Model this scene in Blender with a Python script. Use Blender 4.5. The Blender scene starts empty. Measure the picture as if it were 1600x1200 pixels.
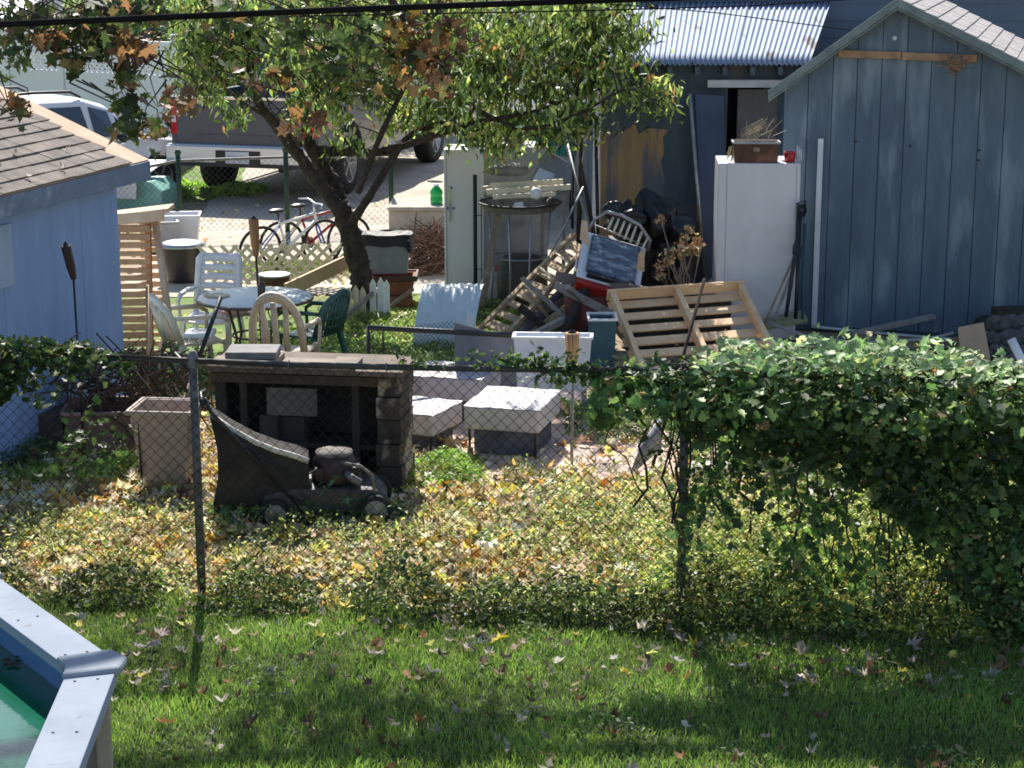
import bpy, math, random
import numpy as np
from mathutils import Vector, Matrix, noise
from math import radians, sin, cos, tan, pi, atan

S = bpy.context.scene
COL = S.collection
random.seed(7)
RNG = np.random.default_rng(11)

# ---------------------------------------------------------------- camera model
CH, FPX, PITCH = 4.1, 3000.0, radians(13.4)

def ray(px, py):
    a, b = (px - 800) / FPX, (600 - py) / FPX
    return Vector((a, cos(PITCH) + b * sin(PITCH), -sin(PITCH) + b * cos(PITCH)))

def G(px, py, z=0.0):
    """point on the level z under a sight line"""
    d = ray(px, py)
    t = (z - CH) / d.z
    return Vector((d.x * t, d.y * t, z))

def A(px, py, Y):
    """point at distance Y along a sight line"""
    d = ray(px, py)
    t = Y / d.y
    return Vector((d.x * t, Y, CH + d.z * t))

# ---------------------------------------------------------------- objects
def tag(o, label=None, cat=None, group=None, kind=None):
    if label: o['label'] = label
    if cat: o['category'] = cat
    if group: o['group'] = group
    if kind: o['kind'] = kind
    return o

def thing(name, label, cat, loc=(0, 0, 0), rz=0.0, group=None):
    o = bpy.data.objects.new(name, None)
    o.empty_display_size = 0.1
    COL.objects.link(o)
    o.location = loc
    o.rotation_euler = (0, 0, rz)
    tag(o, label, cat, group)
    return o

def dup(root, loc, rz, label=None, group=None, scale=None):
    r = root.copy(); COL.objects.link(r)
    r.location = loc; r.rotation_euler = (0, 0, rz)
    if scale: r.scale = scale
    if label: r['label'] = label
    if group: r['group'] = group
    for ch in list(root.children):
        c = ch.copy(); COL.objects.link(c); c.parent = r
        for g in ch.children:
            d = g.copy(); COL.objects.link(d); d.parent = c
    return r

def perp(d):
    d = Vector(d).normalized()
    u = Vector((0, 0, 1)) if abs(d.z) < 0.95 else Vector((1, 0, 0))
    s = d.cross(u).normalized()
    return s, s.cross(d).normalized()

class MB:
    def __init__(s):
        s.v, s.f, s.sm = [], [], []
    def add(s, vs, fs, smooth=False):
        n = len(s.v)
        s.v += [Vector(p) for p in vs]
        s.f += [tuple(i + n for i in f) for f in fs]
        s.sm += [smooth] * len(fs)
        return s
    def ob(s, O, U, V, W, u, v, w):
        O, U, V, W = Vector(O), Vector(U).normalized(), Vector(V).normalized(), Vector(W).normalized()
        vs = [O + U * a + V * b + W * c for c in w for b in v for a in u]
        return s.add(vs, [(0, 2, 3, 1), (4, 5, 7, 6), (0, 1, 5, 4), (2, 6, 7, 3), (0, 4, 6, 2), (1, 3, 7, 5)])
    def box(s, x0, x1, y0, y1, z0, z1):
        return s.ob((0, 0, 0), (1, 0, 0), (0, 1, 0), (0, 0, 1), (x0, x1), (y0, y1), (z0, z1))
    def taper(s, x0, x1, y0, y1, z0, z1, k, open_top=False, wall=0.0):
        """box whose foot is k times its top"""
        cx, cy = (x0 + x1) / 2, (y0 + y1) / 2
        def ring(z, q, m=0):
            return [(cx + (x - cx) * q + sx * m, cy + (y - cy) * q + sy * m, z) for x, y, sx, sy in
                    ((x0, y0, 1, 1), (x1, y0, -1, 1), (x1, y1, -1, -1), (x0, y1, 1, -1))]
        if not wall:
            return s.add(ring(z0, k) + ring(z1, 1), [(3, 2, 1, 0), (4, 5, 6, 7), (0, 1, 5, 4), (1, 2, 6, 5), (2, 3, 7, 6), (3, 0, 4, 7)])
        vs = ring(z0, k) + ring(z1, 1) + ring(z1, 1, wall) + ring(z0 + wall, k, wall)
        fs = [(3, 2, 1, 0)]
        for a, b in ((0, 4), (4, 8), (8, 12)):
            for i in range(4):
                j = (i + 1) % 4
                fs.append((a + i, a + j, b + j, b + i))
        fs.append((12, 13, 14, 15))
        return s.add(vs, fs)
    def beam(s, p, q, w, h, up=None):
        p, q = Vector(p), Vector(q)
        d = (q - p)
        a, b = perp(d)
        if up is not None:
            up = Vector(up); a = d.cross(up).normalized(); b = a.cross(d).normalized()
        return s.ob(p, d, a, b, (0, d.length), (-w / 2, w / 2), (-h / 2, h / 2))
    def tube(s, pts, r, n=8, closed=False, caps=True):
        pts = [Vector(p) for p in pts]
        m = len(pts)
        rs = r if isinstance(r, (list, tuple)) else [r] * m
        vs, fs = [], []
        a = None
        for i in range(m):
            if closed: d = pts[(i + 1) % m] - pts[i - 1]
            else: d = pts[min(i + 1, m - 1)] - pts[max(i - 1, 0)]
            d.normalize()
            if a is None: a, b = perp(d)
            else:
                a = (a - d * a.dot(d))
                if a.length < 1e-5: a, b = perp(d)
                a.normalize(); b = a.cross(d)
            for k in range(n):
                t = 2 * pi * k / n
                vs.append(pts[i] + (a * cos(t) + b * sin(t)) * rs[i])
        for i in range(m if closed else m - 1):
            j = (i + 1) % m
            for k in range(n):
                l = (k + 1) % n
                fs.append((i * n + k, i * n + l, j * n + l, j * n + k))
        if caps and not closed:
            fs.append(tuple(range(n - 1, -1, -1)))
            fs.append(tuple((m - 1) * n + k for k in range(n)))
        return s.add(vs, fs, n > 4)
    def lathe(s, prof, n=24, c=(0, 0, 0), ax=(0, 0, 1), smooth=True):
        ax = Vector(ax).normalized(); a, b = perp(ax); c = Vector(c)
        vs, fs = [], []
        for r, z in prof:
            for k in range(n):
                t = 2 * pi * k / n
                vs.append(c + ax * z + (a * cos(t) + b * sin(t)) * max(r, 1e-4))
        for i in range(len(prof) - 1):
            for k in range(n):
                l = (k + 1) % n
                fs.append((i * n + k, i * n + l, (i + 1) * n + l, (i + 1) * n + k))
        return s.add(vs, fs, smooth)
    def prism(s, poly, ext):
        poly = [Vector(p) for p in poly]; ext = Vector(ext); n = len(poly)
        vs = poly + [p + ext for p in poly]
        fs = [tuple(range(n - 1, -1, -1)), tuple(range(n, 2 * n))]
        fs += [(i, (i + 1) % n, n + (i + 1) % n, n + i) for i in range(n)]
        return s.add(vs, fs)
    def grid(s, fn, nu, nv, smooth=True):
        vs = [fn(i / nu, j / nv) for j in range(nv + 1) for i in range(nu + 1)]
        fs = [(j * (nu + 1) + i, j * (nu + 1) + i + 1, (j + 1) * (nu + 1) + i + 1, (j + 1) * (nu + 1) + i)
              for j in range(nv) for i in range(nu)]
        return s.add(vs, fs, smooth)
    def blob(s, c, r, amp=0.25, freq=1.2, seed=0, n=18, flat=True, hf=.5):
        c = Vector(c); sd = Vector((seed * 3.7, seed * 1.3, 0))
        def fn(u, v):
            t, p = u * 2 * pi, (v - 0.5) * pi
            d = Vector((cos(t) * cos(p), sin(t) * cos(p), sin(p)))
            k = 1 + amp * noise.noise(d * freq * 2 + sd) + amp * hf * noise.noise(d * freq * 5 + sd)
            q = Vector((d.x * r[0], d.y * r[1], d.z * r[2])) * k
            if flat: q.z = max(q.z, -r[2] * 0.85)
            return c + q
        return s.grid(fn, n * 2, n)
    def out(s, name, mat, parent=None, world=False, bevel=0.0, thick=0.0):
        me = bpy.data.meshes.new(name)
        vs = s.v
        if world and parent is not None:
            M = Matrix.Rotation(-parent.rotation_euler.z, 3, 'Z')
            L = Vector(parent.location)
            vs = [M @ (p - L) for p in vs]
        me.from_pydata([tuple(p) for p in vs], [], s.f)
        me.polygons.foreach_set('use_smooth', s.sm)
        me.materials.append(mat)
        me.update()
        o = bpy.data.objects.new(name, me)
        COL.objects.link(o)
        if parent is not None: o.parent = parent
        if thick:
            m = o.modifiers.new('solid', 'SOLIDIFY'); m.thickness = thick
        if bevel:
            m = o.modifiers.new('bevel', 'BEVEL'); m.width = bevel; m.segments = 2; m.limit_method = 'ANGLE'
        return o

def struct(mb, name, mat, **k):
    return tag(mb.out(name, mat, **k), kind='structure')

def single(mb, name, mat, label, cat, base=None, group=None, **k):
    """one-mesh thing with its origin at its base"""
    c = Vector(base) if base is not None else Vector((sum(p.x for p in mb.v) / len(mb.v), sum(p.y for p in mb.v) / len(mb.v), min(p.z for p in mb.v)))
    mb.v = [p - c for p in mb.v]
    o = mb.out(name, mat, **k)
    o.location = c
    return tag(o, label, cat, group)

# ---------------------------------------------------------------- materials
MATS = {}
GAIN = 1.15
def mat(name, c1, c2=None, scale=4.0, stretch=(1, 1, 1), rough=0.7, metal=0.0, bump=0.0, bscale=None,
        c3=None, s3=1.3, spec=0.5, lo=0.35, hi=0.65, t3=(0.55, 0.68), coat=0.0):
    if name in MATS: return MATS[name]
    gn = lambda c: tuple(min(x * GAIN, .84) for x in c) if c else c
    c2 = c2 or tuple(x * 0.75 for x in c1)
    c1, c2, c3 = gn(c1), gn(c2), gn(c3)
    m = bpy.data.materials.new(name); m.use_nodes = True
    nt = m.node_tree; N = nt.nodes; L = nt.links
    b = N['Principled BSDF']
    b.inputs['Roughness'].default_value = rough
    b.inputs['Metallic'].default_value = metal
    b.inputs['Specular IOR Level'].default_value = spec
    b.inputs['Coat Weight'].default_value = coat
    tc = N.new('ShaderNodeTexCoord')
    mp = N.new('ShaderNodeMapping'); mp.inputs['Scale'].default_value = stretch
    L.new(tc.outputs['Object'], mp.inputs['Vector'])
    nz = N.new('ShaderNodeTexNoise'); nz.inputs['Scale'].default_value = scale
    nz.inputs['Detail'].default_value = 6; nz.inputs['Roughness'].default_value = 0.65
    L.new(mp.outputs[0], nz.inputs['Vector'])
    c2 = c2 or tuple(x * 0.75 for x in c1)
    r = N.new('ShaderNodeValToRGB')
    r.color_ramp.elements[0].position = lo; r.color_ramp.elements[0].color = (*c2, 1)
    r.color_ramp.elements[1].position = hi; r.color_ramp.elements[1].color = (*c1, 1)
    L.new(nz.outputs['Fac'], r.inputs['Fac'])
    out = r.outputs['Color']
    if c3:
        n2 = N.new('ShaderNodeTexNoise'); n2.inputs['Scale'].default_value = s3; n2.inputs['Detail'].default_value = 8
        L.new(mp.outputs[0], n2.inputs['Vector'])
        r2 = N.new('ShaderNodeValToRGB')
        r2.color_ramp.elements[0].position = t3[0]; r2.color_ramp.elements[1].position = t3[1]
        L.new(n2.outputs['Fac'], r2.inputs['Fac'])
        mx = N.new('ShaderNodeMix'); mx.data_type = 'RGBA'
        L.new(r2.outputs['Color'], mx.inputs['Factor'])
        L.new(out, mx.inputs['A']); mx.inputs['B'].default_value = (*c3, 1)
        out = mx.outputs['Result']
    L.new(out, b.inputs['Base Color'])
    if bump:
        bp = N.new('ShaderNodeBump'); bp.inputs['Strength'].default_value = bump; bp.inputs['Distance'].default_value = 0.02
        n3 = N.new('ShaderNodeTexNoise'); n3.inputs['Scale'].default_value = bscale or scale * 4; n3.inputs['Detail'].default_value = 6
        L.new(mp.outputs[0], n3.inputs['Vector'])
        L.new(n3.outputs['Fac'], bp.inputs['Height']); L.new(bp.outputs[0], b.inputs['Normal'])
    MATS[name] = m
    return m

def leafmat(name, trans=0.35, rough=0.5, spec=0.4):
    m = bpy.data.materials.new(name); m.use_nodes = True
    nt = m.node_tree; N = nt.nodes; L = nt.links
    b = N['Principled BSDF']; o = N['Material Output']
    b.inputs['Roughness'].default_value = rough; b.inputs['Specular IOR Level'].default_value = spec
    at = N.new('ShaderNodeAttribute'); at.attribute_name = 'col'
    L.new(at.outputs['Color'], b.inputs['Base Color'])
    tr = N.new('ShaderNodeBsdfTranslucent')
    hs = N.new('ShaderNodeHueSaturation'); hs.inputs['Saturation'].default_value = 1.05; hs.inputs['Value'].default_value = 1.35
    L.new(at.outputs['Color'], hs.inputs['Color']); L.new(hs.outputs[0], tr.inputs['Color'])
    mx = N.new('ShaderNodeMixShader'); mx.inputs[0].default_value = trans
    L.new(b.outputs[0], mx.inputs[1]); L.new(tr.outputs[0], mx.inputs[2]); L.new(mx.outputs[0], o.inputs['Surface'])
    MATS[name] = m
    return m

def glassy(name, c, rough=0.08):
    m = mat(name, c, tuple(x * .8 for x in c), rough=rough, spec=0.8, coat=0.5)
    return m

M_leaf = leafmat('leaf', 0.4)
M_litter = leafmat('dry_leaf', 0.22, 0.7, 0.25)
M_grass = leafmat('grass_blade', 0.35, 0.6, 0.3)

# ---------------------------------------------------------------- leaf clouds
def star(pts):
    return np.array([(0, 0, 0)] + [(x, y, z) for x, y, z in pts])

MAPLE = star([(0, -.5, 0), (.16, -.3, .02), (.42, -.34, .05), (.28, -.1, .02), (.52, .12, .07), (.2, .14, .02), (.16, .3, .02), (0, .58, -.05),
              (-.16, .3, .02), (-.2, .14, .02), (-.52, .12, .07), (-.28, -.1, .02), (-.42, -.34, .05), (-.16, -.3, .02)])
IVY = star([(0, -.42, 0), (.2, -.46, .03), (.4, -.2, .06), (.3, .02, .03), (.46, .2, .08), (.2, .26, .03), (0, .56, -.06), (-.2, .26, .03), (-.46, .2, .08), (-.3, .02, .03), (-.4, -.2, .06), (-.2, -.46, .03)])
OVAL = star([(0, -.5, -.03), (.22, -.2, .06), (.25, .12, .06), (0, .5, -.06), (-.25, .12, .06), (-.22, -.2, .06)])
LANCE = star([(0, -.55, -.05), (.19, -.15, .04), (.16, .18, .02), (0, .6, -.14), (-.16, .18, .02), (-.19, -.15, .04)])
CURL = star([(0, -.5, .1), (.2, -.25, -.04), (.45, -.3, .12), (.3, .05, -.05), (.42, .3, .15), (.08, .25, 0), (0, .5, .2),
             (-.1, .2, 0), (-.4, .3, .05), (-.3, 0, -.06), (-.42, -.3, .16)])

def rotmats(nrm, n):
    """random frames whose third axis is nrm"""
    nrm = nrm / np.linalg.norm(nrm, axis=1, keepdims=True)
    r = RNG.normal(size=(n, 3))
    u = np.cross(nrm, r); u /= np.linalg.norm(u, axis=1, keepdims=True)
    v = np.cross(nrm, u)
    return np.stack([u, v, nrm], axis=2)

def leafcloud(name, C, size, cols, shape, mt, nrm=None, spread=0.7, parent=None, jit=0.25, droop=None, loc=None):
    C = np.asarray(C, float); n = len(C)
    size = np.broadcast_to(size, n) * (1 + jit * RNG.normal(size=n)).clip(.4, 1.8)
    base = np.array([0, 0, 1.0]) if nrm is None else np.asarray(nrm, float)
    nn = base + RNG.normal(size=(n, 3)) * spread
    R = rotmats(nn, n)
    if droop is not None:            # long axis hangs down
        y = np.array([0, 0, -1.0]) + RNG.normal(size=(n, 3)) * droop
        y /= np.linalg.norm(y, axis=1, keepdims=True)
        x = np.cross(y, nn); x /= np.linalg.norm(x, axis=1, keepdims=True)
        R = np.stack([x, y, np.cross(x, y)], axis=2)
    k = len(shape)
    SH = np.repeat(shape[None], n, 0).copy(); SH[:, :, 0] *= RNG.uniform(.55, 1.1, (n, 1)); SH[:, :, 2] *= RNG.uniform(.2, 2.4, (n, 1)); SH[:, 1:, :2] *= RNG.uniform(.82, 1.15, (n, k - 1, 1)) if k > 8 else 1.0
    V = np.einsum('nij,nkj->nki', R, SH) * size[:, None, None] + C[:, None, :]
    if loc is not None: V = V - np.array(loc)
    V = V.reshape(-1, 3)
    i = np.arange(1, k); j = np.roll(i, -1)
    T = np.stack([np.zeros_like(i), i, j], 1)
    F = (T[None] + (np.arange(n) * k)[:, None, None]).reshape(-1, 3)
    return rawmesh(name, V, F, np.repeat(cols, k, axis=0), mt, parent, loc)

def rawmesh(name, V, F, cols, mt, parent=None, loc=None):
    me = bpy.data.meshes.new(name)
    me.vertices.add(len(V)); me.vertices.foreach_set('co', V.astype(np.float32).ravel())
    me.loops.add(F.size); me.loops.foreach_set('vertex_index', F.astype(np.int32).ravel())
    me.polygons.add(len(F))
    me.polygons.foreach_set('loop_start', np.arange(0, F.size, F.shape[1], dtype=np.int32))
    me.polygons.foreach_set('loop_total', np.full(len(F), F.shape[1], dtype=np.int32))
    me.update(calc_edges=True)
    if cols is not None:
        a = me.color_attributes.new('col', 'FLOAT_COLOR', 'POINT')
        c4 = np.concatenate([cols, np.ones((len(cols), 1))], 1).astype(np.float32)
        a.data.foreach_set('color', c4.ravel())
    me.materials.append(mt)
    o = bpy.data.objects.new(name, me); COL.objects.link(o)
    if parent is not None: o.parent = parent
    elif loc is not None: o.location = loc
    return o

def palette(pal, n, var=0.18):
    """pal = list of (weight, (r,g,b))"""
    w = np.array([p[0] for p in pal], float); w /= w.sum()
    c = np.array([p[1] for p in pal])[RNG.choice(len(pal), n, p=w)]
    c = c * (1 + var * RNG.normal(size=(n, 1))).clip(.4, 1.7) * (1 + 0.06 * RNG.normal(size=(n, 3)))
    return (c * 1.45).clip(0.003, 0.85)

def fuzz(C, amt, freq):
    return np.array([noise.noise(Vector(p) * freq) for p in C]) * amt
# ---------------------------------------------------------------- materials of the place
pallet_wood = mat('pallet_wood', (.82, .54, .32), (.68, .42, .23), 5, (1, 1, 1), .75, bump=.3, c3=(.5, .33, .2), s3=6, t3=(.6, .85))
wood_new = mat('new_wood', (.6, .42, .26), (.5, .32, .18), 5, (1, 1, 1), .75, bump=.3, c3=(.3, .2, .13), s3=6, t3=(.6, .8))
wood_old = mat('old_wood', (.33, .25, .18), (.17, .12, .085), 7, (1, 1, 1), .85, bump=.5)
wood_grey = mat('grey_wood', (.36, .32, .29), (.22, .19, .17), 7, (1, 1, 1), .85, bump=.5)
wood_dark = mat('dark_wood', (.05, .038, .03), (.022, .018, .016), 8, (1, 1, 1), .85, bump=.4)
wood_honey = mat('honey_wood', (.5, .28, .13), (.34, .18, .08), 6, (1, 1, 1), .7, bump=.2)
cream = mat('cream_paint', (.68, .6, .44), (.5, .43, .3), 8, rough=.7)
white_pl = mat('white_plastic', (.78, .78, .8), (.62, .62, .65), 5, rough=.45)
beige_pl = mat('beige_plastic', (.6, .5, .38), (.46, .37, .27), 6, rough=.5)
green_pl = mat('green_plastic', (.05, .12, .1), (.03, .08, .065), 6, rough=.4)
enamel = mat('white_enamel', (.62, .61, .63), (.54, .53, .55), 1.6, (1, 1, 1), rough=.35, c3=(.45, .42, .4), s3=2.2, t3=(.6, .85))
enamel_dirty = mat('dirty_enamel', (.42, .42, .44), (.32, .32, .34), 3, rough=.5, c3=(.14, .14, .14), s3=3, t3=(.55, .75))
foamw = mat('white_vinyl', (.52, .49, .5), (.42, .39, .4), 6, rough=.55, bump=.15, bscale=14, c3=(.38, .34, .28), s3=5, t3=(.6, .8))
black_m = mat('black_metal', (.02, .02, .022), (.012, .012, .014), 8, rough=.5)
black_p = mat('black_plastic', (.018, .018, .02), (.01, .01, .011), 6, rough=.35, bump=.2)
rubber = mat('rubber', (.022, .021, .02), (.012, .012, .012), 9, rough=.85)
steel = mat('steel', (.42, .43, .45), (.28, .28, .29), 10, rough=.45, metal=.7)
chrome = mat('chrome', (.75, .76, .78), (.6, .6, .62), 5, rough=.15, metal=.95)
galv = mat('galvanised', (.2, .2, .2), (.11, .105, .1), 14, rough=.65, metal=.35, c3=(.09, .06, .04), s3=7, t3=(.55, .7))
redp = mat('red_paint', (.42, .03, .02), (.28, .02, .015), 6, rough=.4)
terra = mat('terracotta', (.3, .11, .05), (.19, .07, .035), 6, rough=.8)
concrete = mat('concrete', (.46, .42, .36), (.34, .31, .26), 5, rough=.9, bump=.4, c3=(.25, .22, .18), s3=2, t3=(.55, .8))
grey_pl = mat('grey_plastic', (.3, .31, .33), (.23, .24, .26), 5, rough=.5)
bluegrey_m = mat('bluegrey_metal', (.17, .19, .23), (.11, .13, .16), 4, rough=.4)
navy = mat('navy_plastic', (.03, .05, .11), (.02, .035, .08), 5, rough=.4)
tealp = mat('teal_plastic', (.03, .1, .13), (.02, .07, .09), 5, rough=.5)
car_glass = glassy('car_glass', (.025, .035, .045))
car_white = mat('white_car_paint', (.8, .8, .82), (.76, .76, .78), 2, rough=.25, coat=.6)
car_dark = mat('charcoal_car_paint', (.06, .07, .095), (.05, .058, .08), 2, rough=.3, coat=.6)
car_red = mat('red_car_paint', (.3, .02, .02), (.24, .015, .015), 2, rough=.3, coat=.5)
lamp_red = mat('red_lens', (.55, .02, .02), (.45, .015, .015), 5, rough=.15, coat=.6)
bark = mat('bark', (.075, .052, .038), (.016, .012, .01), 16, (1, 1, .4), .95, bump=1.0, bscale=40)
vinyl = mat('white_vinyl_fence', (.83, .78, .84), (.74, .7, .76), 3, rough=.45)

# ---------------------------------------------------------------- ground
def sheet(x0, x1, y0, y1, z, nu, nv, hump=0.0, edge=0.0, sd=0.0):
    mb = MB()
    def fn(u, v):
        x, y = x0 + (x1 - x0) * u, y0 + (y1 - y0) * v
        if edge and (u in (0, 1) or v in (0, 1)):
            k = noise.noise(Vector((x * .9 + sd, y * .9, sd))) * edge
            if u in (0, 1): x += k
            if v in (0, 1): y += k
        return (x, y, z + hump * noise.noise(Vector((x * .8, y * .8, 3))))
    return mb.grid(fn, nu, nv)

m_ground = mat('yard_soil', (.4, .32, .2), (.2, .16, .09), 1.2, rough=.95, bump=.6, bscale=25, c3=(.3, .24, .17), s3=.35, t3=(.45, .6))
m_lawn = mat('lawn_soil', (.035, .06, .018), (.02, .03, .01), 6, rough=.95, bump=.8, bscale=60)
m_drive = mat('driveway_concrete', (.5, .44, .36), (.4, .35, .28), 2.5, rough=.9, bump=.3, bscale=30, c3=(.3, .26, .21), s3=.9, t3=(.5, .75))
m_patio = mat('patio_pavers', (.66, .5, .43), (.5, .37, .3), 3, rough=.9, bump=.5, bscale=20, c3=(.3, .23, .17), s3=1.6, t3=(.5, .75))
m_turf = mat('turf', (.16, .24, .05), (.09, .15, .03), 2.5, rough=.95, bump=.7, bscale=50, c3=(.24, .22, .1), s3=.8, t3=(.5, .7))
m_road = mat('asphalt', (.09, .09, .09), (.06, .06, .06), 8, rough=.9, bump=.3)

g = MB(); g.grid(lambda u, v: (-400 + 800 * u, -60 + 760 * v, -.012), 20, 20)
struct(g, 'ground', m_ground)
struct(sheet(-9, 9, 2.5, 11.35, 0.0, 60, 50, .012), 'lawn', m_lawn)
struct(sheet(-1.3, 2.3, 13.9, 17.3, .004, 30, 24, 0.0, .5), 'patio', m_patio)
struct(sheet(-4.6, 1.9, 21.6, 39.6, .006, 30, 60, 0.0, .25, 5), 'driveway', m_drive)
struct(sheet(-7.0, .6, 16.0, 21.5, -.002, 30, 24, .006, .35, 9), 'back_lawn', m_turf)
struct(sheet(-30, 30, 29.4, 37, -.004, 20, 20, 0, .3, 2), 'verge', m_turf)
struct(sheet(-80, 80, 40, 48, 0.0, 10, 4), 'road', m_road)
struct(sheet(-80, 80, 48.2, 120, .004, 20, 10), 'far_lawn', m_turf)

# ---------------------------------------------------------------- right garage
blue_wall = mat('blue_plywood', (.125, .176, .224), (.08, .118, .158), 3.2, (1, 1, .22), .75, bump=.5, bscale=40, c3=(.2, .26, .3), s3=4.5, t3=(.53, .68))
blue_dark = mat('dark_blue_plywood', (.1, .125, .155), (.055, .075, .1), 4, (1, 1, .2), .8, bump=.3, c3=(.16, .13, .1), s3=1.2, t3=(.6, .72))
trim_g = mat('grey_green_trim', (.19, .235, .24), (.12, .155, .16), 8, rough=.7)
white_bd = mat('white_board', (.74, .74, .78), (.6, .6, .64), 6, rough=.6)
shingle_l = mat('pale_shingles', (.42, .39, .37), (.27, .25, .24), 9, rough=.95, bump=.8, bscale=60)
shingle_b = mat('brown_shingles', (.24, .205, .18), (.14, .12, .105), 7, rough=.95, bump=.8, bscale=70, c3=(.38, .3, .24), s3=3, t3=(.55, .8))

g0 = G(1268, 516)
gar = thing('garden_shed', 'blue plank-sided gable shed with pale shingled roof, at the right', 'shed', g0, radians(-16.3))
PK, TP, SL, SR = 3.39, .748, .75, .487
def groof(t): return PK - (TP - t) * SL if t < TP else PK - (t - TP) * SR
mb = MB()
t = -.364
k = 1
while t < 4.4:
    t1 = min(t + .243, 4.4)
    a, b = t + .004, t1 - .004
    off = .003 * (k % 2) + .001 * (k % 3)
    tops = [(b, groof(b) - .05)]
    if a < TP < b: tops.append((TP, groof(TP) - .05))
    tops.append((a, groof(a) - .05))
    poly = [(a, -off, .05), (b, -off, .05)] + [(x, -off, z) for x, z in tops]
    mb.prism(poly, (0, .02, 0))
    t = t1; k += 1
mb.out('siding', blue_wall, gar)
mb = MB()
mb.prism([(-.36, .021, 0), (4.398, .021, 0), (4.398, .021, groof(4.4) - .06), (TP, .021, PK - .06), (-.36, .021, groof(-.36) - .06)], (0, 2.7, 0))
mb.out('wall', blue_dark, gar)
# roof planes: left and right, courses of shingles on the right one
mb = MB()
for (ta, tb, sl) in ((-.5, TP, SL), (TP, 4.7, -SR)):
    za, zb = groof(ta), groof(tb)
    mb.prism([(ta, -.16, za - .02), (tb, -.16, zb - .02), (tb, -.16, zb + .02), (ta, -.16, za + .02)], (0, 3.0, 0))
for i in range(31):                      # shingle courses parallel to the ridge
    u0 = TP + i * .13
    for j in range(10):
        y0 = -.17 + j * .302 + (i % 2) * .03
        y1 = min(y0 + .298, 2.86)
        z0, z1 = groof(u0) + .024, groof(u0 + .13) + .036
        lift = random.uniform(0, .004)
        mb.prism([(u0, y0, z0 + lift), (u0 + .13, y0, z1 + lift), (u0 + .13, y0, z1 - .012), (u0, y0, z0 - .002)], (0, y1 - y0, 0))
for i in range(9):
    u1 = TP - i * .14
    z0, z1 = groof(u1) + .024, groof(u1 - .14) + .036
    mb.prism([(u1, -.17, z0), (u1 - .14, -.17, z1), (u1 - .14, -.17, z1 - .012), (u1, -.17, z0 - .002)], (0, 3.0, 0))
mb.out('roof', shingle_l, gar)
mb = MB()
mb.prism([(-.5, -.19, groof(-.5) - .06), (TP, -.19, PK - .06), (TP, -.19, PK + .03), (-.5, -.19, groof(-.5) + .03)], (0, .025, 0))
mb.prism([(TP + .001, -.19, PK - .06), (4.7, -.19, groof(4.7) - .06), (4.7, -.19, groof(4.7) + .03), (TP + .001, -.19, PK + .03)], (0, .025, 0))
mb.prism([(-.5, -.165, groof(-.5) - .09), (TP, -.165, PK - .09), (TP, -.165, PK - .062), (-.5, -.165, groof(-.5) - .062)], (0, .03, 0))
mb.prism([(TP + .001, -.165, PK - .09), (4.7, -.165, groof(4.7) - .09), (4.7, -.165, groof(4.7) - .062), (TP + .001, -.165, PK - .062)], (0, .03, 0))
mb.out('rake_board', trim_g, gar, bevel=.004)
mb = MB(); mb.ob((.17, -.04, 2.82), (1, 0, -.015), (0, 1, 0), (.015, 0, 1), (0, .62), (0, .028), (0, .075))
mb.ob((.17, -.04, 2.82), (1, 0, -.015), (0, 1, 0), (.015, 0, 1), (.63, 1.36), (0, .028), (-.003, .072))
mb.out('gable_plank', mat('orange_plank', (.42, .25, .14), (.24, .14, .08), 6, rough=.8), gar, bevel=.004)
mb = MB()
for (x, z, w, h) in ((.72, 3.02, .045, .05),):
    mb.lathe([(.001, -.01), (w / 2, -.008), (w / 2, .0)], 12, (x, -.006, z), (0, 1, 0))
mb.out('vent_hole', white_bd, gar)
mb = MB()
for (x, z) in ((.38, 1.98), (.92, 1.95), (1.6, 1.93), (1.6, 1.83)):
    mb.lathe([(.001, -.012), (.011, -.01), (.012, .0)], 10, (x, -.004, z), (0, 1, 0))
mb.out('bolt_hole', black_m, gar)
mb = MB(); mb.box(.0, .0 + .055, -.04, -.012, .06, 2.0)
mb.out('corner_board', white_bd, gar, bevel=.004)
mb = MB()
mb.tube([(x, -.03, .03 + .03 * sin(x * 1.4 + 2.6)) for x in [i * .15 for i in range(0, 15)]], .014)
mb.out('base_trim', white_bd, gar)
# nest under the gable plank
mb = MB()
nb = A(1493, 88, 19.05)
for i in range(70):
    c = nb + Vector((random.gauss(0, .05), -.05 + random.gauss(0, .03), -.02 - abs(random.gauss(0, .05))))
    d = Vector((random.gauss(0, 1), random.gauss(0, .5), random.gauss(0, .7))).normalized() * random.uniform(.04, .1)
    mb.tube([c - d, c + Vector((0, 0, -.012)), c + d], .004, 3)
mb.blob(nb + Vector((0, -.04, -.06)), (.07, .05, .08), .4, 2, 3, 10, False)
single(mb, 'bird_nest', mat('straw', (.3, .2, .12), (.12, .08, .05), 20, rough=.95), 'ragged straw bird nest hanging from the plank in the blue shed gable', 'nest')

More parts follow.
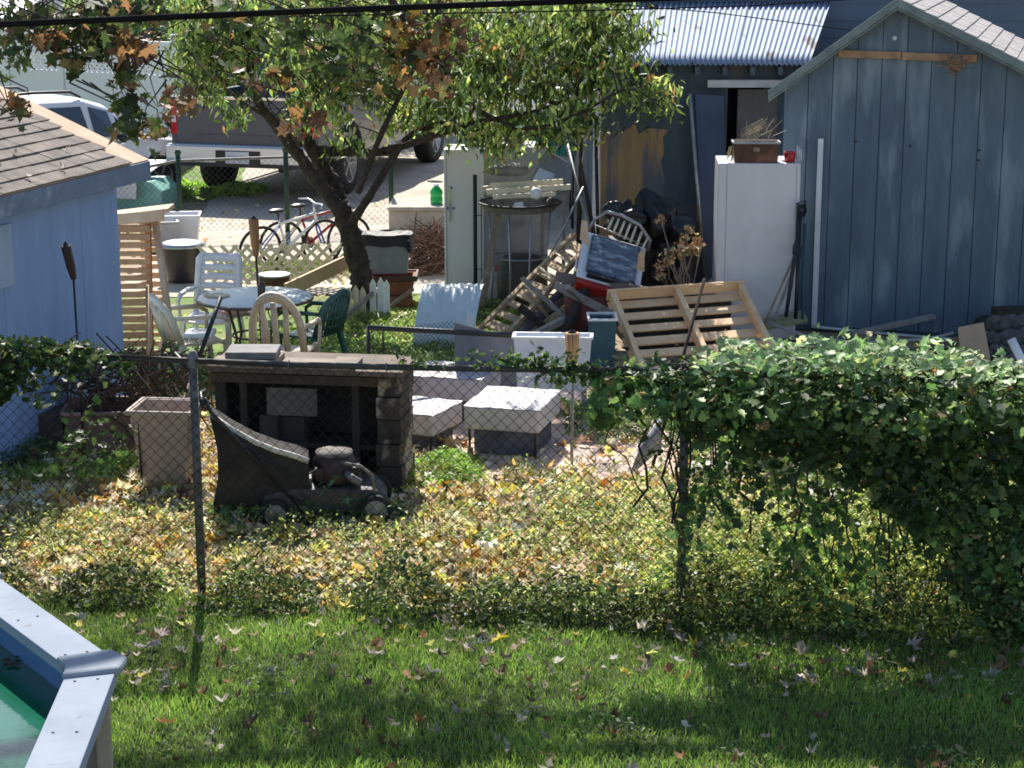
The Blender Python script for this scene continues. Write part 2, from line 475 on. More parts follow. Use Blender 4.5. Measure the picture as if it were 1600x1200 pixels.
# ---------------------------------------------------------------- lean-to with corrugated roof
lt = thing('lean_to', 'weathered blue plywood lean-to under a corrugated metal roof', 'lean-to', (A(937, 400, 21.3).x, 21.3, 0))
xl = A(937, 400, 21.3).x; xd = A(1133, 300, 21.3).x; xr = A(1330, 300, 21.3).x
ze = A(1100, 100, 21.0).z
mb = MB()
mb.box(xl, xd, 21.3, 21.34, 0, ze + .02)
mb.box(xd, xr, 21.3, 21.34, A(1150, 137, 21.3).z, ze + .02)
mb.box(xl, xl + .04, 21.341, 23.4, 0, ze + .02)
mb.out('wall', blue_dark, lt, world=True)
mb = MB(); mb.box(A(1212, 300, 21.3).x, xr, 21.3, 21.34, 0, A(1150, 137, 21.3).z)
mb.out('corner_panel', blue_wall, lt, world=True)
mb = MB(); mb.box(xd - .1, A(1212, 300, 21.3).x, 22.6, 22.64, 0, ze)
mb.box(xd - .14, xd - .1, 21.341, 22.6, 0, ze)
mb.out('inner_wall', mat('doorway_shade', (.02, .018, .016), (.012, .011, .01), 4, rough=.95), lt, world=True)  # near-black colour stands in for the shade inside the doorway
mb = MB()
pts = [(938, 206), (950, 200), (958, 208), (966, 192), (972, 207), (984, 200), (992, 192), (998, 210), (1012, 200), (1044, 203), (1036, 214), (1037, 240), (1033, 252), (1038, 280), (1036, 318), (1050, 314), (1062, 320), (1092, 316), (1092, 372), (1080, 455), (938, 455)]
mb.prism([A(x, y, 21.295) for x, y in pts], (0, .004, 0))
mb.out('bare_plywood', mat('bare_plywood', (.42, .27, .14), (.27, .17, .085), 5, (1, 1, .16), .8, bump=.2, c3=(.12, .125, .14), s3=3.4, t3=(.49, .57)), lt, world=True)
# roof
xa, xb = A(962, 100, 21.0).x - .1, A(1265, 100, 21.0).x
xta, xtb = A(955, 5, 23.3).x, A(1300, 5, 23.3).x
zt = A(1100, 2, 23.3).z
mb = MB()
nc = 40
def cor(u, v):
    x = (xa + (xb - xa) * u) * (1 - v) + (xta + (xtb - xta) * u) * v
    return (x, 21.0 + 2.35 * v, ze + (zt - ze) * v + .014 * cos(u * nc * 2 * pi) + (.012 if abs(u - .62) < .008 else 0))
mb.grid(cor, nc * 8, 6)
mb.out('corrugated_roof', mat('zinc_sheet', (.27, .32, .41), (.21, .26, .35), 3, (1, .3, 1), .65, .1, c3=(.09, .08, .075), s3=4.5, t3=(.62, .68)), lt, world=True, thick=.006)
mb = MB()
for i in range(9):
    x = xl + .1 + i * .3
    mb = MB(); mb.box(x, x + .05, 21.02, 21.29, ze - .12, ze - .03)
    mb.out('rafter', blue_dark, lt, world=True)
mb = MB(); p0 = A(1106, 125, 21.2); p1 = A(1240, 125, 21.2)
mb.box(p0.x, p1.x, 21.2, 21.29, A(1106, 137, 21.2).z, p0.z)
mb.out('door_lintel', white_bd, lt, world=True, bevel=.005)
mb = MB(); c = A(1153, 140, 21.9); d = A(1208, 470, 21.9)
mb.box(c.x, d.x, 21.9, 21.94, .02, c.z)
for i in (1, 2, 3): mb.box(c.x + (d.x - c.x) * i / 4 - .004, c.x + (d.x - c.x) * i / 4 + .004, 21.893, 21.899, .03, c.z - .02)
mb.out('inner_panel', mat('offwhite_panel', (.45, .44, .43), (.34, .33, .32), 4, rough=.7), lt, world=True)

mb = MB()
a0, a1 = A(1086, 146, 21.0), A(1131, 150, 21.02)
b0, b1 = A(1100, 440, 20.55), A(1141, 440, 20.6)
mb.prism([b0, b1, a1, a0], (0, .05, 0))
single(mb, 'door_panel', mat('navy_board', (.05, .075, .13), (.035, .055, .1), 3, rough=.5), 'narrow dark blue door panel leaning beside the lean-to doorway', 'panel', bevel=.004)
mb = MB(); mb.tube([A(1078, 146, 20.95), A(1090, 290, 20.75), A(1104, 440, 20.5)], .022, 8)
single(mb, 'metal_pole', steel, 'long grey metal pole leaning against the blue door panel', 'pole')

# house behind
lap = mat('blue_clapboard', (.12, .165, .22), (.09, .13, .18), 4, (.3, 1, 1), .6, bump=.1)
hs = thing('clapboard_house', 'blue clapboard house rising behind the lean-to and the shed', 'house', (3, 23.5, 0))
mb = MB()
xh0, xh1 = A(948, 50, 23.5).x, 14
for i in range(17):
    z0 = i * .2
    mb.prism([(xh0, 23.5, z0), (xh0, 23.48, z0), (xh0, 23.497, z0 + .21), (xh0, 23.5, z0 + .21)], (xh1 - xh0, 0, 0))
mb.box(xh0, xh1, 23.5, 31, 0, 3.4)
mb.out('wall', lap, hs, world=True)
mb = MB(); mb.prism([(xh0 - .3, 23.3, 3.4), (xh0 - .3, 31.4, 3.4), (xh0 - .3, 27.4, 4.5)], (xh1 - xh0 + .6, 0, 0))
mb.out('roof', shingle_b, hs, world=True)

ou = thing('grey_outbuilding', 'grey lap-sided outbuilding half hidden behind the fruit tree leaves', 'outbuilding', (1, 29, 0))
mb = MB(); x0, x1 = A(790, 100, 29).x, A(965, 100, 29).x
for i in range(14):
    z0 = i * .2
    mb.prism([(x0, 29, z0), (x0, 28.975, z0), (x0, 28.997, z0 + .21), (x0, 29, z0 + .21)], (x1 - x0, 0, 0))
mb.box(x0, x1, 29, 33, 0, 2.9)
mb.out('wall', mat('grey_siding', (.32, .34, .36), (.24, .26, .28), 4, rough=.7), ou, world=True)
mb = MB(); mb.prism([(x0 - .2, 28.7, 2.85), (x0 - .2, 33.3, 2.85), (x0 - .2, 31, 4.1)], (x1 - x0 + .4, 0, 0))
mb.out('roof', shingle_l, ou, world=True)

# ---------------------------------------------------------------- left shed
C1 = Vector((-3.35, 16.2, 0)); E = Vector((-.285, -.958, 0)); NN = Vector((-.958, .285, 0)); UP = Vector((0, 0, 1))
SK = radians(23)
UPS = NN * cos(SK) + UP * sin(SK)
PN = UPS.cross(E).normalized()
if PN.z < 0: PN = -PN
ls = thing('blue_shed', 'light blue shed with sagging brown shingled roof, at the left', 'shed', C1)
lb = mat('light_blue_paint', (.26, .37, .6), (.19, .285, .48), 3.5, (1, 1, .16), .75, bump=.3, bscale=20, c3=(.40, .48, .6), s3=3, t3=(.5, .7))
mb = MB()
mb.ob(C1, E, NN, UP, (0, 5), (.02, .06), (0, 2.16))
mb.ob(C1, E, NN, UP, (.0, 5), (.001, .02), (0.03, 2.12))
for i, u in enumerate((0.62, 1.84, 3.06)): mb.ob(C1, E, NN, UP, (u, u + .012), (-.003, .002), (0.03, 2.1))
mb.prism([C1 + NN * .06, C1 + NN * 2.6, C1 + NN * 2.6 + UP * 2.16, C1 + NN * 1.6 + UP * 2.84, C1 + NN * .06 + UP * 2.16], E * .04)
mb.out('wall', lb, ls, world=True)
ev = C1 - NN * .14 + UP * 2.14            # eave line
mb = MB()
mb.ob(ev, E, UPS, PN, (-.33, 5), (0, 1.75), (0, .018))
back = -NN * cos(SK) * 1 + UP * sin(SK)
top = ev + UPS * 1.75
DN2 = NN * cos(SK) - UP * sin(SK)
mb.ob(top, E, DN2, DN2.cross(E).normalized() * -1 if DN2.cross(E).z < 0 else DN2.cross(E).normalized(), (-.33, 5), (0.002, 1.75), (0, .018))
mb.out('roof_deck', mat('bare_roof_board', (.52, .36, .25), (.42, .28, .19), 4, rough=.85, bump=.2), ls, world=True)
mb = MB()
random.seed(5)
ROOFLEAF = []
for i in range(12):
    v0 = -.01 + i * .143
    far = .02 + random.uniform(-.12, .05)
    u = far - (.15 if i % 2 else 0) * 0
    first = True
    while u < 5:
        w = random.uniform(.24, .33)
        l = random.uniform(.0, .006)
        O = ev + PN * (.02 + l)
        a, b = O + E * u + UPS * v0 + PN * .016, O + E * u + UPS * (v0 + .16) + PN * .002
        mb.prism([a, b, b - PN * .004, a - PN * .012], E * (w - .003))
        u += w
mb.out('shingles', shingle_b, ls, world=True)
mb = MB(); mb.ob(ev, E, NN, UP, (-.33, 5), (-.02, .0), (-.15, .005))
mb.ob(ev, E, NN, UP, (-.33, 5), (.001, .14), (-.04, -.02))
mb.out('fascia', mat('slate_paint', (.17, .22, .31), (.12, .16, .24), 5, (1, 1, 1), .7, c3=(.3, .34, .4), s3=6, t3=(.6, .75)), ls, world=True, bevel=.004)
mb = MB(); mb.ob(C1, E, NN, UP, (1.72, 2.6), (-.02, 0), (1.42, 1.9))
mb.out('window_shutter', mat('pale_blue_trim', (.33, .43, .55), (.27, .36, .48), 5, rough=.7), ls, world=True, bevel=.004)

for (u, v, r_) in ((1.15, .45, .3), (1.62, .3, 1.2), (2.05, .28, 2.0), (.95, .12, .7), (1.5, .12, 2.6), (.5, .35, .2), (2.3, .6, 1.0), (1.9, .12, .1)):
    ROOFLEAF.append((ev + E * u + UPS * v + PN * .055, r_))

# ---------------------------------------------------------------- white vinyl fence with lattice top
vf = thing('vinyl_fence', 'tall white vinyl privacy fence with lattice top', 'fence', G(282, 262))
e1 = G(282, 262); d0 = G(-60, 236)
# runs from the near right post away to the left
L_ = (d0 - e1).length; U = (d0 - e1).normalized(); W = Vector((-U.y, U.x, 0))
HF = e1.y and (A(280, 62, e1.y).z)
npan = 4; pw = L_ / npan
mb = MB(); lt_ = MB(); ps = []
for i in range(npan):
    u0, u1 = i * pw + .07, (i + 1) * pw - .07
    mb.ob(e1, U, W, UP, (u0, u1), (-.02, .02), (.08, HF - .72))
    mb.ob(e1, U, W, UP, (u0, u1), (-.035, .035), (HF - .72, HF - .62))
    mb.ob(e1, U, W, UP, (u0, u1), (-.035, .035), (HF - .12, HF - .04))
    n = int((u1 - u0) / .12)
    zl, zh = HF - .62, HF - .12
    for s_ in (1, -1):
        for k in range(-5, n + 5):
            a = u0 + k * .12; 
            pts = []
            for (zz) in (zl, zh):
                pts.append((a + s_ * (zz - zl), zz))
            (ua, za), (ub, zb) = pts
            # clip to the panel
            def clip(ua, za, ub, zb):
                for lim, up_ in ((u0, False), (u1, True)):
                    for _ in range(2):
                        if (ua > lim) == up_ and (ub > lim) == up_: return None
                        if (ua > lim) == up_:
                            tt = (lim - ua) / (ub - ua); ua, za = lim, za + (zb - za) * tt
                        elif (ub > lim) == up_:
                            tt = (lim - ua) / (ub - ua); ub, zb = lim, za + (zb - za) * tt
                return ua, za, ub, zb
            r = clip(ua, za, ub, zb)
            if not r or abs(r[0] - r[2]) < .02: continue
            ua, za, ub, zb = r
            lt_.beam(e1 + U * ua + UP * za + W * (.006 * s_), e1 + U * ub + UP * zb + W * (.006 * s_), .01, .045, up=W.cross(U * s_ + UP))
mb.out('panel', vinyl, vf, world=True); lt_.out('lattice_top', vinyl, vf, world=True)
for i in range(npan + 1):
    m2 = MB(); m2.ob(e1 + U * (i * pw), U, W, UP, (-.065, .065), (-.065, .065), (0, HF + .02))
    p_ = m2.out('post', vinyl, vf, world=True, bevel=.006)
    m3 = MB(); c = e1 + U * (i * pw); m3.taper(c.x - .09, c.x + .09, c.y - .09, c.y + .09, HF + .05, HF + .09, 1); m3.taper(c.x - .05, c.x + .05, c.y - .05, c.y + .05, HF + .02, HF + .05, 1)
    q_ = MB(); q_.v, q_.f, q_.sm = [v - e1 for v in m3.v], m3.f, m3.sm
    q_.out('cap', vinyl, p_)
# ---------------------------------------------------------------- vehicles
def wheel(root, x, y, r, w, side, rimmat):
    t = MB(); h = w / 2
    t.lathe([(r * .62, -h), (r * .93, -h), (r, -h * .7), (r, h * .7), (r * .93, h), (r * .62, h)], 28, (x, y, r), (1, 0, 0))
    o = t.out('wheel', rubber, root)
    q = MB(); s = side
    q.lathe([(.001, s * h * .55), (r * .18, s * h * .6), (r * .2, s * h * .3), (r * .5, s * h * .35), (r * .6, s * h * .92), (r * .64, s * h * .95)], 28, (x, y, r), (1, 0, 0))
    for k in range(5):
        a = k * 2 * pi / 5
        q.beam((x + s * h * .55, y, r), (x + s * h * .75, y + cos(a) * r * .58, r + sin(a) * r * .58), .03, r * .16, up=(1, 0, 0))
    q.out('rim', rimmat, o)
    return o

def car(name, label, cat, loc, rz, paint, St, L, wy, wr, group=None, extra=None, wd=.86):
    """St: stations (y, half width, z floor, z belt, z roof, roof half width)"""
    root = thing(name, label, cat, loc, rz, group)
    def sect(s):
        y, w, zf, zb, zr, wr_ = s
        pts = [(.0, zf), (w * .9, zf), (w, zf + .1), (w * 1.02, (zf + zb) / 2), (w * .97, zb)]
        if zr - zb < .03: pts += [(w * .85, zb + .03), (w * .5, zb + .05), (0, zb + .06)]
        else: pts += [(wr_, zr - .05), (wr_ * .8, zr), (0, zr + .02)]
        r = [(x, y, z) for x, z in pts]
        return r + [(-x, yy, z) for x, yy, z in r[-2:0:-1]]
    rings = [sect(s) for s in St]; n = len(rings[0])
    vs = [p for r in rings for p in r]
    fs = []
    for i in range(len(rings) - 1):
        for k in range(n):
            l = (k + 1) % n
            fs.append((i * n + k, i * n + l, (i + 1) * n + l, (i + 1) * n + k))
    fs.append(tuple(range(n))[::-1]); fs.append(tuple((len(rings) - 1) * n + k for k in range(n)))
    mb = MB(); mb.add(vs, fs, False)
    mb.out('body', paint, root, bevel=.03)
    # side glass: from belt(4) to roof edge(5)
    def lerp(a, b, t): return Vector(a).lerp(Vector(b), t)
    for sgn in (1, -1):
        for i in range(len(St) - 1):
            if min(St[i][4] - St[i][3], St[i + 1][4] - St[i + 1][3]) < .25 or St[i][6:] == ('x',): continue
            a0, a1 = Vector(rings[i][4]), Vector(rings[i][5]); b0, b1 = Vector(rings[i + 1][4]), Vector(rings[i + 1][5])
            q = [a0.lerp(a1, .1).lerp(b0.lerp(b1, .1), .06), a0.lerp(a1, .1).lerp(b0.lerp(b1, .1), .94),
                 a0.lerp(a1, .88).lerp(b0.lerp(b1, .88), .9), a0.lerp(a1, .88).lerp(b0.lerp(b1, .88), .1)]
            q = [Vector((p.x * sgn + sgn * .012, p.y, p.z)) for p in q]
            g_ = MB(); g_.prism(q, (-sgn * .03, 0, 0)); g_.out('side_window', car_glass, root)
    for i in range(len(St) - 1):
        d = (St[i + 1][4] - St[i + 1][3]) - (St[i][4] - St[i][3])
        if abs(d) > .25:
            lo, hi = (rings[i], rings[i + 1]) if d > 0 else (rings[i + 1], rings[i])
            a, b = Vector(lo[5]).lerp(Vector(hi[5]), .08), Vector(lo[5]).lerp(Vector(hi[5]), .92)
            q = [a, b, Vector((-b.x, b.y, b.z)), Vector((-a.x, a.y, a.z))]
            nrm = (q[1] - q[0]).cross(q[2] - q[1]).normalized()
            if nrm.z < 0: nrm = -nrm
            q = [p * 1 + nrm * .012 for p in q]
            for p in (0, 1, 2, 3): q[p].x *= .93
            g_ = MB(); g_.prism(q, nrm * .012); g_.out('windshield' if d < 0 else 'rear_window', car_glass, root)
    for yy in wy:
        for s in (1, -1): wheel(root, s * wd, yy, wr, .22, s, steel)
        for s in (1, -1):
            m = MB(); m.lathe([(wr * 1.14, -.04), (wr * 1.14, .02), (.01, .02)], 28, (s * (wd + .07), yy, wr), (s, 0, 0))
            m.out('wheel_arch', black_p, root)
    return root

SUV = [(0, .8, .45, .75, .76, .6), (.08, .88, .32, .98, 1.0, .66), (.42, .92, .3, 1.02, 1.6, .66), (1.5, .93, .3, 1.02, 1.66, .68), (2.5, .93, .3, 1.0, 1.63, .68),
       (2.95, .93, .3, 1.0, 1.5, .66), (3.5, .92, .3, .98, .99, .66), (4.3, .88, .3, .86, .87, .6), (4.62, .78, .36, .68, .69, .5)]
SED = [(0, .78, .45, .8, .81, .6), (.1, .86, .32, .92, .93, .6), (.75, .9, .3, .95, .97, .62), (1.3, .9, .3, .95, 1.4, .6), (2.3, .9, .3, .94, 1.43, .6),
       (2.7, .9, .3, .93, 1.32, .6), (3.2, .9, .3, .92, .93, .6), (4.2, .86, .3, .78, .79, .6), (4.5, .76, .36, .62, .63, .5)]

def place_by(local, world, rz):
    R = Matrix.Rotation(rz, 3, 'Z')
    return Vector(world) - R @ Vector(local)

rz = radians(-38)
W0 = G(248, 312)
wc = car('white_suv', 'white estate car with roof rails parked beside the vinyl fence', 'car', place_by((.86, 3.72, 0), W0, rz), rz, car_white, SUV, 4.6, (.85, 3.72), .35)
for s in (1, -1):
    m = MB(); m.tube([(s * .6, .6, 1.66), (s * .61, .8, 1.74), (s * .61, 1.6, 1.76), (s * .61, 2.3, 1.73), (s * .6, 2.5, 1.64)], .022, 8); m.out('roof_rail', black_m, wc)
for s in (1, -1):
    m = MB(); m.blob((s * 1.02, 2.9, 1.03), (.12, .07, .08), 0, 1, 0, 8, False); m.out('mirror', black_p, wc)
    m = MB(); m.blob((s * .68, 4.42, .72), (.14, .1, .1), 0, 1, 0, 8, False); m.out('headlight', chrome, wc)

# pickup truck
rz = radians(-16)
RL = G(272, 312)
tl = place_by((-1.2, 0, 0), RL, rz)
tk = thing('pickup_truck', 'charcoal pickup truck with chrome rear bumper parked facing away', 'pickup truck', tl, rz)
tk.scale = (1.2, 1.2, 1.2)
def side_poly(x, pts, ext): 
    m = MB(); m.prism([(x, y, z) for y, z in pts], (ext, 0, 0)); return m
def arch(cy, r, n=10): return [(cy + r * cos(a), .5 + r * sin(a)) for a in [pi * i / n for i in range(n, -1, -1)]]
low = [(0.0, .62)] + [(y, z) for y, z in arch(1.15, .46)] + [(2.2, .5), (3.7, .5)] + [(y, z) for y, z in arch(4.75, .46)] + [(5.5, .55), (5.75, .75), (5.75, 1.12), (4.3, 1.28), (0, 1.32)]
body = MB()
body.prism([(-1.0, y, z) for y, z in low], (.09, 0, 0)); body.prism([(.91, y, z) for y, z in low], (.09, 0, 0))
body.box(-.91, .91, .1, 5.7, .6, .72); body.box(-.91, .91, 3.9, 5.72, .72, 1.2); body.box(-.909, .909, 1.96, 2.04, .72, 1.31)
body.out('body', car_dark, tk, bevel=.012)
cab = MB()
cb = [(-.9, 2.05, 1.28), (-.9, 4.35, 1.28), (-.78, 3.75, 1.9), (-.78, 2.25, 1.92)]
vs = cb + [(-x, y, z) for x, y, z in cb]
cab.add(vs, [(0, 1, 2, 3), (7, 6, 5, 4), (3, 2, 6, 7), (0, 3, 7, 4), (1, 5, 6, 2), (0, 4, 5, 1)])
cab.out('cab', car_dark, tk, bevel=.05)
def win(n, q, e):
    m = MB(); m.prism(q, e); m.out(n, car_glass, tk)
win('rear_window', [(-.7, 2.085, 1.38), (.7, 2.085, 1.38), (.64, 2.2, 1.83), (-.64, 2.2, 1.83)], (0, -.02, 0))
win('windshield', [(-.76, 4.3, 1.35), (.76, 4.3, 1.35), (.68, 3.83, 1.84), (-.68, 3.83, 1.84)], (0, .02, .03))
for s in (1, -1):
    for (y0, y1) in ((2.2, 3.0), (3.06, 4.05)):
        win('side_window', [(s * .885, y0, 1.36), (s * .885, y1, 1.36), (s * .81, min(y1, 3.75), 1.83), (s * .81, y0 + .08, 1.83)], (s * .02, 0, 0))
m = MB(); m.box(-.9, .9, -.03, .05, .68, 1.3); m.box(-.6, .6, -.045, -.031, .86, 1.2); tg = m.out('tailgate', car_dark, tk, bevel=.012)
m = MB(); m.box(-.9, .9, -.035, .06, 1.301, 1.33); m.out('tailgate_trim', chrome, tk)
m = MB(); m.box(-.99, .99, -.2, -.02, .52, .72); m.box(-.99, .99, -.16, -.04, .72, .735); m.out('bumper', mat('bright_chrome', (.8, .8, .82), (.7, .7, .72), 5, rough=.25, metal=.4), tk, bevel=.03)
m = MB(); m.box(-.3, .3, -.215, -.201, .5, .68); m.box(-.95, .95, -.19, -.02, .47, .519); m.out('bumper_step', black_p, tk)
m = MB(); m.box(-.16, .16, -.228, -.216, .52, .67); pl = m.out('license_plate', white_pl, tk, bevel=.004)
m = MB()
for i in range(6):
    x = -.125 + i * .043
    m.box(x, x + .008, -.232, -.229, .56, .62); m.box(x + .02, x + .028, -.232, -.229, .56, .62); m.box(x, x + .028, -.2321, -.2291, .612 - .03 * (i % 2), .62 - .03 * (i % 2))
m.out('plate_marks', mat('faded_ink', (.12, .16, .22), (.2, .24, .3), 20), pl)
for s in (1, -1):
    m = MB(); x0, x1 = sorted((s * .9, s * 1.005)); m.box(x0, x1, -.03, .1, .85, 1.28); lamp = m.out('tail_light', lamp_red, tk, bevel=.01)
    m = MB(); m.box(x0 + .012, x1 - .012, -.036, -.031, 1.0, 1.08); m.out('reverse_lens', white_pl, lamp)
m = MB(); m.lathe([(.001, .012), (.95, .012), (1, .0)], 28, (0, 0, 0), (0, -1, 0))
m.v = [Vector((v.x * .115, v.y - .046, v.z * .048 + 1.09)) for v in m.v]
ov = m.out('oval_badge', mat('badge_blue', (.02, .04, .12), (.015, .03, .09), 4, rough=.3), tk)
m = MB()
m.tube([(cos(a) * .118, -.058, 1.09 + sin(a) * .05) for a in [i * 2 * pi / 28 for i in range(28)]], .005, 5, closed=True)
m.out('badge_ring', chrome, ov)
def text(name, body_, size, loc, parent, mt, rot=(pi / 2, 0, 0), ital=0.0):
    c = bpy.data.curves.new(name, 'FONT'); c.body = body_; c.size = size; c.extrude = .002; c.align_x = 'CENTER'; c.align_y = 'CENTER'; c.shear = ital
    o = bpy.data.objects.new(name, c); COL.objects.link(o)
    dg = bpy.context.evaluated_depsgraph_get()
    me = bpy.data.meshes.new_from_object(o.evaluated_get(dg))
    bpy.data.objects.remove(o); bpy.data.curves.remove(c)
    me.materials.clear(); me.materials.append(mt)
    o = bpy.data.objects.new(name, me); COL.objects.link(o); o.parent = parent; o.location = loc; o.rotation_euler = rot
    return o
text('badge_lettering', 'Ford', .085, (0, -.062, 1.09), ov, white_bd, ital=.35)
text('model_lettering', 'F-150', .06, (-.7, -.036, 1.1), tg, chrome)
for yy in (1.15, 4.75):
    for s in (1, -1): wheel(tk, s * .87, yy, .40, .25, s, steel)
m = MB()
m.box(-.6, .6, .3, 5.2, .42, .58); m.tube([(-.7, 1.15, .4), (.7, 1.15, .4)], .07, 8); m.tube([(.45, .1, .42), (.45, 1.6, .42)], .04, 8)
m.out('chassis', black_m, tk)
for s in (1, -1):
    m = MB(); m.tube([(s * .93, 1.75, .42), (s * 1.02, 1.9, .4), (s * 1.02, 3.9, .4), (s * .93, 4.1, .42)], .04, 8); m.out('side_step', chrome, tk)
    m = MB(); m.blob((s * 1.08, 4.0, 1.42), (.12, .06, .12), 0, 1, 0, 8, False); m.out('mirror', black_p, tk)

# far vehicles beyond the fence
rz = radians(-95)
car('red_car', 'red car parked behind the white lattice fence', 'car', G(-40, 140), radians(-85), car_red, SUV, 4.6, (.85, 3.72), .34)
car('dark_suv', 'dark grey car with glinting windshield on the street behind the fence', 'car', G(120, 88), radians(-80), car_dark, SUV, 4.6, (.85, 3.72), .35)
car('silver_car', 'silver car parked far behind the fruit tree on the street', 'car', G(560, 84), radians(88), steel, SED, 4.5, (.8, 3.6), .33)

# white porch far left
pc = thing('white_porch', 'white porch with slatted roof beyond the lattice fence, at the far left', 'porch', A(20, 100, 38) - Vector((0, 0, A(20, 100, 38).z)))
m = MB(); a, b = A(-260, 40, 38), A(60, 40, 38)
zt_ = a.z
m.prism([(a.x, 37.6, zt_), (b.x + .15, 37.6, zt_), (b.x - .6, 40.5, zt_ + .9), (a.x, 40.5, zt_ + .9)], (0, 0, .08)); m.out('roof', vinyl, pc, world=True)
m = MB(); m.box(a.x, b.x, 40, 40.1, 0, zt_ + .6)
for i in range(12): m.box(a.x, b.x, 39.985, 39.999, i * .22, i * .22 + .2)
m.out('wall', vinyl, pc, world=True)
for x in (b.x - .12, b.x - 2.2):
    m = MB(); m.box(x - .07, x + .07, 37.7, 37.84, 0, zt_); m.out('post', vinyl, pc, world=True, bevel=.01)
m = MB(); m.beam((b.x - .12, 37.77, zt_ - .05), (b.x - .75, 37.77, zt_ - 1.0), .07, .07); m.out('brace', vinyl, pc, world=True)

# teal canopy
cp = A(838, 215, 27); cp.z = 0
cn = thing('canopy', 'small teal market canopy with pale top behind the fruit tree', 'canopy', cp)
zc = A(838, 168, 27).z
tealc = mat('teal_canvas', (.03, .17, .15), (.015, .1, .09), 6, rough=.8, c3=(.4, .5, .48), s3=4, t3=(.66, .72))
m = MB(); m.taper(-.55, .55, -.5, .5, zc - .62, zc, 1.0); m.out('skirt', tealc, cn)
m = MB(); m.prism([(-.58, -.53, zc + .002), (.58, -.53, zc + .002), (.4, -.2, zc + .24), (-.4, -.2, zc + .24)], (0, .8, 0)); m.out('top', mat('pale_canvas', (.62, .63, .64), (.5, .5, .52), 5), cn)
for s in (1, -1):
    for t in (1, -1):
        m = MB(); m.tube([(s * .5, t * .45, 0), (s * .5, t * .45, zc - .6)], .02, 8); m.out('leg', black_m, cn)

# green and white sandbox lid shelter
gb = G(224, 325); 
gs = thing('playhouse', 'pale green toy playhouse with white pitched roof beside the white car', 'playhouse', gb, radians(-12))
mint = mat('mint_plastic', (.28, .55, .46), (.2, .44, .36), 5, rough=.4)
m = MB(); m.prism([(-.5, -.3, 0), (.42, -.3, 0), (.42, -.3, .3), (.25, -.3, .44), (-.5, -.3, .44)], (0, .7, 0)); m.out('wall', mint, gs, bevel=.01)
m = MB(); m.prism([(-.6, -.5, .44), (.12, -.5, .44), (.24, .42, .66), (-.6, .42, .66)], (0, .0, .02)); m.prism([(-.6, -.5, .2), (.1, -.5, .2), (.12, -.5, .438), (-.6, -.5, .438)], (0, .015, 0)); m.out('roof', white_pl, gs, bevel=.01)

# ---------------------------------------------------------------- back chain-link fence
wire_d = mat('dark_wire', (.05, .052, .055), (.03, .03, .032), 20, rough=.6, metal=.3)
def chainlink(root, p, q, z0, z1, r=.002, pitch=.06, mt=None, name='wire_mesh', sides=3, wav=0):
    d = Vector((q.x - p.x, q.y - p.y, 0)); Ln = d.length; d.normalize(); h = z1 - z0; m = MB()
    n = Vector((-d.y, d.x, 0))
    k = -h
    st = pitch * 1.414
    while k < Ln:
        for s in (1, -1):
            u0, u1 = (k, k + h) if s > 0 else (k + h, k)
            zA, zB = z0, z1
            # clip
            t0, t1 = 0.0, 1.0
            du = u1 - u0
            for lim, ge in ((0, True), (Ln, False)):
                t = (lim - u0) / du
                if (du > 0) == ge: t0 = max(t0, t)
                else: t1 = min(t1, t)
            if t1 - t0 > .01:
                a = p + d * (u0 + du * t0) + n * (.002 * s); b = p + d * (u0 + du * t1) + n * (.002 * s)
                a = Vector((a.x, a.y, p.z + zA + h * t0)); b = Vector((b.x, b.y, p.z + zA + h * t1))
                if wav:
                    nseg = max(2, int((b - a).length / .25))
                    pts = []
                    for i in range(nseg + 1):
                        c = a.lerp(b, i / nseg)
                        pts.append(c + n * noise.noise(Vector((c.x * 1.5, c.z * 1.5, 0))) * wav)
                    m.tube(pts, r, sides, caps=False)
                else: m.tube([a, b], r, sides, caps=False)
        k += st
    return m.out(name, mt or wire_d, root, world=True)

bp = [G(283, 368), G(612, 356)]
bf = thing('back_chain_link_fence', 'low chain-link fence with dark green posts in front of the pickup truck', 'fence', bp[0])
pts_b = [bp[0] + (bp[0] - bp[1]) * .28 + Vector((0, -.3, 0)), bp[0], (bp[0] + bp[1]) / 2, bp[1]]
gpost = mat('green_post', (.02, .06, .03), (.012, .035, .02), 8, rough=.6)
for p in pts_b[1:]:
    m = MB(); m.tube([p, p + UP * 1.12], .035, 10); m.blob(p + UP * 1.13, (.045, .045, .05), 0, 1, 0, 8, False); m.out('post', gpost, bf, world=True)
m = MB(); m.tube([pts_b[0] + UP * .9, pts_b[1] + UP * 1.02, pts_b[2] + UP * 1.03, pts_b[3] + UP * 1.02], .02, 8); m.out('top_rail', galv, bf, world=True)
for i in range(3): chainlink(bf, pts_b[i] + Vector((0, -.03, 0)), pts_b[i + 1] + Vector((0, -.03, 0)), .05, 1.0, .0022, .06)

# lattice garden edging
le = thing('lattice_panel', 'low cream diagonal lattice panel standing behind the patio chairs', 'lattice', G(420, 452))
p, q = G(300, 452), G(556, 448)
m = MB(); d = (q - p); Ln = d.length; d.normalize(); n = Vector((-d.y, d.x, 0)); h = .46
m2 = MB(); k = -h
while k < Ln:
    for s in (1, -1):
        u0, u1 = (k, k + h) if s > 0 else (k + h, k)
        if min(u0, u1) < 0 or max(u0, u1) > Ln: continue
        m.beam(p + d * u0 + n * .006 * s + UP * .05, p + d * u1 + n * .006 * s + UP * (.05 + h), .008, .04, up=n.cross(d * (u1 - u0) + UP * h))
    k += .135
m.out('lattice', cream, le, world=True)

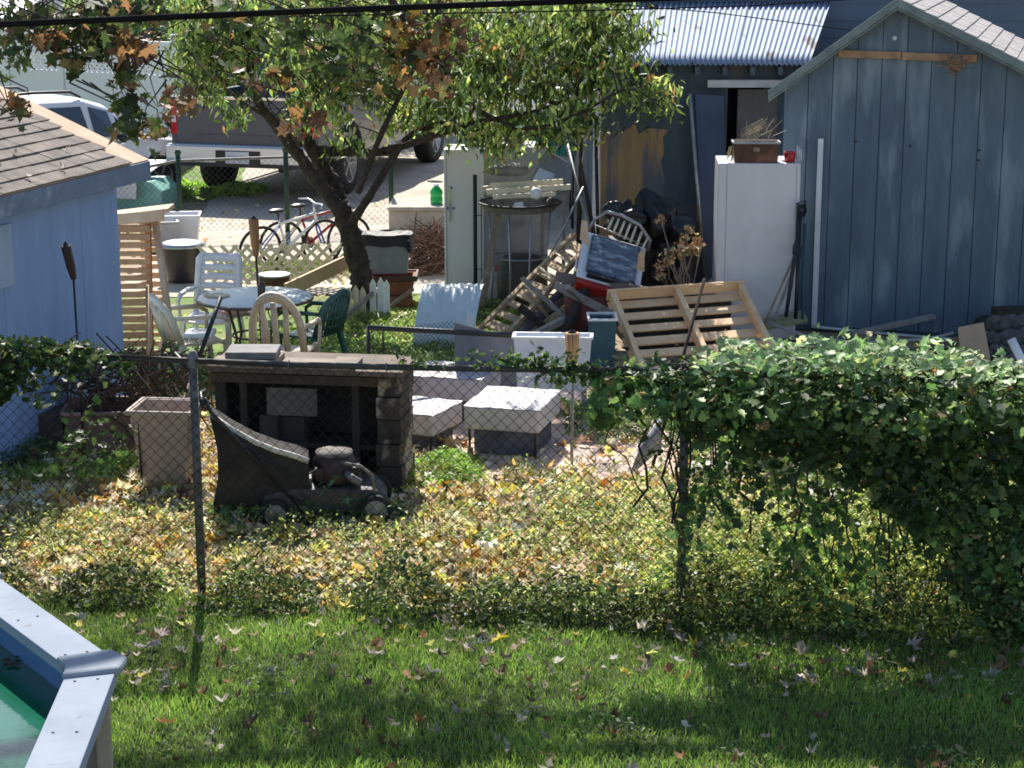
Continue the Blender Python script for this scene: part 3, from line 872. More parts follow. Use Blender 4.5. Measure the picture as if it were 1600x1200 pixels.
# ---------------------------------------------------------------- bicycles
def bike(label, loc, rz, c1, c2, tilt=0.1):
    root = thing('bicycle', label, 'bicycle', loc, rz, 'bicycles leaning by the lattice panel')
    root.rotation_euler = (tilt, 0, rz); root.scale = (.88, .88, .88)
    for y in (0, 1.02):
        m = MB(); m.tube([(y + .32 * cos(a), 0, .34 + .32 * sin(a)) for a in [i * 2 * pi / 30 for i in range(30)]], .022, 8, closed=True)
        w = m.out('wheel', rubber, root)
        m = MB()
        for i in range(14):
            a = i * 2 * pi / 14
            m.tube([(y, .02 * (-1) ** i, .34), (y + .3 * cos(a), 0, .34 + .3 * sin(a))], .0025, 3)
        m.out('spokes', steel, w)
    m = MB()
    bb, st_, hd, rh = (.42, 0, .32), (.28, 0, .74), (.86, 0, .78), (0, 0, .34)
    m.tube([bb, st_], .018); m.tube([bb, (.89, 0, .68)], .022); m.tube([(.29, 0, .68), hd], .02); m.tube([hd, (.9, 0, .66)], .024)
    m.out('frame', c1, root)
    m = MB(); m.tube([(1.02, .055, .34), (.93, .05, .55), (.9, 0, .66), (.93, -.05, .55), (1.02, -.055, .34)], .014)
    m.out('fork', c2, root)
    m = MB()
    for s in (1, -1): m.tube([(rh[0], s * .05, rh[2]), (bb[0], s * .03, bb[2])], .01); m.tube([(rh[0], s * .05, rh[2]), (.29, s * .02, .66)], .01)
    m.out('chainstay', c2, root)
    m = MB(); m.tube([(.86, 0, .78), (.84, 0, .92)], .014); m.tube([(.78, -.3, .93), (.86, -.18, .95), (.87, 0, .92), (.86, .18, .95), (.78, .3, .93)], .012); m.out('handlebar', chrome, root)
    m = MB(); m.tube([st_, (.26, 0, .84)], .013); m.blob((.24, 0, .87), (.13, .07, .035), 0, 1, 0, 10, False); m.out('saddle', black_p, root)
    m = MB(); m.lathe([(.09, -.01), (.09, .01), (.02, .01)], 20, (.42, .04, .32), (0, 1, 0)); m.tube([(.42, .05, .32), (.5, .08, .2)], .01); m.box(.46, .55, .07, .14, .185, .205); m.out('crank', steel, root)
    return root
blue_p = mat('blue_bike_paint', (.05, .12, .5), (.04, .09, .4), 5, rough=.3)
bike('blue and white mountain bicycle behind the fruit tree trunk', G(405, 428), radians(38), white_pl, blue_p, .12)
bike('red bicycle leaning behind the blue and white one', G(440, 418), radians(28), redp, black_m, .1)

# ---------------------------------------------------------------- left: slatted rack
rk = thing('slatted_rack', 'tall honey-coloured slatted wooden rack beside the light blue shed', 'rack', G(215, 590))
zt1 = A(215, 334, 17.3)
m = MB()
def rackside(Y, xa, xb, xc, xd_, top, bot, mt, nm, npx, w=.05, t=.02):
    """posts from (xa,xb) at top to (xc,xd) at the bottom (pixels)"""
    m = MB(); n = 17
    for i in range(n):
        f = (i + .5) / n
        py = top + (bot - top) * f
        l = A(xa + (xc - xa) * f, py, Y); r = A(xb + (xd_ - xb) * f, py + random.uniform(-1, 1), Y)
        m.beam(l, r, t, w + random.uniform(-.006, .01), up=(0, -.2, 1))
    m.out(nm, mt, rk, world=True)
rackside(17.25, 182, 235, 184, 232, 338, 556, wood_honey, 'front_slats', 0, .055)
rackside(17.7, 218, 250, 226, 262, 330, 556, wood_new, 'rear_slats', 0, .05)
for (a, b, w) in (((240, 328), (273, 560), .1), ((231, 330), (236, 560), .05), ((183, 330), (183, 560), .05)):
    m = MB(); m.beam(A(*a, 17.45), A(*b, 17.2), .05, w, up=(0, -1, .05)); 
    m.v = [v for v in m.v]
    m.out('post', wood_honey if w < .1 else mat('pale_wood', (.5, .38, .27), (.38, .27, .18), 6, rough=.8), rk, world=True, bevel=.004)
m = MB(); m.beam(A(176, 336, 17.35), A(268, 325, 17.35), .32, .04, up=(0, 0, 1)); m.beam(A(180, 343, 17.2), A(256, 336, 17.2), .03, .1, up=(0, 0, 1)); m.out('cap_board', wood_new, rk, world=True, bevel=.004)

# tiki torches
bamb = mat('bamboo', (.5, .27, .12), (.3, .15, .06), 12, (1, 1, .1), .7)
bamb_d = mat('dark_bamboo', (.07, .035, .025), (.03, .02, .015), 12, (1, 1, .1), .7)
def torch(label, top, neck, foot, rtop, mt, polem):
    root = thing('tiki_torch', label, 'torch', foot)
    top, neck, foot = Vector(top), Vector(neck), Vector(foot)
    m = MB(); ax = (top - neck).normalized(); L = (top - neck).length
    for k in range(11):
        a = k * 2 * pi / 11; s, b = perp(ax); d = s * cos(a) + b * sin(a)
        m.tube([neck + d * rtop * .4, neck.lerp(top, .35) + d * rtop * .8, top + d * rtop], rtop * .3, 5)
    m.out('basket', mt, root, world=True)
    m = MB(); m.lathe([(rtop * .7, -.04), (rtop * .7, .01), (rtop * .3, .02), (.01, .03)], 12, top, ax); m.out('oil_can', black_m, root, world=True)
    m = MB(); m.tube([foot, neck], rtop * .28, 8); m.out('pole', polem, root, world=True)
    return root
f = G(128, 640); f.y = 14.6; f.x = A(126, 600, 14.6).x
torch('dark brown bamboo torch standing before the light blue shed', A(103, 384, 14.55), A(115, 436, 14.57), Vector((f.x, 14.6, 0)), .032, bamb_d, black_m)
torch('light bamboo torch standing behind the round patio table', A(396, 342, 18.6), A(400, 400, 18.6), Vector((A(408, 500, 18.6).x, 18.6, 0)), .04, bamb, bamb_d)
torch('pale bamboo torch standing by the white tub', A(894, 520, 14.4), A(895, 572, 14.4), G(893, 738), .046, mat('pale_bamboo', (.6, .36, .2), (.42, .22, .11), 12, (1, 1, .1), .7), wood_grey)
m = MB(); m.tube([A(230, 445, 15.5), A(231, 540, 15.3), A(232, 640, 15.1)], .014, 6)
single(m, 'garden_stake', wood_new, 'thin wooden stake standing upright before the slatted rack', 'stake')

# ---------------------------------------------------------------- patio table and chairs
tb = G(398, 545); tb = Vector((A(398, 468, 17.75).x, 17.75, 0))
pt = thing('patio_table', 'round patio table with frosted glass top and bronze legs', 'table', tb)
glt = mat('frosted_glass', (.74, .8, .74), (.66, .72, .66), 2, rough=.6)
m = MB(); m.lathe([(.001, .705), (.53, .705), (.53, .715), (.001, .715)], 48); m.out('tabletop', glt, pt)
m = MB(); m.tube([(.54 * cos(a), .54 * sin(a), .7) for a in [i * 2 * pi / 40 for i in range(40)]], .016, 6, closed=True); m.out('rim', mat('bronze', (.14, .11, .09), (.1, .08, .06), 5, rough=.5, metal=.4), pt)
for k in range(4):
    a = radians(45 + 90 * k); m = MB()
    m.tube([(.48 * cos(a), .48 * sin(a), .69), (.3 * cos(a), .3 * sin(a), .62), (.22 * cos(a), .22 * sin(a), .35), (.3 * cos(a), .3 * sin(a), .1), (.42 * cos(a), .42 * sin(a), .0)], .014, 6)
    m.out('leg', MATS['bronze'], pt)
m = MB(); m.tube([(.22 * cos(a), .22 * sin(a), .35) for a in [i * 2 * pi / 24 for i in range(24)]], .01, 6, closed=True); m.out('brace_ring', MATS['bronze'], pt)
b0 = Vector((A(409, 470, 17.6).x, 17.6, .716))
m = MB(); m.lathe([(.001, 0), (.035, 0), (.037, .02), (.037, .13), (.014, .17), (.014, .21), (.017, .212), (.001, .215)], 16, b0)
single(m, 'bottle', mat('brown_bottle', (.06, .03, .02), (.04, .02, .015), 5, rough=.2), 'brown bottle standing on the round patio table', 'bottle', b0)
b1 = Vector((A(337, 460, 17.75).x, 17.75, .716)); m = MB()
for i in range(5):
    a = i * 1.3; m.blob(b1 + Vector((.07 * cos(a), .06 * sin(a), .012)), (.06, .05, .014), .5, 2, i, 8)
single(m, 'napkins', cream, 'crumpled cream napkins on the left of the patio table top', 'napkin', b1)

def chair(label, loc, rz, mt, style, group=None, high=1.0, scale=1.0, w=.25):
    """monobloc chair: faces +y"""
    root = thing('patio_chair', label, 'chair', loc, rz, group); root.scale = (scale,) * 3
    m = MB()
    m.grid(lambda u, v: (-w + 2 * w * u, -.22 + .47 * v, .42 - .02 * sin(pi * u) - .015 * sin(pi * v) + (.0 if v < .9 else -.02)), 10, 10)
    m.out('seat', mt, root, thick=.02)
    zt = .42 + .47 * high
    def bk(u, z):       # backrest surface
        t = (z - .42) / (zt - .42)
        x = -w * .95 + 1.9 * w * u
        return Vector((x * (1 - .08 * t), -.22 - .14 * t - .05 * (1 - (2 * u - 1) ** 2), z))
    m = MB()
    if style == 'slats':
        m.tube([bk(0, .42), bk(0, zt - .05), bk(.08, zt)], .022, 6); m.tube([bk(1, .42), bk(1, zt - .05), bk(.92, zt)], .022, 6)
        n = 6; hh = (zt - .44) / n
        for i in range(n):
            za, zb = .44 + i * hh + .012, .44 + (i + 1) * hh - .012 + (.02 if i == n - 1 else 0)
            m.grid(lambda u, v: bk(u, za + (zb - za) * v), 8, 1)
        for uu in (.0, .86): 
            m.grid(lambda u, v: bk(uu + .14 * u, .44 + (zt - .44) * v) + Vector((0, -.004, 0)), 2, 6)
    elif style == 'arch':
        def ap(f): 
            a = pi * f
            return bk(.5 - .5 * cos(a), .62 + (zt - .62) * sin(a)) if True else None
        m.tube([bk(0, .42)] + [ap(i / 14) for i in range(15)] + [bk(1, .42)], .024, 6)
        for uu in (.3, .5, .7):
            m.tube([bk(uu, .43), bk(uu, .6), bk(.5 + (uu - .5) * 1.3, zt - .08)], .016, 6)
        m.grid(lambda u, v: ap(.33 + .34 * u) - Vector((0, 0, .06 * v)), 6, 1)
    else:
        def ap(f):
            a = pi * f
            return bk(.5 - .5 * cos(a), .66 + (zt - .66) * sin(a))
        m.tube([bk(0, .42)] + [ap(i / 14) for i in range(15)] + [bk(1, .42)], .026, 6)
        for i in range(7):
            uu = .12 + .127 * i; zz = .66 + (zt - .66) * sin(math.acos(max(-1, min(1, 1 - 2 * uu))))
            m.tube([bk(uu, .43), bk(uu, zz)], .01, 5)
        for i in range(4):
            zz = .5 + i * .09; m.tube([bk(.04, zz), bk(.5, zz), bk(.96, zz)], .01, 5)
    m.out('backrest', mt, root, thick=.014)
    for s in (1, -1):
        m = MB(); b = bk(0 if s < 0 else 1, .66)
        m.tube([b, (s * (w + .035), -.1, .665), (s * (w + .035), .16, .655), (s * (w + .03), .24, .6)], [.02, .024, .026, .02], 6); m.out('armrest', mt, root)
        for (y, yy) in ((.22, .27), (-.2, -.3)):
            m = MB(); m.taper(s * (w - .01) - .03, s * (w - .01) + .03, y - .03, y + .03, 0, .42, .75)
            for i in range(4): m.v[i] += Vector((s * .03, yy - y, 0))
            if y > 0: m.tube([(s * (w + .02), y, .4), (s * (w + .03), y + .02, .6)], .02, 6)
            m.out('leg', mt, root, bevel=.006)
    return root
def gx(px, Y): return Vector((A(px, 480, Y).x, Y, 0))
grp = 'plastic chairs around the patio table'
chair('white chair with slatted back facing the viewer behind the round table', gx(330, 18.5), radians(172), white_pl, 'slats', grp, 1.25, .93)
chair('beige low chair with curved arms at the left of the round table', gx(302, 17.35), radians(-60), mat('yellowed_plastic', (.66, .6, .46), (.52, .46, .34), 5, rough=.5), 'arch', grp, .9, .98)
chair('beige chair with arched open back nearest the viewer', gx(444, 16.95), radians(-8), beige_pl, 'arch', grp, 1.2, .97)
chair('dark green chair with woven-look rounded back at the right of the table', gx(484, 17.8), radians(62), green_pl, 'net', grp, .95, .9)
m = MB(); c = gx(372, 18.3); m.blob(c + Vector((.0, 0, .47)), (.2, .18, .05), .3, 2, 4, 12)
single(m, 'cushion', mat('pink_cloth', (.6, .42, .42), (.45, .3, .32), 7, rough=.9), 'faded pink cushion lying behind the round patio table', 'cushion')
m = MB(); c = gx(316, 17.1); m.box(c.x - .16, c.x + .1, 17.0, 17.25, .47, .52)
single(m, 'folded_towel', white_bd, 'folded white towel on the beige low chair', 'towel', bevel=.015)

# round grill, lids and boxes behind the table
kg = thing('kettle_grill', 'small round dark grill with silver rim behind the bamboo torch', 'grill', gx(430, 20.4))
z = A(430, 430, 20.4).z
m = MB(); m.lathe([(.001, z - .16), (.12, z - .14), (.17, z - .05), (.175, z)], 24); m.out('bowl', mat('maroon_enamel', (.06, .02, .03), (.04, .015, .02), 5, rough=.3), kg)
m = MB(); m.lathe([(.182, z), (.184, z + .012), (.15, z + .018), (.001, z + .02)], 24); m.out('lid', steel, kg)
for k in range(3):
    a = k * 2.09; m = MB(); m.tube([(.1 * cos(a), .1 * sin(a), z - .12), (.2 * cos(a), .2 * sin(a), 0)], .01, 6); m.out('leg', steel, kg)
for (px, py, Y, hw, hh, lab, mt) in ((282, 372, 22.0, .2, .3, 'white plastic tote behind the slatted rack', white_pl),):
    pass
def tub(name, label, cat, base, w, d, h, mt, rz=0, k=.8, rim=True, wall=.02, group=None):
    root = thing(name, label, cat, base, rz, group)
    m = MB(); m.taper(-w / 2, w / 2, -d / 2, d / 2, 0, h, k, wall=wall); m.out('bin', mt, root, bevel=.008)
    if rim:
        m = MB()
        a, b = w / 2 + .015, d / 2 + .015
        for (x0, x1, y0, y1) in ((-a, a, -b, -b + .03), (-a, a, b - .03, b), (-a, -a + .03, -b + .031, b - .031), (a - .03, a, -b + .031, b - .031)):
            m.box(x0, x1, y0, y1, h + .002, h + .026)
        m.out('rim', mt, root, bevel=.006)
    return root
tub('storage_tote', 'white storage tote standing behind the slatted rack', 'tote', G(284, 386), .5, .4, .42, white_pl, .1)
tub('storage_tote', 'grey-white tote with black lid beside the green fence post', 'tote', G(252, 392), .42, .4, .38, enamel_dirty, .3)
lidr = G(285, 402); 
tc = thing('trash_can', 'round black trash can with a silver lid behind the slatted rack', 'trash can', G(286, 440), 0)
zz = A(286, 384, G(286, 440).y).z
m = MB(); m.lathe([(.18, 0), (.24, zz)], 24); m.out('barrel', black_p, tc)
m = MB(); m.lathe([(.27, zz), (.275, zz + .02), (.2, zz + .05), (.001, zz + .07)], 24); m.out('lid', steel, tc)

# ---------------------------------------------------------------- fruit tree base: pickets, planks, bin, logs
pk = thing('picket_edging', 'short white picket edging around the fruit tree foot', 'picket fence', G(575, 482))
for i, (px, py, hh) in enumerate(((545, 478, .34), (556, 480, .36), (567, 482, .34), (583, 478, .42), (595, 474, .43), (604, 470, .4), (536, 474, .32))):
    b = Vector((A(px, py, 20.05 + .02 * i).x, 20.05 + .02 * i, 0)); hh += .04; m = MB(); w = .034
    m.prism([(b.x - w, b.y, 0), (b.x + w, b.y, 0), (b.x + w, b.y, hh - .06), (b.x, b.y, hh), (b.x - w, b.y, hh - .06)], (0, .015, 0)); m.out('picket', cream if i < 3 else white_bd, pk, world=True)
m = MB(); m.beam(G(508, 522, .02), A(590, 452, 20.2), .03, .05); single(m, 'loose_board', wood_grey, 'pale grey board leaning left of the picket edging', 'board')
m = MB(); m.beam(G(565, 512, .02), A(645, 452, 21.0), .03, .04); single(m, 'loose_board', wood_old, 'thin brown board leaning right of the picket edging', 'board')
m = MB(); m.beam(A(446, 455, 19.5), A(545, 408, 21.5), .03, .16); single(m, 'loose_board', wood_new, 'bright new plank leaning between the green chair and the tree', 'board')
m = MB(); m.beam(G(600, 512, .03), G(638, 490, .04), .05, .05); single(m, 'loose_board', cream, 'short cream stick lying in grass left of the curved sheet', 'board')
for (px, py, l) in ((622, 478, 'cut log round lying right of the picket edging'),):
    b = G(px, py); m = MB(); m.lathe([(.001, 0), (.17, 0), (.16, .05), (.17, .1), (.001, .1)], 18, b); single(m, 'log_round', terra, l, 'log', b)

tp = thing('planter_box', 'terracotta planter box under the grey bin beside the fruit tree', 'planter', G(608, 470))
m = MB(); m.taper(-.3, .3, -.2, .2, 0, .3, .8, wall=.03); m.out('box', terra, tp, bevel=.01)
m = MB(); m.box(-.33, .33, -.23, -.2, .26, .32); m.box(-.33, .33, .2, .23, .26, .32); m.box(-.33, -.3, -.2, .2, .26, .32); m.box(.3, .33, -.2, .2, .26, .32); m.out('rim', mat('dark_terracotta', (.1, .05, .03), (.07, .03, .02), 5), tp, bevel=.006)
gbz = .33
gbn = thing('grey_bin', 'grey bin draped with a black bag beside the fruit tree trunk', 'bin', G(605, 470) + UP * gbz)
m = MB(); m.taper(-.29, .27, -.18, .18, 0, .4, .86, wall=.02); m.out('bin', mat('bin_grey', (.22, .22, .23), (.17, .17, .18), 5, rough=.5), gbn, bevel=.01)
m = MB()
def bag(u, v):
    a = u * 2 * pi; x, y = .3 * cos(a), .2 * sin(a)
    k = max(abs(cos(a)), abs(sin(a))) ** -.6
    dip = .12 + .07 * noise.noise(Vector((cos(a) * 2, sin(a) * 2, 1))) + (.09 if .86 < u < .97 else 0)
    return (x * k * (1.0 + .03 * v), y * k * (1 + .04 * v), .44 + .01 * sin(a * 5) - dip * v)
m.grid(bag, 48, 4); m.grid(lambda u, v: Vector(bag(u, 0)) * 1 * (1, 1)[0] + Vector((0, 0, -.02 * v)), 48, 1)
m.grid(lambda u, v: Vector((bag(u, 0)[0] * (1 - v), bag(u, 0)[1] * (1 - v), .44 - .06 * sin(v * pi / 2))), 48, 6)
m.out('black_bag', mat('bag_film', (.012, .012, .014), (.008, .008, .009), 8, rough=.6, bump=.5, bscale=12), gbn)

# brush pile and concrete step
st0 = G(672, 372)
stp = MB(); stp.box(st0.x - .55, st0.x + .7, st0.y - .1, st0.y + .8, 0, .38); stp.box(st0.x - .56, st0.x + .72, st0.y - .14, st0.y + .8, .383, .44)
single(stp, 'concrete_step', concrete, 'low pale concrete step behind the tall white freezer', 'step', bevel=.015)
gj = G(681, 312, .44); gj = Vector((A(682, 308, st0.y + .2).x, st0.y + .2, .441))
gl = thing('green_jug', 'bright green plastic jug standing on the concrete step', 'jug', gj)
greenb = mat('green_jug_plastic', (.02, .5, .12), (.015, .4, .09), 6, rough=.2)
m = MB(); m.lathe([(.001, 0), (.08, 0), (.085, .02), (.085, .08), (.075, .1), (.085, .12), (.085, .17), (.05, .22), (.03, .24)], 20); m.out('bottle', greenb, gl)
m = MB(); m.lathe([(.033, .24), (.033, .265), (.001, .267)], 14); m.out('cap', white_pl, gl)
m = MB(); random.seed(3)
for i in range(420):
    c = G(672, 425) + Vector((random.gauss(0, .2), random.gauss(0, .15), random.uniform(.02, .55)))
    d = Vector((random.gauss(0, 1), random.gauss(0, .6), random.gauss(0, .45))).normalized() * random.uniform(.08, .3)
    c.z = max(c.z - abs(c.x - G(672, 425).x) * .4, .03)
    e = Vector((random.gauss(0, .04), 0, random.gauss(0, .04)))
    a_, b_ = c - d, c + d
    a_.z = max(a_.z, .01); b_.z = max(b_.z, .01)
    m.tube([a_, c + e, b_], random.uniform(.003, .009), 4)
tag(m.out('brush_pile', mat('brush_bark', (.2, .12, .08), (.08, .05, .035), 10, rough=.9)), 'tangled heap of cut brown branches between the grey bin and the freezer', 'brush pile', kind='stuff')
# ---------------------------------------------------------------- tall white freezer on the left and things round it
fz = G(722, 470)
rzf = radians(24)
fb = Vector((A(757, 470, fz.y).x, fz.y, 0))
fr = thing('upright_freezer', 'tall white upright freezer with dingy, shade-toned grey side, standing by the grill stand', 'freezer', fb, rzf)
# local: corner edge at origin, +x = wide dull side going right/back, -x... narrow door face goes left
HFz = A(757, 232, fz.y).z
m = MB(); m.box(0, .74, .0, .62, .04, HFz); m.out('cabinet', enamel_dirty, fr, bevel=.012)  # grey side: stains plus the shade of this face in the colour
fr.rotation_euler = (0, 0, radians(14))
# door face: a slab on the left side of the cabinet, seen obliquely
q = radians(14)
m = MB(); m.prism([(-.004, -.015, .05), (-.43, .12, .05), (-.43, .12, HFz - .01), (-.004, -.015, HFz - .01)], (.14, .50, 0)); m.out('door', mat('lit_enamel', (.84, .73, .83), (.76, .67, .76), 2, rough=.35), fr, bevel=.01)  # lit look of this face painted in as lighter enamel
m = MB(); m.box(-.38, -.37 + .012, .07, .085, .9, 1.3); m.out('handle', chrome, fr)
m = MB(); m.prism([(-.405, .09, .05), (-.412, .092, .05), (-.412, .092, HFz - .02), (-.405, .09, HFz - .02)], (0, -.004, 0)); m.out('door_seal', grey_pl, fr)
m = MB()
for (x, z, w) in ((-.36, HFz - .45, .02), (-.4, HFz - .68, .018), (-.34, HFz - .68, .03)):
    y = -.015 - (x + .004) / .426 * .135
    m.box(x, x + w, y - .008 - .0, y - .001 - .0, z, z + .03)
m.out('magnet', blue_p, fr)
topz = HFz
def on(px, py, Y, z): return Vector((A(px, py, Y).x, Y, z))
v0 = on(739, 228, fb.y + .15, topz + .001)
m = MB(); m.lathe([(.001, 0), (.075, 0), (.072, .02), (.055, .1), (.055, .2), (.062, .225), (.05, .225), (.045, .1)], 18)
m.v = [v + v0 for v in m.v]
single(m, 'metal_vase', galv, 'grey ribbed metal vase on top of the left white freezer', 'vase', v0)
for (px, lab, w, h, zz) in ((772, 'tall beige pot on top of the left white freezer', .24, .24, 0), (806, 'low beige planter with soil on top of the left white freezer', .22, .12, 0)):
    c = on(px, 228, fb.y + .33, topz + .001)
    tub('flower_pot', lab, 'pot', c, w, .2, h, mat('tan_clay', (.55, .47, .36), (.42, .35, .26), 6), .1, .8)
# leaning slab with a pale blue patch
c0, c1 = A(828, 285, 21.0), A(872, 300, 20.9)
m = MB(); u = (A(893, 256, 20.9) - A(855, 234, 20.9)); 
pp = [A(826, 287, 20.9), A(838, 262, 20.9), A(853, 234, 20.95), A(894, 257, 20.95), A(893, 290, 20.9), A(888, 300, 20.9), A(830, 300, 20.9)]
m.prism(pp, (0, .03, 0)); 
lf = A(860, 300, 20.9)
pan = thing('slate_panel', 'blue-grey sheet panel propped between the left freezer and the stand', 'panel', (lf.x, 20.9, 0))
m.out('sheet', bluegrey_m, pan, world=True, bevel=.004)
m = MB(); m.prism([A(829, 286, 20.89), A(843, 262, 20.89), A(866, 272, 20.89), A(862, 296, 20.89)], (0, -.004, 0)); m.out('sky_blue_patch', mat('pale_blue_sheet', (.4, .52, .72), (.33, .45, .66), 4, rough=.3), pan, world=True)
m = MB(); m.beam((lf.x - .1, 20.95, 0), (lf.x - .08, 20.95, lf.z), .04, .04); m.beam((lf.x + .15, 20.95, 0), (lf.x + .15, 20.95, lf.z), .04, .04); m.out('leg', wood_grey, pan, world=True)

bp0 = G(743, 476)
um = thing('black_stand_pole', 'slim black iron pole on a round foot beside the left freezer', 'pole', bp0)
m = MB(); m.tube([(0, 0, .05), (0, 0, 1.45)], .022, 8); m.tube([(.07, 0, .06), (.07, 0, 1.2)], .006, 6); m.tube([(0, 0, .4), (.07, 0, .4)], .005, 5); m.tube([(0, 0, 1.0), (.07, 0, 1.0)], .005, 5); m.out('pole', black_m, um)
m = MB(); m.lathe([(.001, 0), (.2, 0), (.19, .03), (.06, .06), (.04, .12), (.001, .12)], 20); m.out('base', terra, um)

# metal stand with bowl, timber and rolled cloth
gsd = thing('grill_stand', 'round metal grill stand with ring shelf and thin legs', 'stand', gx(812, 20.6))
zt_ = A(812, 316, 20.6).z
m = MB(); m.lathe([(.38, zt_ - .08), (.42, zt_ - .02), (.43, zt_), (.40, zt_), (.35, zt_ - .06), (.001, zt_ - .08)], 30); m.out('bowl', galv, gsd)
m = MB(); m.tube([(.44 * cos(a), .44 * sin(a), zt_) for a in [i * 2 * pi / 36 for i in range(36)]], .014, 6, closed=True); m.out('rim', black_m, gsd)
for a in (20, 110, 200, 290, 250):
    a = radians(a); m = MB(); m.tube([(.36 * cos(a), .36 * sin(a), zt_ - .06), (.3 * cos(a), .3 * sin(a), .5), (.34 * cos(a), .34 * sin(a), 0)], .012, 6); m.out('leg', steel, gsd)
m = MB(); m.tube([(.3 * cos(a), .3 * sin(a), .62) for a in [i * 2 * pi / 28 for i in range(28)]], .009, 6, closed=True); m.out('shelf_ring', steel, gsd)
cx = gx(812, 20.6)
m = MB(); 
for (x0, y0, x1, y1, Y, w, h) in ((760, 300, 892, 292, 20.45, .06, .05), (766, 292, 880, 286, 20.6, .09, .04), (752, 296, 840, 290, 20.75, .07, .05), (770, 308, 868, 303, 20.35, .05, .03)):
    mm = MB(); p_, q_ = A(x0, y0, Y), A(x1, y1, Y + .05); p_.z = max(p_.z, zt_ + .02); mm.beam(p_, q_, h, w)
    single(mm, 'timber_offcut', cream, {300: 'front-most cream offcut lying across the grill stand', 292: 'wide cream board lying at the back of the grill stand', 296: 'short cream board at the left end of the grill stand', 308: 'thin cream strip lying lowest on the front of the grill stand'}[y0], 'offcut', bevel=.008)
bl = A(837, 302, 20.2); m = MB(); m.blob(bl, (.065, .065, .065), .08, 1, 3, 14, False)
single(m, 'foam_ball', white_bd, 'pinkish white ball resting on the front of the grill stand', 'ball')
rl = A(795, 266, 20.75); m = MB(); m.blob(rl, (.22, .12, .07), .3, 2, 6, 14)
single(m, 'rolled_blanket', mat('dun_cloth', (.27, .25, .23), (.15, .14, .13), 6, rough=.9), 'dun rolled blanket heaped above the boards on the grill stand', 'blanket')
m = MB(); m.lathe([(.001, .02), (.24, .02), (.27, .25), (.26, .52), (.2, .6), (.001, .62)], 24)
dr = gx(815, 20.72); m.v = [v + dr for v in m.v]
single(m, 'metal_drum', mat('drum_metal', (.12, .11, .09), (.06, .055, .045), 6, rough=.7, metal=.3, bump=.3), 'dull grey metal drum standing under the grill stand', 'drum', dr)
m = MB(); m.beam(gx(750, 20.3), A(781, 318, 20.5), .07, .07); single(m, 'timber_post', wood_old, 'leaning brown post in front of the grill stand', 'post')
db = A(812, 330, 20.3); m = MB(); m.prism([db + Vector((-.1, 0, 0)), db + Vector((.06, 0, 0)), db + Vector((.03, 0, .1)), db + Vector((-.05, 0, .09))], (0, .01, 0))
single(m, 'white_rag', white_bd, 'white rag hanging beneath the bowl of the grill stand', 'rag')

# propane tank and bucket
pt0 = G(772, 480)
pr = thing('propane_tank', 'whitish propane tank behind the leaning timber frame', 'gas tank', pt0)
m = MB(); m.lathe([(.001, .02), (.13, .03), (.155, .08), (.155, .27), (.13, .33), (.05, .36), (.001, .37)], 24); m.out('tank', mat('tank_paint', (.52, .52, .5), (.38, .38, .36), 6, rough=.45), pr)
m = MB(); m.lathe([(.1, .34), (.105, .42), (.1, .42), (.095, .34)], 20); m.lathe([(.11, 0), (.115, .04), (.105, .04)], 20); m.out('collar', MATS['tank_paint'], pr)
bk0 = G(806, 478)
bu = thing('bucket', 'white bucket with red lid next to the propane tank', 'bucket', bk0)
m = MB(); m.lathe([(.001, 0), (.15, 0), (.18, .36)], 24); m.out('pail', white_pl, bu)
m = MB(); m.lathe([(.24, .365), (.24, .44), (.22, .455), (.001, .455)], 24); m.out('lid', redp, bu)

# curved corrugated sheet
cs = G(688, 560)
m = MB()
def cur(u, v):
    a = radians(-12 + 100 * v)
    r = .52
    x = (u - .5) * .6 + .12 * v
    w = .008 * sin(u * 2 * pi * 7)
    return Vector((cs.x + x, cs.y + .35 + r * (1 - cos(a)) * .9, .0 + (r + w) * sin(a) * .95 + .1))
m.grid(cur, 60, 16)
single(m, 'corrugated_sheet', mat('fibreglass', (.62, .68, .7), (.5, .57, .6), 3, (1, .4, 1), .4, c3=(.4, .43, .42), s3=3), 'pale blue corrugated plastic sheet bent into an arch on the grass', 'sheet', thick=.004)
m = MB()
m.grid(lambda u, v: Vector((A(722 + 14 * u, 0, 17.9).x + .02, 17.95 + .02 * u, .08 + .5 * v * (1 - .12 * u))), 6, 6)
single(m, 'plastic_sheet', MATS['fibreglass'], 'narrow offcut of plastic sheet standing right of the arched sheet', 'sheet', thick=.006)

# leaning ladder-like crate frame
crw = mat('tan_rough_wood', (.5, .36, .22), (.26, .18, .11), 8, rough=.85, bump=.4)
lf_ = thing('timber_crate', 'rough timber crate of short slats leaning diagonally against the heap', 'crate', G(758, 540))
a0, a1 = A(748, 516, 18.8), A(898, 366, 19.9)
b0_, b1_ = A(786, 530, 18.5), A(922, 382, 19.6)
m = MB(); m.beam(a0, a1, .05, .05); m.out('rail', crw, lf_, world=True)
m = MB(); m.beam(b0_, b1_, .05, .05); m.out('rail', crw, lf_, world=True)
m = MB()
for i in range(9):
    f = .08 + i * .105
    m.beam(a0.lerp(a1, f), b0_.lerp(b1_, f), .1 + random.uniform(-.02, .025), .02, up=(random.uniform(-.15, .15), -.6, .8))
m.out('slats', crw, lf_, world=True)
m = MB()
for f in (.45, .62, .78): m.tube([a0.lerp(a1, f) + Vector((0, -.06, .04)), a0.lerp(b1_, f) + Vector((.02, -.1, .02)), b0_.lerp(b1_, f - .03) + Vector((0, -.06, .03))], .012, 5)
m.out('binding', cream, lf_, world=True)
m = MB()
c0, c1 = A(800, 545, 18.6), A(925, 420, 19.6)
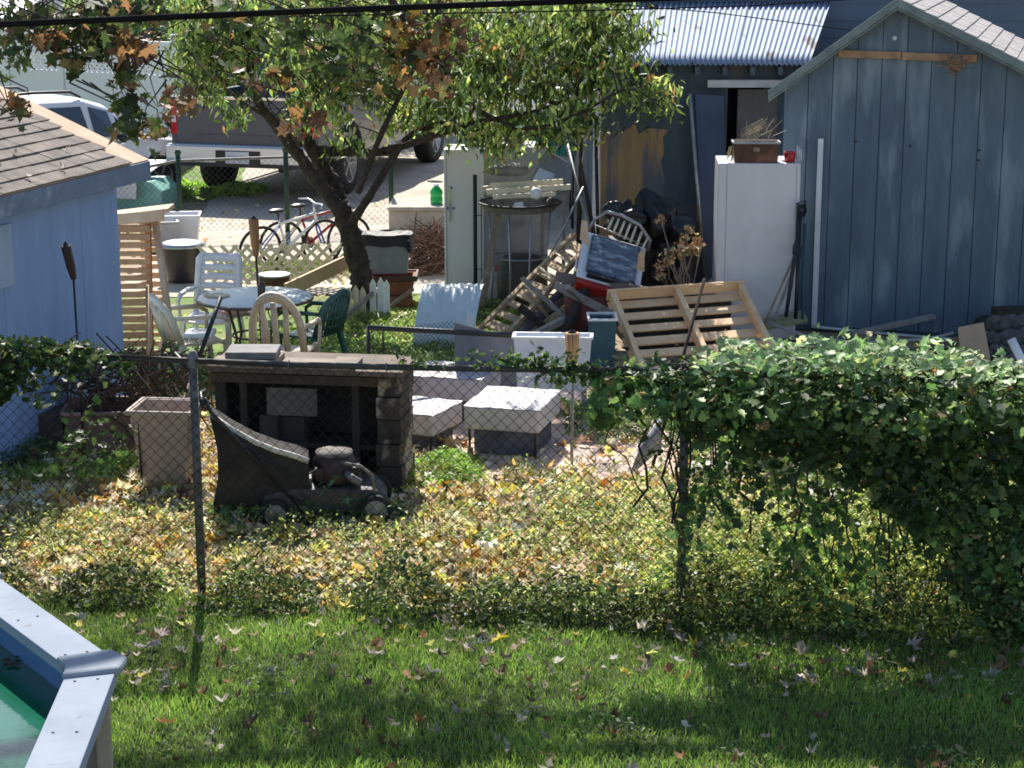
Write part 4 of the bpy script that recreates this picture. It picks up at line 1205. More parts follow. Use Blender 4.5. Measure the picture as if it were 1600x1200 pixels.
m.beam(c0, c1, .04, .22); single(m, 'wide_plank', mat('ash_plank', (.2, .2, .22), (.12, .12, .13), 4, rough=.85), 'wide dark grey plank leaning under the timber crate', 'plank')
m = MB(); m.beam(A(868, 432, 18.9), A(1045, 462, 18.7), .06, .1); single(m, 'brown_beam', mat('mauve_beam', (.23, .17, .15), (.15, .11, .1), 5, rough=.85), 'long brown beam lying across the heap under the red cooler', 'beam', bevel=.006)
for (x0, y0, x1, y1, Y, w, lab, mt) in ((868, 548, 915, 452, 18.6, .08, 'dark post leaning under the brown beam, left of two', wood_dark), (880, 560, 952, 470, 18.7, .06, 'dark post leaning under the brown beam, right of two', wood_dark),
        (886, 448, 912, 470, 18.5, .05, 'short sawn stub poking from beneath the brown beam', wood_grey), (826, 528, 880, 500, 18.4, .06, 'grey slat lying low before the leaning posts', wood_grey)):
    m = MB(); m.beam(A(x0, y0, Y - .2), A(x1, y1, Y + .2), w, w); single(m, 'timber_post', mt, lab, 'post')
m = MB(); b = gx(918, 18.9); m.lathe([(.001, 0), (.2, 0), (.24, .52), (.001, .53)], 24, b)
single(m, 'red_barrel', mat('dull_red', (.16, .03, .02), (.09, .018, .012), 5, rough=.6), 'dull red barrel in shadow beneath the brown beam', 'barrel', b)

random.seed(77)
for i in range(14):
    cx_, cy_ = random.uniform(835, 935), random.uniform(440, 530)
    a = random.uniform(-.9, .9); l = random.uniform(25, 60); Yj = random.uniform(18.6, 19.3)
    p_, q_ = A(cx_ - l * cos(a), cy_ + l * sin(a), Yj), A(cx_ + l * cos(a), cy_ - l * sin(a), Yj + random.uniform(-.3, .3))
    p_.z = max(p_.z, .04); q_.z = max(q_.z, .04)
    m = MB(); m.beam(p_, q_, random.uniform(.02, .04), random.uniform(.04, .1))
    single(m, 'scrap_board', random.choice([wood_old, wood_grey, wood_dark, crw, wood_dark]), 'weathered scrap board jammed in the junk heap under the red cooler', 'scrap board', group='scrap boards in the junk heap')
# red cooler with glossy lid
ck = thing('red_cooler', 'tilted red cooler with white rim and glossy dark lid', 'cooler', gx(950, 18.9))
O = A(905, 424, 18.8); Rr = A(998, 450, 18.8); Tt = A(922, 362, 19.35)
U_ = (Rr - O); lw = U_.length; U_.normalize(); V_ = (Tt - O); V_ = (V_ - U_ * V_.dot(U_)); lv = V_.length; V_.normalize(); W_ = U_.cross(V_).normalized()
if W_.y > 0: W_ = -W_
m = MB(); m.ob(O, U_, V_, W_, (0, lw), (-.1, lv), (-.26, -.045)); 
m.out('body', redp, ck, world=True, bevel=.02)
m = MB(); m.ob(O, U_, V_, W_, (-.02, lw + .02), (-.05, lv + .02), (-.044, -.02)); m.out('rim', white_pl, ck, world=True, bevel=.012)
m = MB(); m.ob(O, U_, V_, W_, (.06, lw - .04), (.03, lv - .03), (-.02, .02))
lid = m.out('lid', mat('glossy_navy', (.05, .075, .11), (.02, .03, .05), 7, (1, 3, 1), .12, coat=.6, c3=(.3, .35, .42), s3=6, t3=(.5, .7)), ck, world=True, bevel=.02)
m = MB(); m.ob(O, U_, V_, W_, (.08, lw - .06), (-.035, .0), (-.02, .03)); m.out('hinge_strip', black_m, ck, world=True)
m = MB(); m.tube([O + U_ * -.03 + W_ * -.1, O + U_ * -.05 + V_ * .12 + W_ * .03, O + U_ * -.03 + V_ * .3 + W_ * -.1], .012, 6); m.out('handle', chrome, ck, world=True)
m = MB(); m.prism([A(906, 374, 18.7), A(920, 386, 18.7), A(918, 350 - 4, 18.8), A(909, 344, 18.8)], (0, .03, 0)); m.out('side_board', wood_new, ck, world=True); m = MB(); m.prism([A(995, 420, 18.7), A(1007, 425, 18.7), A(1007, 392, 18.7), A(998, 396, 18.7)], (0, .03, 0)); m.out('side_board', wood_new, ck, world=True)

# crib rail with spindles
cr = thing('crib_rail', 'metal crib rail with cream spindles leaning above the red cooler', 'crib rail', gx(970, 19.5))
tp_ = [(918, 362), (930, 342), (948, 331), (970, 336), (1000, 352), (1016, 376), (1012, 392)]
m = MB(); m.tube([A(x, y, 19.5) for x, y in tp_], .018, 8); m.tube([A(930, 352, 19.55), A(1010, 385, 19.5)], .01, 6); m.out('frame', steel, cr, world=True)
m = MB()
for (xa_, ya_, xb_, yb_) in ((958, 340, 950, 358), (967, 342, 958, 364), (976, 346, 967, 368), (985, 350, 976, 373), (994, 354, 985, 378), (1003, 362, 994, 386), (1012, 372, 1003, 390)):
    m.tube([A(xa_, ya_, 19.48), A(xb_, yb_, 19.3)], .014, 6)
m.out('spindle', mat('spindle_cream', (.75, .68, .48), (.6, .52, .35), 6, rough=.5), cr, world=True)

# black trash bags, dried plants in grey tubs
for (px, py, r, sd, lab) in ((1030, 352, (.3, .22, .26), 3, 'large black trash bag slumped before the bare plywood wall'), (978, 338, (.2, .15, .16), 8, 'smaller black trash bag left of the large one'), (1040, 420, (.14, .2, .16), 11, 'black bag squashed between the cooler and the grey tub')):
    c = A(px, py, 19.9 + (px == 1030) * .2); m = MB(); m.blob(c, r, .9, .7, sd, 26, True, .12)
    single(m, 'trash_bag', mat('trash_film', (.014, .015, .018), (.008, .008, .01), 6, rough=.4, bump=1.0, bscale=7), lab, 'trash bag')
sup = gx(1000, 20.15)
m = MB(); m.box(sup.x - .35, sup.x + .5, 20.0, 20.5, 0, A(1000, 372, 20.2).z - .02); m.box(sup.x - .33, sup.x + .48, 19.99, 20.0, .06, .4)
single(m, 'dark_chest', mat('dark_chest_paint', (.04, .035, .035), (.025, .022, .02), 5, rough=.7), 'dark chest in shadow carrying the black trash bags', 'chest', bevel=.01)
for (px, wd_, hh, lab, mt) in ((1082, .28, .42, 'slate grey tub with dried flowers beside the right freezer', grey_pl), (1042, .24, .36, 'darker grey tub half hidden behind the pallet', bluegrey_m)):
    tub('grey_tub', lab, 'tub', gx(px, 18.9 + (px > 1050) * .1), wd_, .28, hh, mt, .15, .85)
random.seed(12)
dp = thing('dried_plant', 'dried brown flower heads on bent stems rising from the grey tub', 'dried plant', gx(1072, 18.9))
m = MB(); h_ = []
for (px, py, Y) in ((1033, 345, 19.0), (1066, 372, 19.0), (1076, 362, 19.0), (1085, 382, 19.0), (1093, 378, 19.0), (1062, 384, 18.9), (1072, 390, 18.8), (1052, 392, 18.8), (1042, 398, 18.8), (1084, 392, 18.8), (1030, 418, 18.7), (1046, 412, 18.7), (1034, 434, 18.6), (1096, 385, 18.9), (1058, 398, 18.8), (1070, 378, 18.9)):
    h = A(px, py, Y); s0 = gx(1072, 18.9) + UP * .45
    mid = (h + s0) / 2 + Vector((random.uniform(-.08, .08), 0, -.05 + random.uniform(-.04, .06)))
    m.tube([s0, mid, h], .006, 4); h_.append(h)
m.out('stem', wood_old, dp, world=True)
Cc = np.concatenate([np.array(h) + RNG.normal(size=(14, 3)) * .028 for h in h_])
tag(leafcloud('dried_flower_heads', Cc, .055, palette([(3, (.35, .22, .12)), (2, (.5, .38, .22)), (2, (.2, .11, .06))], len(Cc)), CURL, M_litter, parent=dp, loc=tuple(dp.location), spread=1.2), kind='stuff')

# ---------------------------------------------------------------- wooden pallet
TLp, BLp, TRp = A(950, 462, 18.3), A(1028, 588, 17.1), A(1163, 447, 18.55)
U_ = (TRp - TLp); pw_ = U_.length; U_.normalize(); V_ = BLp - TLp; V_ = V_ - U_ * V_.dot(U_); ph = V_.length; V_.normalize(); W_ = U_.cross(V_).normalized()
if W_.z < 0: W_ = -W_
pa = thing('wooden_pallet', 'new wooden pallet tilted underside up behind the ivy', 'pallet', (TLp.x + .5, 17.6, 0))
for i in range(3):
    c = .045 + i * (pw_ - .09) / 2
    m = MB(); m.ob(TLp, U_, V_, W_, (c - .026, c + .026), (0, ph), (-.06, .05)); m.out('stringer', pallet_wood, pa, world=True, bevel=.003)
m = MB()
for i in range(7):
    v = .02 + i * (ph - .12) / 6
    j = random.uniform(-.01, .01)
    m.ob(TLp, U_, V_, W_, (j, pw_ + j), (v, v + .115 + random.uniform(-.012, .012)), (-.079, -.061))
m.out('deck_boards', pallet_wood, pa, world=True, bevel=.002)
m = MB()
m.ob(TLp, U_, V_, W_, (-.01, pw_ + .01), (-.012, .012), (.0505, .066)); m.ob(TLp, U_, V_, W_, (-.008, pw_ * 1.0), (-.02, -.002), (-.06, .034)); m.out('lead_board', pallet_wood, pa, world=True, bevel=.002)
m = MB(); sx, sz = TLp.x + .3, TLp.z - .1
m.box(TLp.x + .2, TRp.x - .1, 18.75, 19.0, 0, min(TLp.z, TRp.z) - .14)
single(m, 'timber_block', wood_dark, 'dark timber stack holding up the back edge of the pallet', 'timber stack')
for (a, b, lab) in ((G(1018, 735), A(1101, 440, 17.0), 'thin weathered metal rod leaning across the pallet'),):
    b = A(1101, 435, a.y + .9)
    m = MB(); m.tube([a, b], .014, 6); single(m, 'metal_rod', mat('rust_rod', (.06, .045, .038), (.035, .027, .024), 9, rough=1.0, spec=.05), lab, 'rod')

# blue-black bin and white tub
tub('recycling_bin', 'dark teal bin with white rim between the white tub and the pallet', 'bin', gx(941, 17.6), .24, .3, .42 + .12, tealp, .05, .85, rim=False)
m = MB(); c = gx(941, 17.6); 
for (x0, x1, y0, y1) in ((-.14, .14, -.17, -.15), (-.14, .14, .15, .17), (-.14, -.12, -.149, .149), (.12, .14, -.149, .149)): m.box(c.x + x0, c.x + x1, 17.6 + y0, 17.6 + y1, .545, .565)
single(m, 'bin_rim', white_pl, 'white plastic frame resting on the dark teal bin', 'frame')
wt0 = gx(864, 15.95)
wt = thing('white_tub', 'large white rectangular tub behind the slabs', 'tub', wt0, radians(-4))
wh = A(862, 528, 15.85).z
m = MB(); m.taper(-.33, .33, -.09, .09, 0.26, wh, .9, wall=.02); m.out('tub', mat('pale_tub', (.6, .62, .68), (.5, .52, .58), 4, rough=.45), wt, bevel=.012)
m = MB()
for (x0, x1, y0, y1) in ((-.345, .345, -.105, -.08), (-.345, .345, .08, .105), (-.345, -.32, -.079, .079), (.32, .345, -.079, .079)): m.box(x0, x1, y0, y1, wh - .015, wh + .008)
m.out('rim', white_pl, wt, bevel=.008)
for s in (1, -1):
    for t in (1, -1):
        m = MB(); m.box(s * .27 - .02, s * .27 + .02, t * .05 - .02, t * .05 + .02, 0, .26); m.out('leg', grey_pl, wt)

# black framed gate panel lying low
gp = thing('gate_panel', 'black framed wire gate panel standing low behind the grill box', 'gate panel', G(580, 640))
pL, pR = A(575, 512, 15.6), A(815, 524, 16.4)
m = MB(); m.tube([Vector((pL.x, pL.y, 0)), pL, pR, Vector((pR.x, pR.y, 0))], .026, 8); m.out('frame', black_m, gp, world=True)
PL, PR = Vector((pL.x, pL.y, 0)), Vector((pR.x, pR.y, 0))
chainlink(gp, PL, PL.lerp(PR, .55), .1, pL.z - .03, .002, .03, wire_d)
m = MB(); a_, b_ = PL.lerp(PR, .55), PL.lerp(PR, .97); m.prism([a_ + UP * .12, b_ + UP * .12, b_ + UP * (pR.z - .03), a_ + UP * (pL.z - .045)], (0, .006, 0)); m.out('sheet', mat('smoke_sheet', (.16, .17, .2), (.11, .12, .15), 3, rough=.4), gp, world=True)
m = MB(); m.tube([A(598, 518, 15.7), A(600, 560, 15.65)], .008, 5); m.out('latch', black_m, gp, world=True)

# ---------------------------------------------------------------- slabs
def stool(label, FL, w, d, h, th, rz, grp):
    root = thing('padded_block', label, 'block', FL, rz, grp)
    m = MB()
    def fn(u, v): return (w * u, d * v, h + .008 * sin(pi * u) * sin(pi * v) + .008 * noise.noise(Vector((u * 6, v * 6, w))))
    m.grid(fn, 14, 14); m.box(0, w, 0, d, h - th, h - .001)
    m.out('cushion', foamw, root, bevel=.022)
    m = MB(); m.box(.06, w - .06, .08, d - .06, 0, h - th - .002); m.out('base', mat('shade_base', (.13, .135, .16), (.07, .075, .09), 5, rough=.9), root, bevel=.015)  # added dark plinth; its colour stands in for shade under the block
    for x in (.03, w - .05):
        m = MB(); m.box(x, x + .018, .03, .048, 0, h - th - .001); m.out('leg', black_m, root)
    return root
gst = 'thick white blocks on the pavers'
Y1 = 14.75; hz = A(785, 634, Y1).z
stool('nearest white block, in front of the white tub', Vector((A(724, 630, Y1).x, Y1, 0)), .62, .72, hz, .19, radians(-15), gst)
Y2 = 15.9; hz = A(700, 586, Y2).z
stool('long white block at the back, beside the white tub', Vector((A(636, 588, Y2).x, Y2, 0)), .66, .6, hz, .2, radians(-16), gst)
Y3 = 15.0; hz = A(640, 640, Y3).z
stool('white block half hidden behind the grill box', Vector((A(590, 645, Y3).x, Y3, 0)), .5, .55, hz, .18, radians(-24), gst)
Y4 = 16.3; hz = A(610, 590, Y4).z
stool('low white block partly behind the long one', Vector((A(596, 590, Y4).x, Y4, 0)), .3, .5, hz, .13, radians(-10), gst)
# folded parasol
m = MB(); f = G(984, 745); t_ = A(1032, 656, f.y + .25)
m.tube([f, f.lerp(t_, .5), t_], [.006, .045, .02], 8); m.prism([f, t_, A(1034, 700, f.y + .2)], (0, .01, 0))
single(m, 'folded_parasol', mat('grey_cloth', (.3, .3, .31), (.17, .17, .18), 6, rough=.9), 'folded grey parasol propped by the right fence post', 'parasol')
for i, (px, py, w, h, lab) in enumerate(((1110, 775, .3, .22, 'leftmost grey stone block behind the ivy'), (1210, 760, .26, .3, 'grey stone block behind the ivy, second from left'), (1352, 800, .3, .46, 'tall grey stone slab behind the ivy'), (1290, 812, .34, .18, 'low grey stone block before the tall slab'))):
    b = G(px, py); m = MB(); m.taper(b.x - w / 2, b.x + w / 2, b.y, b.y + .2, 0, h, 1.05)
    single(m, 'stone_block', concrete, lab, 'stone block', bevel=.02)

for (a, b, r, mt, lab) in (((880, 200, 21.2), (918, 350, 20.6), .02, steel, 'grey steel pole leaning left of the bare plywood wall'), ((896, 190, 21.3), (925, 350, 20.8), .025, wood_dark, 'dark post leaning between the grey pole and the plywood'),
        ((908, 175, 21.25), (905, 350, 20.9), .03, wood_dark, 'dark upright timber behind the leaning grey pole'), ((930, 180, 21.2), (934, 350, 21.1), .02, black_m, 'thin black rod standing at the plywood wall edge'), ((926, 178, 21.2), (912, 240, 21.1), .01, steel, 'curved grey conduit at the wall corner'),
        ((912, 292, 20.5), (886, 345, 20.4), .014, steel, 'short grey rod crossing the leaning poles')):
    m = MB(); q_ = A(*b); q2 = q_ + (q_ - A(*a)).normalized() * .5; m.tube([A(*a), q_, q2], r, 8); single(m, 'leaning_pole', mt, lab, 'pole')
# ---------------------------------------------------------------- right freezer
Yr = 18.82
rf0 = Vector((A(1117, 480, Yr).x, Yr, 0)); rw = A(1243, 480, Yr).x - rf0.x
rh = A(1180, 255, Yr).z
fr2 = thing('chest_freezer', 'large white freezer standing upright beside the blue gable shed', 'freezer', rf0, radians(-3))
m = MB(); m.box(.0, rw, .0, .66, .03, rh); m.out('cabinet', enamel, fr2, bevel=.012)
m = MB(); m.box(.085, .089, -.004, -.001, .03, rh - .01); m.box(rw - .04, rw - .036, -.004, -.001, .03, rh - .01); m.out('seam', grey_pl, fr2)
m = MB(); m.prism([(-.1, .2, .3), (-.0, .2, .3), (-.0, .2, .62), (-.1, .2, .54)], (0, .3, 0)); m.out('side_bracket', grey_pl, fr2)
pb = Vector((A(1180, 250, Yr + .12).x, Yr + .1, rh + .002))
plb = thing('flower_box', 'brown weathered planter box of dead grass on the right freezer', 'planter', pb, radians(-2))
m = MB(); m.taper(-.225, .225, -.09, .1, 0, .2, .93, wall=.014); m.out('box', mat('rust_brown', (.11, .045, .025), (.06, .025, .015), 9, rough=.7, c3=(.2, .09, .05), s3=6), plb, bevel=.006)
m = MB(); m.box(-.235, .235, -.104, -.09, .185, .205); m.box(-.235, .235, .1, .114, .185, .205); m.box(-.235, -.221, -.09, .1, .185, .205); m.box(.221, .235, -.09, .1, .185, .205); m.out('rim', grey_pl, plb)
m = MB(); m.box(-.03, .03, -.097, -.09, .11, .15); m.out('emblem', mat('faded_emblem', (.32, .24, .15), (.2, .14, .08), 20), plb)
m = MB(); random.seed(4)
for i in range(34):
    x = random.uniform(-.14, .12); h = random.uniform(.1, .24)
    m.tube([(x, 0, .17), (x + random.uniform(-.03, .06), 0, .2 + h * .5), (x + random.uniform(-.05, .2), random.uniform(-.05, .05), .2 + h)], .0025, 3)
for i in range(16):
    x = -.21 - random.uniform(0, .06); m.tube([(-.2, 0, .17), (x, -.03, .15), (x - .02, -.03, random.uniform(0, .1))], .004, 3)
m.out('dead_grass', mat('dead_grass', (.5, .42, .28), (.35, .28, .18), 10), plb)
rc = Vector((A(1234, 250, Yr + .1).x, Yr + .1, rh + .002))
m = MB(); m.lathe([(.001, 0), (.05, 0), (.062, .1), (.055, .1), (.05, .02), (.001, .02)], 20, rc)
single(m, 'red_pot', redp, 'small red pot on the right freezer beside the brown planter box', 'pot', rc)
m = MB(); 
for i in range(3): m.tube([rc + Vector((.075 + .02 * i, .02, 0)), rc + Vector((.075 + .018 * i, .02, .16 - .02 * i))], .006, 6)
single(m, 'white_sticks', white_bd, 'three white sticks standing behind the small red pot', 'sticks')

# tools between freezer and shed
tools = [((1195, 505, 18.2), (1254, 372, 18.78), .013, wood_old, 'long brown wooden tool handle leaning right against the freezer'),
         ((1210, 500, 18.25), (1246, 402, 18.78), .016, wood_grey, 'grey wooden tool handle leaning right against the freezer'),
         ((1228, 495, 18.3), (1252, 330, 18.7), .02, black_m, 'black metal tool shaft left of the black crutch'),
         ((1243, 498, 18.4), (1250, 335, 18.8), .02, black_p, 'black crutch-like shaft in the gap beside the shed'),
         ((1254, 505, 18.5), (1257, 350, 18.85), .014, tealp, 'dark green shaft nearest the shed corner')]
for (a, b, r, mt, lab) in tools:
    m = MB(); p_, q_ = A(*a), A(*b); m.tube([p_, q_], r, 8)
    if 'crutch' in lab:
        m.tube([q_ + Vector((-.035, 0, -.25)), q_ + Vector((-.035, 0, .08)), q_ + Vector((.035, 0, .1)), q_ + Vector((.04, 0, -.02))], .014, 8); m.lathe([(.03, -.03), (.035, .05), (.025, .07)], 12, p_.lerp(q_, .62), q_ - p_)
    if 'left of' in lab: m.blob(q_, (.03, .02, .06), .2, 2, 1, 8, False)
    single(m, 'tool_handle', mt, lab, 'tool')
# clutter along the shed foot
def lay(x0, y0, z0, x1, y1, z1, w, h, mt, lab, name='plank', cat='plank', bevel=.003):
    m = MB(); m.beam(G(x0, y0, z0), G(x1, y1, z1), w, h, up=(0, 0, 1)); return single(m, name, mt, lab, cat, bevel=bevel)
lay(1205, 552, .12, 1400, 560, .14, .12, .04, wood_grey, 'long grey plank lying at the foot of the blue gable shed')
lay(1250, 538, .2, 1340, 560, .1, .09, .05, wood_old, 'brown plank slanting down beside the long grey plank')
lay(1330, 522, .1, 1460, 494, .25, .06, .05, wood_grey, 'thin grey slat propped against the blue wall')
lay(1400, 548, .12, 1550, 520, .25, .05, .04, wood_old, 'thin brown slat propped near the plywood offcut')
lay(1370, 566, .1, 1560, 558, .12, .16, .1, mat('reddish_beam', (.13, .07, .06), (.08, .045, .04), 6), 'reddish beam lying low behind the ivy')
lay(1500, 560, .14, 1640, 552, .14, .1, .08, wood_dark, 'dark beam lying left of the rock heap')
lay(1552, 488, .42, 1660, 486, .42, .14, .1, wood_dark, 'thick dark beam resting on the rock heap')
m = MB(); pts = [A(1190, 498, 18.6), A(1256, 484, 18.7), A(1262, 500, 18.5), A(1200, 512, 18.3)]
m.prism(pts, (0, .02, -.03)); single(m, 'olive_board', mat('olive_board', (.3, .3, .16), (.2, .2, .11), 5), 'olive green board lying behind the tool handles', 'board')
m = MB(); a_ = G(1520, 592, .02); m.prism([A(1506, 600, 16.9), A(1556, 606, 16.9), A(1537, 504, 17.35), A(1497, 512, 17.35)], (0, .015, 0))
single(m, 'plywood_offcut', mat('tan_board', (.42, .3, .19), (.34, .24, .15), 4), 'tan plywood offcut standing askew before the blue wall', 'plywood')
m = MB(); m.tube([A(1580, 530, 16.8), A(1600, 570, 16.7), A(1602, 640, 16.6)], .04, 8); m.tube([A(1568, 572, 16.7), A(1640, 576, 16.7)], .035, 8)
single(m, 'pipe_frame', white_pl, 'piece of white plastic tube frame at the right edge', 'frame')
random.seed(8)
for i, (px, py, r) in enumerate(((1562, 510, .13), (1588, 508, .14), (1552, 530, .1), (1578, 532, .14), (1606, 528, .14), (1560, 552, .11), (1590, 556, .13), (1622, 550, .15), (1536, 556, .09), (1574, 570, .12), (1610, 574, .12))):
    c = A(px, py, 17.9 - (py - 510) * .012); c.z = max(c.z, r * .5)
    m = MB(); m.blob(c, (r, r * .8, r * .7), .5, 1.4, i, 10)
    single(m, 'rock', mat('rock', (.14, .13, .125), (.06, .055, .05), 6, rough=.9, bump=.5), 'dark rounded rock in the heap at the foot of the blue shed', 'rock', group='rocks heaped by the blue shed')
m = MB(); c = G(1590, 552); m.box(c.x - .35, c.x + .5, c.y - .3, c.y + .5, 0, .3); single(m, 'rubble_bed', wood_dark, 'dark rubble mound carrying the rocks', 'rubble', bevel=.08)
def hose(lab, pts, r, mt):
    m = MB(); m.tube(pts, r, 6); single(m, 'hose', mt, lab, 'hose')
hose('thin black hose lying along the foot of the shed', [G(1225, 530, .1), G(1290, 545, .08), G(1400, 552, .1), G(1480, 545, .14), G(1560, 535, .2)], .012, black_p)
hs_ = [G(1255, 516, .12) + Vector((0, -.3, 0))] 
hose('pale garden hose trailing across the planks', [A(1200, 505, 18.0), A(1260, 525, 17.8), A(1340, 536, 17.7), A(1450, 530, 17.6), A(1490, 520, 17.6)], .014, grey_pl)

# ---------------------------------------------------------------- grill box (hutch)
gc = Vector((A(622, 775, 13.75).x, 13.75, 0)); hr = A(600, 580, 13.75).z
L1 = gc.x - A(330, 700, 13.75).x
HD = .42
hb = thing('fire_hutch', 'dark timber hutch with flat board roof and blotchy block column', 'hutch', gc, radians(-8))
# local: right-front corner origin, x leftwards negative
m = MB(); m.box(-L1, -.06, HD, HD + .03, 0, hr - .06); m.box(-L1, -L1 + .03, .0, HD, 0, hr - .06); m.out('back_wall', wood_dark, hb)
m = MB(); zz_ = 0; random.seed(6)
while zz_ < hr - .1:
    hh_ = min(random.choice((.14, .17, .19)), hr - .035 - zz_); o_ = random.uniform(-.012, .012)
    m.box(-.15 + o_, .03 + o_, random.uniform(-.015, .01), HD + .06, zz_ + .004, zz_ + hh_ - .004); zz_ += hh_
m.out('block_column', mat('blotchy_panel', (.08, .06, .048), (.02, .016, .014), 5, (1, 1, .7), .85, bump=.4, c3=(.32, .25, .18), s3=4, t3=(.52, .58)), hb, bevel=.004)
for x in (-L1 + .03, -L1 + .19, -.34):
    m = MB(); m.box(x, x + .05, -.0, .05, 0, hr - .06); m.out('post', wood_dark, hb)
m = MB(); m.box(-L1 - .02, -.14, -.02, .03, hr - .12, hr - .05); m.out('lintel', mat('brown_lintel', (.09, .055, .04), (.05, .032, .022), 6, rough=.85), hb)
m = MB(); m.box(-L1 - .04, .06, -.08, HD + .08, hr - .03, hr + .01); 
rb = m.out('roof', mat('roof_board_dark', (.15, .11, .085), (.08, .06, .045), 7, rough=.85), hb, bevel=.004)
m = MB(); x = -L1 - .04
for (w, z, y0, mt) in ((.2, .013, -.1, 0), (.33, .05, -.12, 1), (.4, .013, -.09, 0), (.2, .03, -.1, 0)):
    m.box(x, x + w - .01, y0, .24, hr + .012, hr + .012 + z); x += w
m.out('loose_boards', mat('pale_roof_board', (.26, .2, .16), (.15, .115, .09), 5, rough=.85), rb, bevel=.004)
m = MB(); m.box(-.98, -.6, -.03, .0, hr - .36, hr - .15); m.out('grey_plate', mat('greybrown_panel', (.14, .125, .1), (.09, .08, .065), 4, rough=.8), hb, bevel=.004)
m = MB(); m.box(-1.06, -.92, .04, .14, hr - .78, hr - .38); m.box(-.95, -.73, .1, .3, hr - .62, hr - .4); m.box(-.92, -.7, .02, .2, .02, .34); m.box(-.85, -.5, .2, .4, hr - .9, hr - .64)
m.out('inner_shelf', mat('dim_block', (.06, .055, .05), (.04, .035, .03), 5, rough=.9), hb, bevel=.006)
m = MB(); m.box(-L1 + .05, -.15, .05, HD - .01, .3, .33); m.out('floor_board', wood_dark, hb)
blk = Vector((A(395, 552, 13.9).x, 14.0, hr + .064)); m = MB(); m.box(-.2, .18, -.15, .15, 0, .055); m.v = [v + blk for v in m.v]
single(m, 'slate_slab', mat('slate_slab', (.2, .19, .19), (.13, .12, .12), 6, rough=.8), 'grey stone slab lying on the roof of the dark hutch', 'slab', bevel=.008)

# ---------------------------------------------------------------- lawn mower
mw = thing('lawn_mower', 'old black push lawn mower with dusty grass bag before the hutch', 'lawn mower', Vector((A(585, 800, 13.12).x, 13.15, 0)), radians(180 + 6))
# local: x runs from the front axle (0) to the rear (to the viewer's left); y away from viewer is negative
def P2(px, py, Y=13.1):
    w = A(px, py, Y) - Vector(mw.location); return Matrix.Rotation(-mw.rotation_euler.z, 3, 'Z') @ w
def mwheel(x, y, r):
    m = MB(); m.lathe([(r * .72, -.025), (r, -.022), (r, .022), (r * .72, .025)], 28, (x, y, r), (0, 1, 0)); o = m.out('wheel', rubber, mw)
    m = MB(); m.lathe([(.001, .028), (.02, .03), (.025, .018), (r * .55, .02), (r * .7, .027), (r * .74, .0), (.01, -.02)], 28, (x, y, r), (0, 1, 0)); m.out('rim', mat('grimy_rim', (.3, .3, .26), (.12, .12, .1), 12, rough=.7), o)
for (x, y, r) in ((0, .24, .11), (-.02, -.24, .115), (.7, .24, .105), (.7, -.2, .105)): mwheel(x, y, r)
m = MB()
dk = [(-.1, .08), (-.08, .2), (.0, .26), (.6, .28), (.78, .24), (.8, .08)]
m.prism([(x, -.21, z) for x, z in dk], (0, .42, 0)); m.out('deck', mat('oily_black', (.03, .03, .033), (.05, .045, .04), 7, rough=.6), mw, bevel=.03)
m = MB(); m.lathe([(.001, .27), (.15, .27), (.16, .3), (.15, .42), (.13, .47), (.05, .49), (.001, .49)], 24, (.28, 0, 0)); m.box(.1, .42, -.13, .13, .3, .4); m.out('engine', mat('maroon_black', (.04, .014, .015), (.018, .014, .014), 8, rough=.5), mw, bevel=.01)
m = MB(); m.lathe([(.001, .5), (.13, .49), (.135, .47), (.125, .47)], 24, (.28, 0, 0)); m.out('air_cover', mat('dusty_grey', (.24, .22, .19), (.09, .08, .07), 10, rough=.9), mw)
m = MB(); m.tube([(.0, .2, .2), (.02, .2, .36), (.1, .18, .42), (.24, .14, .44)], .012, 8); m.out('front_bar', mat('dusty_grey', (1, 1, 1)), mw)
# handle
for s in (.2, -.2):
    m = MB(); p0, p1 = P2(478, 800, 13.1 - s + .05 if s > 0 else 13.1 - s), P2(330, 640, 13.1 - s)
    m.tube([Vector((p0.x, s, p0.z)), Vector((p1.x, s, p1.z)), Vector((p1.x + .04, s, p1.z + .1))], .014, 8); m.out('handle_bar', black_m, mw)
p1 = P2(326, 622); m = MB(); m.tube([(p1.x + .03, -.2, p1.z + .02), (p1.x + .05, 0, p1.z + .05), (p1.x + .03, .2, p1.z + .02)], .018, 8); m.out('grip', black_p, mw)
# bag
prof = [P2(330, 640), P2(362, 662), P2(398, 682), P2(430, 695), P2(462, 704), P2(482, 712)]
m = MB()
def bagf(u, v):
    f = u * (len(prof) - 1); i = min(int(f), len(prof) - 2); p = prof[i].lerp(prof[i + 1], f - i)
    zb = .16 + .12 * (1 - u) * 0 + .02 * noise.noise(Vector((u * 5, v * 3, 0)))
    zz = p.z + (zb - p.z) * min(v, 1)
    return (p.x - .05 * sin(v * pi) * (1 - u), .17 + .03 * sin(v * pi) + .015 * noise.noise(Vector((u * 7, v * 7, 2))), zz)
m.grid(bagf, 20, 12)
bg2 = [Vector((v.x, -.17 - (v.y - .17), v.z)) for v in m.v]
m.grid(lambda u, v: Vector(bagf(u, 0)) * (1 - v) + Vector((bagf(u, 0)[0], -bagf(u, 0)[1], bagf(u, 0)[2])) * v, 20, 8)
m.grid(lambda u, v: Vector(bagf(0, v)) * (1 - u) + Vector((bagf(0, v)[0], -bagf(0, v)[1], bagf(0, v)[2])) * u, 6, 12)
m.grid(lambda u, v: (bagf(u, v)[0], -bagf(u, v)[1], bagf(u, v)[2]), 20, 12)
m.out('grass_bag', mat('dusty_fabric', (.04, .034, .028), (.018, .016, .014), 5, rough=.95, bump=.4), mw)
